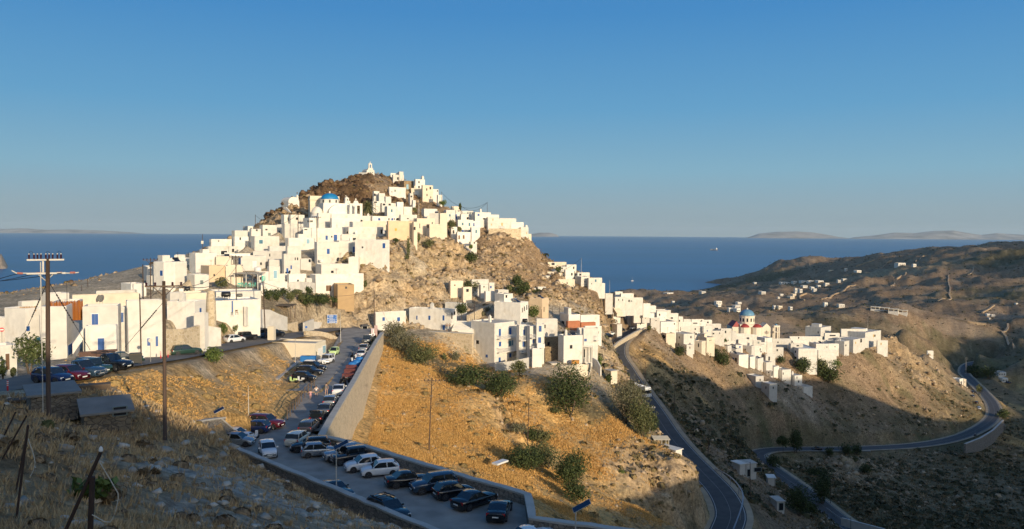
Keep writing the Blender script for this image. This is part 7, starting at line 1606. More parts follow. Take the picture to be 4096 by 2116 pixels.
SCR = leaf_mat('thorn_scrub', (.035, .04, .02), (.12, .11, .055)); SCRD = leaf_mat('brown_scrub', (.13, .085, .05), (.33, .24, .14))
rg = np.random.default_rng(21)
P, R, i = pick((TW_[:, 5]*1.2+TW_[:, 1]*.25)*cl*(TR > 200)*(TR < 560), 4200, rg); scrub('valley_scrub', P, .35+1.1*rg.random(len(P))**2, SCR, 22)
P, R, i = pick((TW_[:, 6]+TW_[:, 5])*cl*(TR > 560)*(TR < 3600)*(TV[:, 2] > -198), 22000, rg, .006); scrub('hill_scrub', P, (.4+1.1*rg.random(len(P))**2)*(.5+R/1600), SCR, 23, 4)
P, R, i = pick((TW_[:, 3]+TW_[:, 7])*cl*(TR > 120)*(TR < 420), 1900, rg); scrub('cliff_scrub', P, .25+.55*rg.random(len(P))**2, leaf_mat('cliff_scrub_leaves', (.10, .085, .04), (.28, .20, .09)), 24)
P, R, i = pick((TW_[:, 1]+TW_[:, 2])*cl*(TR > 12)*(TR < 80), 520, rg, .008); scrub('cushion_scrub', P, (.08+.22*rg.random(len(P))**2)*(.5+R/45), SCRD, 25, 40)
P, R, i = pick((TW_[:, 0])*cl*(TR > 70)*(TR < 215), 420, rg); scrub('slope_scrub', P, .2+.5*rg.random(len(P))**2, leaf_mat('slope_scrub_leaves', (.16, .12, .05), (.40, .27, .11)), 26, 30)
# ================================================================ poles, wires, lamps, signs
POLE = mat('tarred_pole', (.085, .055, .04), .9, .25, 2, .3, 12, stretch=(6, 6, .4)); INSUL = mat('brown_insulator', (.05, .012, .012), .3, .1, 4); PALEP = mat('pale_steel_pole', (.50, .47, .42), .6, .08, 3); CERAM = mat('red_ceramic', (.35, .12, .09), .4, .1, 4); GALV = mat('galvanised', (.42, .40, .36), .5, .1, 4, metal=.4)
TOPS = {}
def arm(m, z, w, th=.09, y=0): m.box(-w, w, y-th/2, y+th/2, z-th/2, z+th/2)
def pole(key, c, xb, yb, xt, yt, Y, label, r0=.16, r1=None, m=POLE, kind='plain', yaw=None, group='utility poles', name='utility_pole'):
    ub, vb = px(c, xb, yb); ut, vt = px(c, xt, yt); p = at(ub, vb, Y); q = at(ut, vt, Y); rz = -math.atan2(p.x, p.y) if yaw is None else math.radians(yaw)
    r = empty(name, p, rz); tag(r, label, 'utility pole' if name == 'utility_pole' else name.replace('_', ' '), group)
    r0 *= .62; r1 = r1 and r1*.62
    ca, sa = math.cos(-rz), math.sin(-rz); d = q-p; top = Vector((d.x*ca-d.y*sa, d.x*sa+d.y*ca, d.z)); H = top.z
    mb = MB(); mb.tube([(0, 0, -1.5), tuple(top*.5), tuple(top)], r0, 9, r1 or r0*.7); mb.build('pole', m, r, True)
    if 'arm' in kind:
        a = MB(); z = H-.35; arm(a, z, 1.2); a.tube([(-.7, .03, z), (0, .05, z-.75)], .03, 4); a.tube([(.7, .03, z), (0, .05, z-.75)], .03, 4); o = a.build('crossarm', GALV if 'pale' in kind else WOODP, r); o.location = (top.x, top.y-.12, 0)
        b = MB()
        for x in (-1.1, -.55, .55, 1.1): b.lathe([(.03, 0), (.09, .05), (.05, .12), (.09, .17), (.04, .25)], 8, (x, 0, z+.03))
        o = b.build('insulators', PAINT['w'] if 'pale' in kind else INSUL, r); o.location = (top.x, top.y-.12, 0)
    if 'double' in kind:
        for z in (H-.3, H-1.3): a = MB(); arm(a, z, 1.1); a.build('crossarm', PALEP, r)
    if 'box' in kind: MB().box(-.3, .3, -.3, .0, H*.38, H*.38+.8).build('junction_box', WH, r)
    if 'switch' in kind:
        a = MB(); z = H-.12; a.box(-1.03, 1.03, -.16, -.06, z, z+.1); a.box(-1.03, 1.03, .06, .16, z, z+.1)
        for x in (-.14, .14): a.box(x-.05, x+.05, -.05, .05, z-.75, z)
        a.build('platform', PALEP, r)
        b = MB(); w_ = MB()
        for i, x in enumerate((-.9, -.63, -.44, -.25, .02, .2, .4, .66, .86)):
            for k in range(6): b.lathe([(.04, k*.048), (.065, k*.048+.016), (.04, k*.048+.046)], 8, (x, 0, z+.11))
            w_.lathe([(.04, 0), (.04, .05)], 8, (x, 0, z+.40))
        b.build('insulators', INSUL, r); w_.build('caps', WH, r)
        for x in (-.9, .02, .66): MB().tube([(x, 0, z+.45), (x+.06, 0, z+.6), (x+.16, 0, z+.58), (x+.24, 0, z+.45)], .012, 5).build('jumper', IRON, r)
        a = MB(); z2 = H-.92; a.tube([(-1.85, 0, z2+.2), (-1.6, 0, z2+.03), (-.8, 0, z2), (.8, 0, z2), (1.5, 0, z2-.04), (1.85, 0, z2+.01)], .04, 6); a.box(-1.05, 1.1, -.08, .08, z2-.07, z2+.04); a.tube([(-.4, 0, z2-.1), (0, 0, z2-.5)], .03, 4); a.tube([(.4, 0, z2-.1), (0, 0, z2-.5)], .03, 4); a.build('crossarm', PALEP, r)
        b = MB()
        for x in (-1.4, -.36, .75, 1.5): b.tube([(x-.15, 0, z2+(.03 if x < -1 else 0)), (x+.15, 0, z2)], .07, 8)
        b.build('surge_insulator', CERAM, r)
        MB().tube([(-.28, -.08, -.8), (-.28, -.08, H-.2)], .03, 6).build('conduit', PALEP, r)
    T = Matrix.Rotation(rz, 4, 'Z'); TOPS[key] = (p+T@Vector((top.x, top.y, H-.2)), rz)
    return r
pole('A', 'X', 417, 388, 412, -1005, 51, 'thick tall pole carrying a bank of nine brown insulators', .24, .2, kind='switch')
pole('B', 'X', 1425, 460, 1415, -812, 55, 'thick tall pole with a single wooden crossarm at right of the left houses', .22, .17, kind='arm')
pole('C', 'W', 1505, 405, 1487, -335, 95, 'thin weathered pole beside the black bins at the plaza edge', .15)
pole('D', 'A', 1527, 800, 1520, 420, 132, 'dark thin pole left of the tall blank house')
pole('E', 'A', 1605, 790, 1602, 350, 136, 'pole with a dead tree like top beside the tall blank house', kind='arm')
pole('F', 'Y', 1535, 1100, 1522, 95, 153, 'wooden pole with crossarm in front of the taverna awning', .17, kind='arm')
pole('G', 'R', 1370, 492, 1335, -220, 157, 'leaning wooden pole beside the grey blue van', .2)
pole('H', 'C', 75, 1170, 75, 905, 244, 'dark skyline pole above the left flank of the village')
pole('I', 'B', 915, 440, 918, 258, 215, 'dark pole with a small white box above the sea', kind='box')
pole('J', 'C', 672, 1225, 675, 880, 232, 'thick dark pole in front of the tall blank house under church', .2)
pole('J2', 'C', 714, 1225, 712, 985, 233, 'thin dark pole beside the thick dark one below the church', .12)
pole('K', 'C', 938, 1280, 935, 930, 229, 'dark pole with crossbars left of the blue door house', kind='arm')
pole('L', 'E', 685, 985, 685, 705, 270, 'thin black pole beside the pink stair triangle', .13)
pole('M', 'E', 938, 975, 938, 735, 276, 'thin pole in front of the brown outcrop', .13, m=PALEP)
pole('N', 'E', 213, 1000, 213, 710, 282, 'thin pole right of the palm crown', .11)
pole('N2', 'E', 172, 1010, 175, 640, 281, 'thin pale pole touching the palm crown', .1, m=PALEP)
pole('O', 'G', 828, 390, 828, 200, 305, 'tall thin mast on the right ridge joined by sagging wires', .13)
pole('P', 'G', 65, 110, 65, 28, 322, 'short pole on the last white cube of the right shoulder', .11)
pole('P2', 'G', 388, 500, 388, 255, 299, 'thin dark pole beside the cypress', .11)
pole('P3', 'G', 305, 620, 305, 335, 298, 'thin dark pole by the blue balcony door', .11)
pole('Q', 'c', 1200, 255, 1195, -820, 191, 'tall dark pole at the lane head beside the striped banner', .18)
pole('Q2', 'F', 425, 1380, 430, 1150, 207, 'slim pole in front of the cliff base', .11)
pole('R', 'H', 518, 830, 515, 530, 205, 'brown pole beside the white street steps', .14)
pole('S', 'H', 1437, 790, 1437, 615, 219, 'short dark pole beside the fig bush, left one', .12)
pole('S2', 'H', 1456, 795, 1456, 655, 219, 'short dark pole beside the fig bush, right one', .12)
pole('T', 'I', 787, 380, 790, 178, 296, 'thin pale mast on the middle spur roofs', .11, m=PALEP)
pole('U', 'I', 1185, 670, 1187, 490, 330, 'thin mast standing against the sea right of the spur', .1, m=PALEP)
pole('V', 'I', 610, 965, 610, 795, 236, 'dark lamp topped pole before the rocky spur', .12)
pole('V2', 'I', 485, 975, 487, 815, 234, 'slim dark pole left of the lamp topped pole', .11)
pole('V3', 'I', 388, 1025, 388, 855, 232, 'slim dark pole behind the guest house roof', .11)
pole('W', 'I', 1522, 1105, 1520, 880, 336, 'wooden pole in front of the big street house', .13)
pole('X', 'I', 220, 640, 222, 420, 268, 'dark pole beside the two arched window house', .11)
pole('1', 'e', 572, 1335, 607, 568, 118, 'tall wooden pole with braced crossarm on the golden slope', .15, kind='arm')
pole('2', 'e', 1622, 1335, 1640, 782, 149, 'plain wooden pole above the fig bush on golden slope', .15)
pole('3', 'd', 1803, 488, 1805, 62, 181, 'sunlit pale pole with crossarm at the spur edge', .15, m=PALEP, kind='arm pale')
pole('4', 'P', 530, 395, 540, 115, 246, 'dark pole on the shaded slope above the valley road', .15)
pole('5', 'P', 822, 752, 836, 455, 204, 'dark crossarm pole beside the valley road', .15, kind='arm')
pole('6', 'P', 1190, 1098, 1190, 750, 196, 'dark pole in front of the white roadside hut', .15)
pole('7', 'P', 279, 135, 281, -130, 272, 'dark pole just above the white coach', .13)
pole('8', 'P', 339, 180, 339, 60, 262, 'short dark pole below the white coach', .12)
pole('9', 'Q', 1087, 1105, 1093, 812, 250, 'dark crossarm pole in the hairpin thicket', .15, kind='arm')
pole('10', 'Q', 512, 1010, 514, 800, 220, 'thin dark pole behind the small doorway hut', .11)
pole('11', 'O', 1235, 500, 1236, 345, 606, 'pale pole with double crossarms at the upper right bend', .16, m=PALEP, kind='double')
pole('12', 'O', 1623, 745, 1627, 540, 600, 'pale pole by the far right roadside sheds', .15, m=PALEP)
pole('13', 'O', 1165, 1255, 1167, 1060, 425, 'dark pole standing on the shaded lower road edge', .14)
pole('14', 'Q', 1297, 1335, 1299, 1210, 214, 'dark pole before the white wall at the bottom edge', .12)
pole('15', 'L', 1575, 430, 1577, 270, 452, 'thin antenna mast on the broad top right house', .08, m=PALEP)
pole('16', 'L', 355, 700, 355, 460, 374, 'dark thin pole in front of the stepped white row', .11)
pole('17', 'K', 877, 755, 878, 510, 342, 'dark pole before the grey shadow house', .12)
pole('18', 'a', 380, 1335, 388, 800, 276, 'dark pole at left end of the shaded slope', .14)
pole('19', 'A', 948, 830, 930, 570, 170, 'leaning double pole beyond the beige parapet roof', .12)
pole('20', 'A', 868, 830, 868, 640, 165, 'thin pole left of the leaning double pole', .1)
pole('21', 'c', 425, 430, 410, -290, 172, 'pale grey lamp post in the middle of the road fork', .11, m=PALEP, group='lamp posts', name='lamp_post')
pole('22', 'S', 440, 800, 435, 345, 140, 'pale grey post in front of the depot building', .10, m=PALEP, group='lamp posts', name='lamp_post')
pole('23', 'T', 483, 390, 475, -30, 97, 'thin pale post behind the dark red suv', .08, m=PALEP, group='lamp posts', name='lamp_post')
def wire(a, b, sag, label, n=14, r=.022, off=(0, 0, 0), offb=None):
    A = (TOPS[a][0] if isinstance(a, str) else a)+Vector(off); B = (TOPS[b][0] if isinstance(b, str) else b)+Vector(offb or off)
    P = [A.lerp(B, t)+Vector((0, 0, -sag*4*t*(1-t))) for t in np.linspace(0, 1, n+1)]
    o = MB().tube([p-A for p in P], r, 4).build('power_cable', IRON, None, False, A); tag(o, label, 'cable', 'overhead cables')
L0 = at(-900, 1020, 70)
for k, x in enumerate((-1.7, -.5, .9)): wire('A', L0+Vector((0, 0, x)), 1.5, ('upper', 'middle', 'lower')[k]+' wire running left out of picture from the insulator pole', off=(x, 0, -.7))
for k, x in enumerate((-1.0, 1.0)): wire('B', 'F', 2.0, ('lower', 'upper')[k]+' black wire from the crossarm pole to the taverna pole', off=(x, 0, -.1), r=.03)
wire('F', 'G', 1.2, 'wire between the taverna pole and the leaning pole')
wire('G', 'Q', 2.0, 'long wire from leaning pole to the lane head pole', r=.03)
wire('O', 'P', 4.0, 'upper sagging wire from the mast to the shoulder pole', r=.05)
wire('O', 'P2', 2.4, 'lower sagging wire from the mast to the cypress pole', r=.05)
wire('H', 'J', 3, 'wire from the skyline pole to the church pole', r=.04)
wire('1', '2', 1.6, 'wire between the two golden slope poles'); wire('2', '3', 1.8, 'wire from the fig bush pole to the sunlit pole'); wire('3', '5', 1.6, 'wire from the sunlit pole to the valley road pole'); wire('5', '6', 1.5, 'wire from valley road pole to the hut pole')
wire('C', 'B', .6, 'wire between the plaza pole and crossarm pole'); wire('T', 'X', 1.5, 'dark wire over the middle spur roofs', r=.05); wire('Q', '1', 2.5, 'wire from the lane head down to the golden slope pole')
def guy(key, c, x, y, Y, label):
    A = TOPS[key][0]-Vector((0, 0, 1.2)); B = at(*px(c, x, y), Y); m = MB(); m.tube([Vector((0, 0, 0)), B-A], .02, 4); 
    for t in np.linspace(.18, .55, 12): q = (B-A)*t; m.tube([q-(B-A).normalized()*.09, q+(B-A).normalized()*.09], .05, 5)
    o = m.build('guy_wire', IRON, None, False, A); tag(o, label, 'cable', 'overhead cables')
guy('A', 'A', 960, 1331, 62, 'knotted stay wire falling right from the insulator pole'); guy('A', 'A', 225, 1240, 60, 'knotted stay wire falling left from the insulator pole'); guy('B', 'A', 1330, 1300, 64, 'stay wire falling left from the crossarm pole')
# solar street lamps
SOLAR = mat('solar_panel', (.008, .016, .05), .12, .2, 6, coat=.5)
def solar(c, xb, yb, xt, yt, Y, label, pa, w):
    p = at(*px(c, xb, yb), Y); q = at(*px(c, xt, yt), Y); H = q.z-p.z; rz = -math.atan2(p.x, p.y); r = empty('street_lamp', p, rz); tag(r, label, 'street lamp', 'solar street lamps')
    MB().tube([(0, 0, -1), (0, 0, H)], .055, 10, .045).build('pole', PALEP, r)
    e = link('panel_head', MB().box(-.05, w, -.24, .24, .03, .07).mesh('panel_head'), PALEP, r, (-.1*w, 0, H)); e.rotation_euler = (math.radians(30), -math.radians(pa), 0)
    link('solar_panel', MB().box(-.02, w-.03, -.215, .215, .074, .08).mesh('solar_panel'), SOLAR, e); link('lamp', MB().box(.1, .6, -.1, .1, -.02, .03).mesh('lamp'), PAINT['w'], e)
solar('U', 650, 1065, 640, 480, 71, 'solar street lamp with dark tilted panel between the white cars', 27, 1.35)
solar('d', 1038, 1360, 1042, 1145, 55, 'solar street lamp with dark tilted panel at the bottom edge', 31, 1.35)
solar('T', 28, 700, 22, 345, 88, 'solar street lamp beside the stone wedge wall', 26, 1.3)
# leaning stakes
RUST = mat('rusty_stake', (.045, .025, .018), .85, .3, 6); ROPE = mat('pale_rope', (.5, .46, .38), .9, .1, 10)
def stake(c, xb, yb, xt, yt, label, r=.022, m=RUST, lean=0.0, name='stake'):
    p = hit(*px(c, xb, yb), 4) if yb < 1300 else None
    if p is None: p = at(*px(c, xb, yb), 13.0)
    q = at(*px(c, xt, yt), p.y+lean); d = q-p; o = MB().tube([-d*.12, (0, 0, 0), tuple(d)], r, 7).build(name, m, None, False, p); tag(o, label, name, 'leaning iron stakes')
    if 'white cap' in label: MB().lathe([(.025, 0), (.036, .02), (.03, .06), (.008, .09)], 8, tuple(d)).build('cap', PAINT['w'], o)
    return p, q
stake('X', 10, 575, 135, 320, 'leaning iron stake at the far left, third from the left')
stake('X', -5, 395, 42, 252, 'leaning iron stake at the far left edge, highest one')
stake('X', 25, 715, 230, 352, 'leaning iron stake at the far left, longest slanted one')
_, q1 = stake('X', 140, 1250, 242, 435, 'tall upright iron stake, right one of the pair')
stake('X', 140, 990, 226, 540, 'tall upright iron stake, left one of the pair')
p2, q2 = stake('X', 570, 1335, 872, 662, 'strongly leaning iron stake with a white cap', .03)
p3, q3 = stake('X', 780, 1335, 799, 880, 'short thick iron post beside the strongly leaning stake', .045)
def rope(P, label): P = cat_rom([tuple(p) for p in P], .1); o = MB().tube([Vector(p)-Vector(P[0]) for p in P], .009, 5).build('rope', ROPE, None, False, Vector(P[0])); tag(o, label, 'rope')
mid = q2.lerp(q3, .5)+Vector((.32, 0, -.15)); rope([q2+Vector((-.02, 0, -.18)), q2+Vector((.22, 0, -.6)), q3+Vector((.42, 0, -.35)), q3+Vector((.28, 0, -.75)), q3+Vector((.0, -.03, -.62))], 'white rope loop hanging from the capped leaning stake')
rope([q1+Vector((0, 0, -.25)), q1+Vector((.12, 0, -.7)), q1+Vector((.03, 0, -.95))], 'pale string hanging from the tall upright stake pair')
# ---- road signs
SIGNB = mat('sign_blue', (.012, .12, .42), .4, .05, 3); SIGNR = mat('sign_red', (.55, .02, .03), .4, .05, 3); PURP = mat('banner_print', (.25, .10, .22), .7, .1, 4)
def dirsign():
    p = atv(*px('D', 1150, 1305), 199); s = .28555*scale_at(199); r = empty('road_sign', p, -math.atan2(p.x, p.y)); tag(r, 'large blue direction sign with white lines of lettering by the road fork', 'road sign')
    w, z0, z1 = 69*s, (1305-1270)*s, (1305-1150)*s
    MB().box(-w, w, -.05, .03, z0, z1).build('board', SIGNB, r); m = MB()
    for x0, x1, a, b in ((-w, w, z0, z0+.07), (-w, w, z1-.07, z1), (-w, -w+.07, z0+.07, z1-.07), (w-.07, w, z0+.07, z1-.07)): m.box(x0, x1, -.065, -.05, a, b)
    m.build('border', PAINT['w'], r); m = MB(); rg = random.Random(5); hh = z1-z0
    for f, l, t in ((.88, .40, .05), (.80, .42, .06), (.70, .38, .04), (.57, .34, .05), (.47, .55, .04), (.37, .62, .06), (.24, .66, .05), (.16, .60, .04), (.09, .64, .05)):
        x = -w*.55
        while x < -w*.55+l*2*w*.9:
            k = rg.uniform(.05, .16); m.box(x, x+k, -.062, -.05, z0+hh*f-t*.9, z0+hh*f+t*.9); x += k+rg.uniform(.025, .05)
    for f in (.86, .36): m.box(-w*.85, -w*.72, -.062, -.05, z0+hh*f-.07, z0+hh*f+.07)
    m.quadbox([Vector(v) for v in ((-w*.88, -.062, z0+hh*.50), (-w*.64, -.062, z0+hh*.54), (-w*.64, -.05, z0+hh*.54), (-w*.88, -.05, z0+hh*.50), (-w*.88, -.062, z0+hh*.62), (-w*.64, -.062, z0+hh*.56), (-w*.64, -.05, z0+hh*.56), (-w*.88, -.05, z0+hh*.62))])
    for f, l in ((.88, .06), (.68, .05), (.44, .12), (.18, .16)): m.box(w*.72, w*(.72+l), -.062, -.05, z0+hh*f-.06, z0+hh*f+.06)
    m.build('lettering', PAINT['w'], r)
    for x in (-w*.8, -w*.1, w*.7): MB().tube([(x, .08, -.8), (x, .08, z1-.1)], .05, 6).build('post', GALV, r)
dirsign()
def discsign(c, xb, yb, yt, Y, col, label, bar=False):
    p = atv(*px(c, xb, yb), Y); H = at(*px(c, xb, yt), Y).z-p.z; r = empty('traffic_sign', p, -math.atan2(p.x, p.y)); tag(r, label, 'traffic sign'); R = .25
    MB().tube([(0, .03, -.5), (0, .03, H+.2)], .035, 6).build('post', GALV, r)
    d = link('disc', MB().lathe([(.01, 0), (R, 0), (R, .03), (.01, .03)], 24).mesh('disc'), col, r, (0, 0, H)); d.rotation_euler = (math.pi/2, 0, 0)
    if bar: MB().box(-R*.72, R*.72, -.045, -.03, H-.07, H+.07).build('bar', PAINT['w'], r)
discsign('W', 22, 205, 50, 92, SIGNR, 'round red no entry sign with a white bar at the left edge', True)
discsign('b', 862, 275, 18, 176, SIGNB, 'small round dark parking sign at the fork wall')
discsign('W', 1603, 360, 165, 98, GALV, 'small round sign seen edge on before the plain white house')
def banner():
    p = at(*px('c', 1160, 235), 186); s = .17276*scale_at(186); r = empty('banner', p, -math.atan2(p.x, p.y)); tag(r, 'upright white and mauve printed banner at the lane head', 'banner')
    MB().box(-36*s, 36*s, -.03, .03, 10*s, 160*s).build('panel', PAINT['w'], r); m = MB(); rg = random.Random(3)
    for f in (150, 140, 22, 16): m.box(-30*s, 30*s, -.04, -.03, f*s, f*s+.06)
    for f in (112, 82, 52):
        for x in (-28, -4): m.box(x*s, (x+8)*s, -.04, -.03, f*s, (f+22)*s); m.box((x+8)*s, (x+18)*s, -.04, -.03, (f+16)*s, (f+22)*s); m.box((x+8)*s, (x+18)*s, -.04, -.03, f*s, (f+5)*s)
    m.build('print', PURP, r)
    p = at(*px('c', 1000, 165), 193); r = empty('bus_shelter', p, -math.atan2(p.x, p.y)+.2); tag(r, 'small glass and steel shelter kiosk at the lane head', 'shelter'); s = .17276*scale_at(193)
    for x in (-105*s, 60*s):
        for y in (-1, 1): MB().box(x-.06, x+.06, y-.06, y+.06, -.5, 150*s).build('post', GALV, r)
    MB().box(-125*s, 80*s, -1.4, 1.3, 150*s, 175*s, .3, .3).build('roof', mat('shelter_roof', (.10, .095, .085), .7, .1, 2), r); MB().box(-100*s, 55*s, .95, 1.0, .3, 140*s).build('glazing', GLASS, r); MB().box(-90*s, 40*s, .2, .9, .45, .52).build('bench', WOODP, r)
    p = at(*px('c', 1235, 215), 188); tag(MB().box(-.35, .35, -.15, .15, -.3, 2.1).build('info_board', mat('info_pink', (.48, .34, .32), .6, .1, 3), None, False, p), 'narrow pinkish information board behind the lane head pole', 'board')
banner()
# ================================================================ small things
def boxthing(name, c, x, y, Y, w, d, h, m, label, cat, rz=0.0, tx=0.0, z=None, group=None):
    u, v = px(c, x, y); p = at(u, v, Y) if Y else hit(u, v, 8); r = MB().box(-w/2, w/2, -d/2, d/2, 0, h, tx, tx).build(name, m, None, False, p, rz-math.atan2(p.x, p.y)); tag(r, label, cat, group); return r
def tank(c, x, y, Y, L, R, m, label, upright=False):
    p = at(*px(c, x, y), Y); r = empty('water_tank', p, -math.atan2(p.x, p.y)); tag(r, label, 'water tank', 'roof water tanks')
    if upright: MB().lathe([(R*.9, 0), (R, .08), (R, L-.1), (R*.7, L), (R*.3, L+.08)], 16).build('tank', m, r, True)
    else:
        o = link('tank', MB().lathe([(R*.3, -L/2-.08), (R*.85, -L/2), (R, -L/2+.1), (R, L/2-.1), (R*.85, L/2), (R*.3, L/2+.08)], 16).mesh('tank', True), m, r, (0, 0, R+.12)); o.rotation_euler = (0, math.pi/2, 0)
        MB().box(-L*.35, -L*.25, -R*.8, R*.8, 0, .3).box(L*.25, L*.35, -R*.8, R*.8, 0, .3).build('cradle', GALV, r)
BLK = mat('black_plastic', (.012, .012, .013), .4, .1, 3)
tank('Y', 1348, 850, 149, 1.55, .52, BLK, 'large black horizontal tank on the long white wall house')
tank('Y', 1590, 848, 149, .9, .34, mat('grey_plastic', (.12, .12, .11), .5, .1, 3), 'dark grey rounded tank right of the air conditioner')
tank('Y', 660, 735, 166, 1.0, .42, BLK, 'black tank beside the fan units below the tall blank house')
tank('E', 588, 1090, 262, .75, .55, BLK, 'black tank above the big tan house', True); tank('E', 362, 1312, 243, 1.0, .45, PAINT['w'], 'white tank beside the shaded wall of tan house', True)
tank('H', 1225, 850, 197, 1.2, .5, BLK, 'black tank on the guest house roof'); tank('Y', 1915, 385, 190, 1.1, .8, PAINT['w'], 'white round tank on the taverna house', True)
for c, x, y, Y, lab in (('Y', 1478, 845, 149, 'air conditioner unit between the two roof tanks'), ('Y', 555, 738, 166, 'fan unit beside the black tank below tall blank house'), ('D', 998, 408, 215, 'air conditioner on the wall of single blue window house')):
    r = boxthing('air_conditioner', c, x, y, Y, .85, .35, .65, PAINT['w'], lab, 'air conditioner', group='air conditioners'); link('fan', MB().lathe([(.01, 0), (.24, 0), (.24, .02), (.01, .02)], 14).mesh('fan'), STEEL, r, (-.12, -.18, .33)).rotation_euler = (math.pi/2, 0, 0)
def dish(c, x, y, Y, R, m, label, face=-40):
    p = at(*px(c, x, y), Y); r = empty('satellite_dish', p, math.radians(face)); tag(r, label, 'satellite dish', 'satellite dishes')
    MB().tube([(0, 0, -.1), (0, 0, .75)], .03, 6).build('mast', GALV, r); o = link('dish', MB().lathe([(.02, 0), (R*.5, .04), (R*.85, .12), (R, .18), (R*.98, .2), (R*.5, .07), (.02, .03)], 18).mesh('dish', True), m, r, (0, -.05, .85)); o.rotation_euler = (math.radians(72), 0, 0)
    MB().tube([(0, -.1, .75), (0, -R*.9, .95)], .015, 4).build('arm', GALV, r)
dish('A', 1062, 850, 112, .55, mat('dish_tan', (.30, .26, .20), .6, .1, 3), 'large tan satellite dish on the left house roof, front one'); dish('A', 1092, 848, 113, .55, mat('dish_grey', (.20, .19, .17), .6, .1, 3), 'grey satellite dish behind the tan one', -20)
dish('D', 1240, 425, 209, .55, BLK, 'dark satellite dish on the roof below the single blue window'); dish('D', 515, 620, 200, .4, BLK, 'small dark dish on the low white roof, left one'); dish('D', 563, 605, 200, .45, BLK, 'small dark dish on the low white roof, right one'); dish('E', 497, 650, 320, .4, PAINT['w'], 'white dish on the shaded wall house by the rock')
# cane screen on the left roof
def canes():
    CAN = leaf_mat('cane_stems', (.20, .06, .015), (.50, .20, .05)); p = at(*px('A', 690, 862), 107.5); r = empty('cane_screen', p, -math.atan2(p.x, p.y)); tag(r, 'rust orange cane screen standing on the left house roof', 'screen'); m = MB(); rg = random.Random(2); s = .37574*scale_at(107.5)
    for k in range(120):
        x = (-180+k*2.95)*s; m.tube([(x, rg.uniform(-.1, .1), -2), (x+rg.uniform(-.05, .05), 0, (rg.uniform(30, 60))*s)], .028, 4)
    m.build('canes', CAN, r); p = at(*px('A', 290, 885), 111); r2 = empty('cane_screen', p, -math.atan2(p.x, p.y)); tag(r2, 'low pale cane screen on the roof behind the flowering bush', 'screen'); m = MB()
    for k in range(60): x = (-70+k*2.6)*s; m.tube([(x, 0, -.5), (x, 0, rg.uniform(10, 22)*s)], .025, 4)
    m.build('canes', leaf_mat('pale_canes', (.35, .22, .12), (.62, .45, .28)), r2)
canes()
# left plaza things
boxthing('planter', 'W', 968, 352, 101, 2.6, .7, .85, mat('rust_planter', (.11, .06, .045), .8, .2, 3), 'long rusty brown planter box in front of the porch block', 'planter', group='rusty planters'); boxthing('planter', 'W', 1140, 335, 101, 2.4, .7, .85, MATS['rust_planter'], 'second rusty planter box right of the blue door', 'planter', group='rusty planters')
def bin_(c, x, y, Y, label):
    p = at(*px(c, x, y), Y); r = empty('waste_bin', p, -math.atan2(p.x, p.y)); tag(r, label, 'waste bin'); MB().box(-.62, .62, -.5, .5, .12, 1.1, -.07, -.05).build('bin', mat('bin_dark', (.03, .03, .028), .6, .1, 3), r); MB().box(-.7, .7, -.58, .58, 1.1, 1.22, .1, .1).build('lid', mat('bin_lid', (.10, .08, .05), .6, .1, 3), r)
bin_('W', 1445, 410, 92, 'dark wheeled waste bin beside the thin weathered pole')
def bollard(c, x, y, Y, label):
    p = at(*px(c, x, y), Y); r = empty('bollard', p); tag(r, label, 'bollard', 'red and white bollards'); MB().lathe([(.07, -.2), (.07, .75), (.05, .9), (.01, .92)], 10).build('post', SIGNR, r); m = MB()
    for z in (.45, .6, .75): m.lathe([(.073, z), (.073, z+.07)], 10)
    m.build('bands', PAINT['w'], r)
bollard('W', 82, 700, 68, 'red and white bollard at left end of the dirt lot'); bollard('W', 1712, 355, 106, 'red and white bollard left of the thick right pole'); bollard('W', 1789, 345, 108, 'red and white bollard right of the thick right pole')
boxthing('pallet', 'W', 240, 800, 62, 1.9, 1.2, .14, WOODP, 'pale wooden pallet leaning in the rubble by the concrete hut', 'pallet'); boxthing('timber_stack', 'W', 985, 690, 68, 2.8, 1.0, .5, WOODP, 'stack of grey timber beams beside the concrete hut', 'timber')
# stone huts in the shade
BLOCK = stone_mat('concrete_blocks', (.26, .22, .17), (.20, .17, .13), (.12, .10, .08), 2.2, 2.2)
def hut(label, c, u0, uc, u1, vt, vb, Y, th, m, roofm, slant=0.0, ops=()):
    a0, v0 = px(c, u0, vt); ac, v1 = px(c, uc, vb); a1, _ = px(c, u1, vb)
    if c == 'P' and Y > 175: Y = hit(ac, v1, 100).y
    P, t0, dR, dL, la, lb = cornerframe(a0, ac, a1, v1, Y, th); la = min(max(la, 2), 14) if u1 != uc else 5; lb = min(max(lb, 2), 14) if u0 != uc else 4; h = at(ac, v0, Y).z-P.z
    r = empty('hut', P, t0); tag(r, label, 'hut'); MB().box(0, la, 0, lb, -.9, h).build('wall', m, r)
    MB().quadbox([Vector(q) for q in ((-.25, -.25, h+.01), (la+.25, -.25, h+.01), (la+.25, lb+.25, h+.01+slant), (-.25, lb+.25, h+.01+slant), (-.25, -.25, h+.16), (la+.25, -.25, h+.16), (la+.25, lb+.25, h+.16+slant), (-.25, lb+.25, h+.16+slant))]).build('roof', roofm, r)
    for face, t, z, w, hh, k in ops:
        o = link('window' if hh < 1.5 else 'doorway', unit('frame' if k == 'k' else 'door', 'g' if k == 'k' else k), None, r, ((t, 0, z) if face == 'R' else (0, t, z)), 0 if face == 'R' else -math.pi/2); o.scale = (w, 1, hh); q = link('opening', unit('hole', 'k'), None, o)
    return r
hut('grey concrete block hut with flaking white plaster under the parked hatchbacks', 'W', 330, 330, 840, 770, 925, 57, 4, BLOCK, mat('slab_grey', (.22, .205, .185), .95, .15, .8, .3, 5), .1)
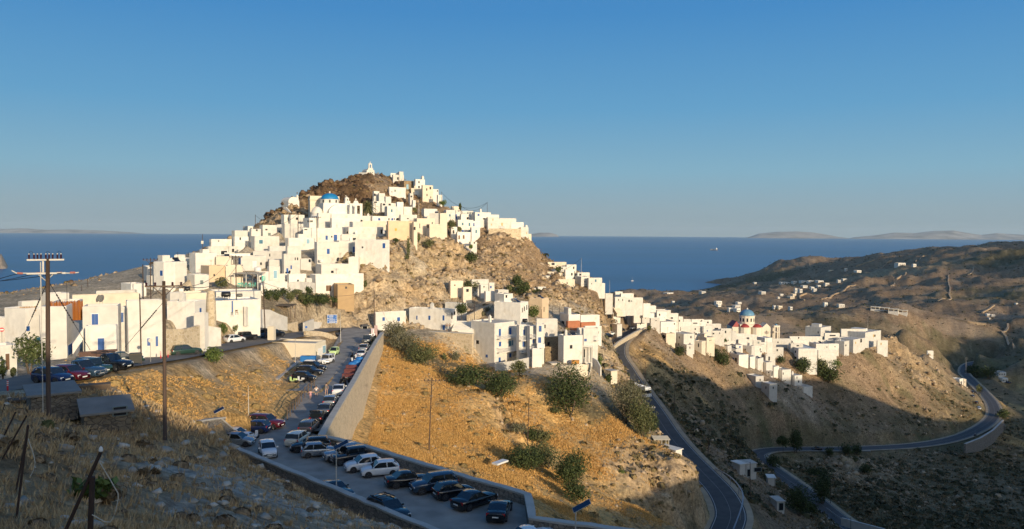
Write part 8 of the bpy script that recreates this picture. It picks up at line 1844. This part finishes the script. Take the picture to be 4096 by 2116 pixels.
hut('low stone hut with a sagging grey slab roof and one dark opening', 'W', 890, 895, 1405, 970, 1120, 56, 5, stone_mat('old_hut_stone', (.28, .22, .15), (.20, .16, .11), (.12, .1, .08), 2.0), MATS['slab_grey'], .7, (('R', 2.3, .75, 1.0, .7, 'k'),))
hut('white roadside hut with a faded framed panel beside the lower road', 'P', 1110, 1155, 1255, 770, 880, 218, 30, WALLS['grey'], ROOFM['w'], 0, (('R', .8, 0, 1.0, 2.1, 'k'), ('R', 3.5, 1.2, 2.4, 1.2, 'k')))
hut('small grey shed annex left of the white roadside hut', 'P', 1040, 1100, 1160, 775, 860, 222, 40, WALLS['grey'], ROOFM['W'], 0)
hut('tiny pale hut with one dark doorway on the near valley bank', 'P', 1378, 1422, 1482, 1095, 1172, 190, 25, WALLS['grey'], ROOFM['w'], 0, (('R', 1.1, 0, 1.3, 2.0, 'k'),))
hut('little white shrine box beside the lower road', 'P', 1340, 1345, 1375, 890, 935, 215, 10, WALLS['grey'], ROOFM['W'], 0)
hut('white pergola house roof seen at the spur edge beside the valley road', 'P', 385, 545, 610, 655, 720, 170, 50, WALLS['white'], ROOFM['W'], 0)
hut('small pale box hut with a flat roof on the spur below the yard', 'J', 960, 1030, 1075, 1000, 1130, 194, 40, WALLS['pale'], ROOFM['w'], 0)
hut('white lined low hut beside the small yard at the hotel end', 'J', 165, 200, 302, 895, 990, 189, 20, WALLS['white'], ROOFM['w'], 0)
boxthing('wooden_box', 'J', 532, 895, 189, 1.8, 1.0, .9, mat('orange_wood', (.50, .24, .06), .8, .15, 3), 'orange brown wooden box in the rubble yard', 'box')
boxthing('mattress', 'V', 1820, 370, 118, 2.6, 1.1, .25, PAINT['w'], 'white dumped panel lying on the golden slope', 'panel', .9)
# pergolas
def pergola(label, c, u0, u1, vt, vb, Y, d, roofm, posts=WOODP, seats=None):
    P = at(*px(c, u0, vb), Y); Q = at(*px(c, u1, vb), Y); h = at(*px(c, u0, vt), Y).z-P.z; L = (Q-P).length; r = empty('pergola', P, math.atan2((Q-P).y, (Q-P).x)); tag(r, label, 'pergola')
    for x in (0, L*.5, L):
        for y in (0, d): MB().box(x-.07, x+.07, y-.07, y+.07, -1.2, h).build('post', posts, r)
    m = MB(); m.box(-.3, L+.3, -.3, d+.3, h, h+.12)
    for k in range(10): m.box(-.3, L+.3, -.3+k*(d+.5)/10, -.22+k*(d+.5)/10, h+.12, h+.2)
    m.build('roof', roofm, r); return r
pergola('grey awning pergola over the green chairs of taverna', 'Y', 1500, 1915, 425, 650, 181, 4.5, mat('awning_grey', (.22, .21, .20), .8, .1, 2), WALLS['white'])
pergola('dark slatted pergola roof with brown posts above the garden wall', 'D', 340, 565, 1030, 1150, 180, 4, mat('slat_roof', (.06, .05, .045), .8, .2, 4, stretch=(1, 8, 1)))
pergola('thin white pergola frame at the spur edge beside the road', 'P', 365, 485, 560, 640, 172, 3, GALV, GALV)
pergola('white canopy over the blank house side door', 'J', 645, 765, 660, 810, 193, 1.2, ROOFM['W'], GALV)
TEAL = PAINT['a']; 
def chair(p, rz, m, label, group):
    r = empty('chair', p, rz); tag(r, label, 'chair', group); MB().box(-.22, .22, -.22, .22, .42, .47).build('seat', m, r); b = MB(); b.box(-.22, -.17, .18, .22, .47, .95); b.box(.17, .22, .18, .22, .47, .95); b.box(-.17, .17, .185, .215, .6, .9); b.build('backrest', m, r)
    for x in (-.2, .2):
        for y in (-.2, .2): MB().box(x-.02, x+.02, y-.02, y+.02, 0, .42).build('leg', m, r)
for k in range(9):
    p = at(*px('Y', 1565+k*33, 655), 180.4); chair(p+Vector((0, (k % 3)*.5, 0)), k*.7, PAINT['a'] if k != 5 else PAINT['w'], 'aqua green taverna chair under the grey awning' if k != 5 else 'single white chair among the aqua taverna chairs', 'taverna chairs')
for k in range(10):
    p = at(*px('J', 875+k*27, 305), 323.5); chair(p+Vector((0, (k % 2)*.8, -.4)), k*.9, DTRIM, 'dark chair in the taverna row above the creeper bank', 'dark taverna chairs')
p = at(*px('Y', 1540, 1150), 148); chair(p, .6, PAINT['n'], 'lone brown wooden chair below the long white wall', None)
# hotel balconies
def balcony(root, c, ua, ub, vf, vr, d=1.1, solid=None):
    r, la, lb, h = ROOT[root]; P = r.location; dr = Vector((math.cos(r.rotation_euler[2]), math.sin(r.rotation_euler[2]), 0)); cp, sp = math.cos(PITCH), math.sin(PITCH)
    def tt(u): k = (u-2048)/F; return (k*(cp*P.y-sp*P.z)-P.x)/(dr.x-k*cp*dr.y)
    a = max(.05, tt(px(c, ua, vf)[0])); b = min(la-.02, tt(px(c, ub, vf)[0])); q = P+dr*((a+b)/2); z = at(px(c, (ua+ub)/2, vf)[0], px(c, 0, vf)[1], q.y).z-P.z; zr = at(px(c, (ua+ub)/2, vr)[0], px(c, 0, vr)[1], q.y).z-P.z; hr = max(.8, zr-z)
    s = MB().box(a, b, -d, -.005, z-.15, z).build('balcony', WH, r); m = MB()
    if solid: m.box(a, b, -d, -d+.12, z, z+hr*.85); m.box(a, a+.12, -d+.12, -.01, z, z+hr*.85); m.box(b-.12, b, -d+.12, -.01, z, z+hr*.85)
    else:
        m.box(a, b, -d, -d+.06, z+hr-.06, z+hr); m.box(a, b, -d, -d+.05, z+.08, z+.13); n = int((b-a)/.22)
        for k in range(n+1): x = a+(b-a)*k/n; m.box(x-.025, x+.025, -d+.01, -d+.05, z+.1, z+hr-.03)
        for x in (a, b-.06): m.box(x, x+.06, -d+.06, -.01, z+hr-.06, z+hr)
    link('railing', m.mesh('railing'), PAINT['w'], s)
HB = 'three storey white hotel with blue shutters and two long railed balconies'
balcony(HB, 'H', 832, 1112, 1052, 1005); balcony(HB, 'H', 832, 1112, 1240, 1180)
balcony('white guest house wing with blue doors and white balcony rails', 'H', 1150, 1290, 1085, 1020); balcony('white guest house wing with blue doors and white balcony rails', 'H', 1150, 1290, 1250, 1185)
balcony('white middle wing of the guest house with stacked blue doors', 'H', 1296, 1390, 1050, 1000); balcony('white middle wing of the guest house with stacked blue doors', 'H', 1296, 1390, 1215, 1165)
balcony('white right wing of the guest house with two large blue doors', 'H', 1388, 1500, 1185, 1120, solid=True)
balcony('white wing with one blue window above the canopy door', 'J', 800, 850, 560, 500); balcony('white house with ochre door and balcony above the terrace wall', 'G', 1030, 1115, 632, 595)
# ================================================================ far houses, boats
FAR = '''M|760 855 1050 1085|two storey white villa on the knoll, upper block
M|785 845 1085 1115|two storey white villa on the knoll, lower block
M|1010 1085 1060 1110|white terraced hotel block behind the dome church, top
M|975 1075 1100 1140|white terraced hotel block behind the dome church, middle
M|988 1075 1135 1180|white terraced hotel block behind the dome church, bottom
M|915 985 1130 1175|low white wing left of the terraced hotel block
M|1280 1372 935 970|white villa on top of the rocky knoll
M|1450 1492 1100 1145|narrow white house right of the blue dome
M|1500 1570 1105 1148|tan unfinished house right of the narrow white house
M|1635 1690 1115 1155|small white house with garden wall right of the dome
M|2048 2106 1065 1112|white house on the crest of the grassy spur
M|2208 2306 1085 1125|long white house on the grassy spur road
M|1620 1712 994 1024|pale half built villa at the track end
M|1664 1732 964 990|white villa roof behind the half built villa
M|1218 1265 826 844|white box house alone in the dark valley
M|1505 1662 824 852|long white row building in the dark valley
M|1668 1742 814 846|white cube cluster right of the long row
M|1760 1852 808 832|white terrace block in the dark valley, left
M|1852 1950 808 832|white terrace block in the dark valley, middle
M|1952 2054 806 832|white terrace block in the dark valley, right
M|1780 1866 864 888|pale low house below the terrace blocks
M|1700 1745 895 955|pale shaded house group by the track, left
M|1745 1806 905 945|pale shaded house group by the track, right
M|1885 1946 880 914|pale shaded house above the track bend
M|1915 1976 900 934|pale shaded house below the track bend
M|1965 2022 860 886|pale shaded house with dark doorways
M|2055 2122 834 872|white shaded house near the valley road
M|2205 2258 798 826|white shaded house at the right of the valley, left
M|2260 2340 784 806|white shaded house at the right of the valley, right
M|2300 2338 660 696|white chapel box on the saddle road
M|2112 2170 680 696|tan walls ruin on the saddle
M|575 640 872 892|tiny white houses on the far shore cape
M|578 664 934 960|white house on the dark shore slope
M|158 278 950 962|long white beach building by the bay
M|255 296 1048 1072|white box at the bay plain
M|1530 1582 964 992|dim pale house in the dark plain
M|1500 1540 998 1022|white villa wall at the knoll foot
N|670 780 488 515|row of white villas under the twin hills
N|838 884 498 528|white villa group right of the row
N|277 352 560 580|pale shaded house on the left dark plain
N|188 216 540 570|small white church box on the ridge road
N|1550 1602 980 1008|white farm house by the terraces, left
N|1600 1650 988 1012|white farm house by the terraces, right
N|1575 1606 1020 1040|small white farm shed by the terraces
N|1835 1870 876 892|lone white hut in the big hill shadow
O|1545 1670 500 550|pale long shed roof at the far right
O|1585 1690 565 612|white shed beside the blue car'''
for ln in FAR.split('\n'):
    c, q, lab = ln.split('|'); u0, u1, vt, vb = map(float, q.split()); p = hit(*px(c, (u0+u1)/2, vb), 350, 5000)
    if p is None: continue
    rr = random.Random(u0); uc = u0+(u1-u0)*rr.uniform(.25, .45); op = ''
    for k in range(3): x = uc+(u1-uc)*(.18+.27*k); op += f'k {x} {vt+(vb-vt)*.35} {x+(u1-u0)*.08} {vt+(vb-vt)*.7};'
    house(c, u0, uc, u1, vt, vb+2, p.y, lab, op, 'cream' if 'tan' in lab or 'half' in lab else 'white', 'far', th=rr.uniform(20, 40), par=.2)
def compound():
    for k, (x0, x1, y0, y1) in enumerate(((440, 520, 912, 950), (520, 610, 920, 960), (610, 700, 932, 970), (700, 785, 945, 980))):
        p = hit(*px('N', x0, y1), 400, 3000); s = CR['N'][2]*p.y/F; w = (x1-x0)*s; h = (y1-y0)*s; r = empty('unfinished_villa', p, -math.atan2(p.x, p.y)-.1); tag(r, 'open concrete frame villa shell in the stepped row, %s' % ('first from left', 'second from left', 'third from left', 'last at right')[k], 'villa shell', 'villa shells on the brown hill')
        MB().box(0, w, 0, 5, -3, h*.45).build('wall', WALLS['grey'], r); m = MB()
        for x in (.1, w*.5, w-.4):
            for y in (2, 6): m.box(x, x+.3, y, y+.3, h*.45, h*.9)
        m.box(-.2, w+.2, 1.5, 7, h*.9, h); m.build('frame', WALLS['pale'], r)
compound()
def boats():
    u, v = px('K', 263, 80); p = on_z(u, v, SEA+.3); r = empty('sailing_boat', p, .4); tag(r, 'small white sailing boat with bare mast on the bay', 'sailing boat')
    m = MB(); i = len(m.v)
    prof = [(-7, 1.6), (-5, 2.1), (0, 2.3), (4, 1.6), (7.5, .1)]
    V = [Vector((x, s*w*(.7 if z < 0 else 1), z)) for z in (-.6, 1.3) for s in (1,) for x, w in prof] ; 
    for z, k in ((-.6, .6), (1.4, 1)):
        for x, w in prof: m.v.append(Vector((x, w*k, z)))
        for x, w in reversed(prof): m.v.append(Vector((x, -w*k, z)))
    n = 10; m.f.append(tuple(range(n-1, -1, -1))); m.f.append(tuple(n+k for k in range(n))); m.f += [(k, (k+1) % n, n+(k+1) % n, n+k) for k in range(n)]; m.build('hull', PAINT['w'], r)
    MB().box(-3, 2, -1.1, 1.1, 1.4, 2.3, .3, .3).build('cabin', PAINT['w'], r); MB().tube([(0, 0, 1.4), (0, 0, 19)], .2, 8, .12).build('mast', PAINT['w'], r); MB().tube([(0, 0, 3), (-6, 0, 3.2)], .25, 8).build('boom', PAINT['w'], r)
    u, v = px('M', 757, 446); p = on_z(u, v, SEA+.5); r = empty('cargo_ship', p, -.08); tag(r, 'distant dark cargo ship with white stern house on the open sea', 'cargo ship')
    m = MB(); m.box(-42, 42, -8, 8, -2, 9, -3, 0); m.build('hull', DTRIM, r); MB().box(26, 38, -7, 7, 9, 24, .5, .5).box(28, 33, -2, 2, 24, 30).build('superstructure', PAINT['w'], r); MB().box(-38, -33, -4, 4, 9, 16).build('forecastle', PAINT['w'], r)
    for x in (-15, 5): MB().tube([(x, 0, 9), (x, 0, 18)], .8, 6).build('crane', PAINT['w'], r)
boats()
# dry stone field walls on the far hills
FW = stone_mat('field_wall', (.48, .36, .23), (.38, .28, .18), (.3, .22, .14), .5)
def fieldwall(c, P, label, h=1.5, t=1.8):
    pts = [hit(*px(c, x, y), 350, 5000) for x, y in P]; pts = [p for p in pts if p is not None]
    if len(pts) < 2: return
    D = dense([(p.x, p.y) for p in pts], 14.0); z = full_h(np.array([d[0] for d in D]), np.array([d[1] for d in D]))[0]
    wall3('field_wall', [(d[0], d[1], z[i]+h, z[i]-8) for i, d in enumerate(D)], t, FW, label, None, 1, 'field wall', group='dry stone field walls')
for c, P, lab in (('N', ((780, 585), (720, 625), (670, 680), (635, 712)), 'pale field wall climbing the rocky brown spur'), ('N', ((0, 838), (70, 808), (140, 775), (200, 748), (300, 708)), 'long straight field wall at the left of the brown hill'), ('N', ((1190, 610), (1188, 680), (1205, 740), (1195, 800), (1215, 840), (1090, 862)), 'long winding field wall dropping down the terraced hill'), ('N', ((1430, 535), (1425, 570), (1380, 605)), 'short field wall near the big hill shadow'), ('N', ((1760, 1085), (1760, 1125), (1705, 1165), (1745, 1215), (1760, 1270), (1820, 1325)), 'crooked field wall on the right terraces'), ('N', ((500, 540), (600, 490), (650, 465)), 'track wall under the twin hills, left'), ('N', ((885, 475), (930, 440), (960, 420)), 'track wall under the twin hills, right'), ('N', ((300, 520), (400, 490), (480, 462)), 'pale track wall on the ridge road'), ('N', ((1530, 975), (1590, 945), (1645, 905)), 'field wall above the white farm houses'), ('N', ((1240, 1035), (1380, 1065), (1560, 1090)), 'terrace wall under the white farm houses'), ('M', ((2040, 1030), (2150, 1000), (2230, 960), (2318, 914)), 'field wall running up from the grassy spur'), ('M', ((1850, 960), (1770, 985), (1760, 1000), (1820, 1040)), 'pale track wall by the half built villa'), ('M', ((1600, 610), (1750, 640), (1900, 650), (1890, 605), (1760, 575)), 'loop of field wall on the cape hill')):
    fieldwall(c, P, lab)
# ================================================================ haze
def haze():
    m = bpy.data.materials.new('haze_air'); m.use_nodes = True; ns = m.node_tree.nodes; ls = m.node_tree.links
    for n in list(ns): ns.remove(n)
    o = ns.new('ShaderNodeOutputMaterial'); v = ns.new('ShaderNodeVolumePrincipled'); v.inputs['Density'].default_value = 1.05e-5; v.inputs['Color'].default_value = (.68, .86, 1.0, 1); v.inputs['Anisotropy'].default_value = 0.0; ls.new(v.outputs[0], o.inputs['Volume'])
    b = MB().box(-53000, 53000, -9000, 52000, -245, 430).build('haze', m); tag(b, kind='stuff')
haze()
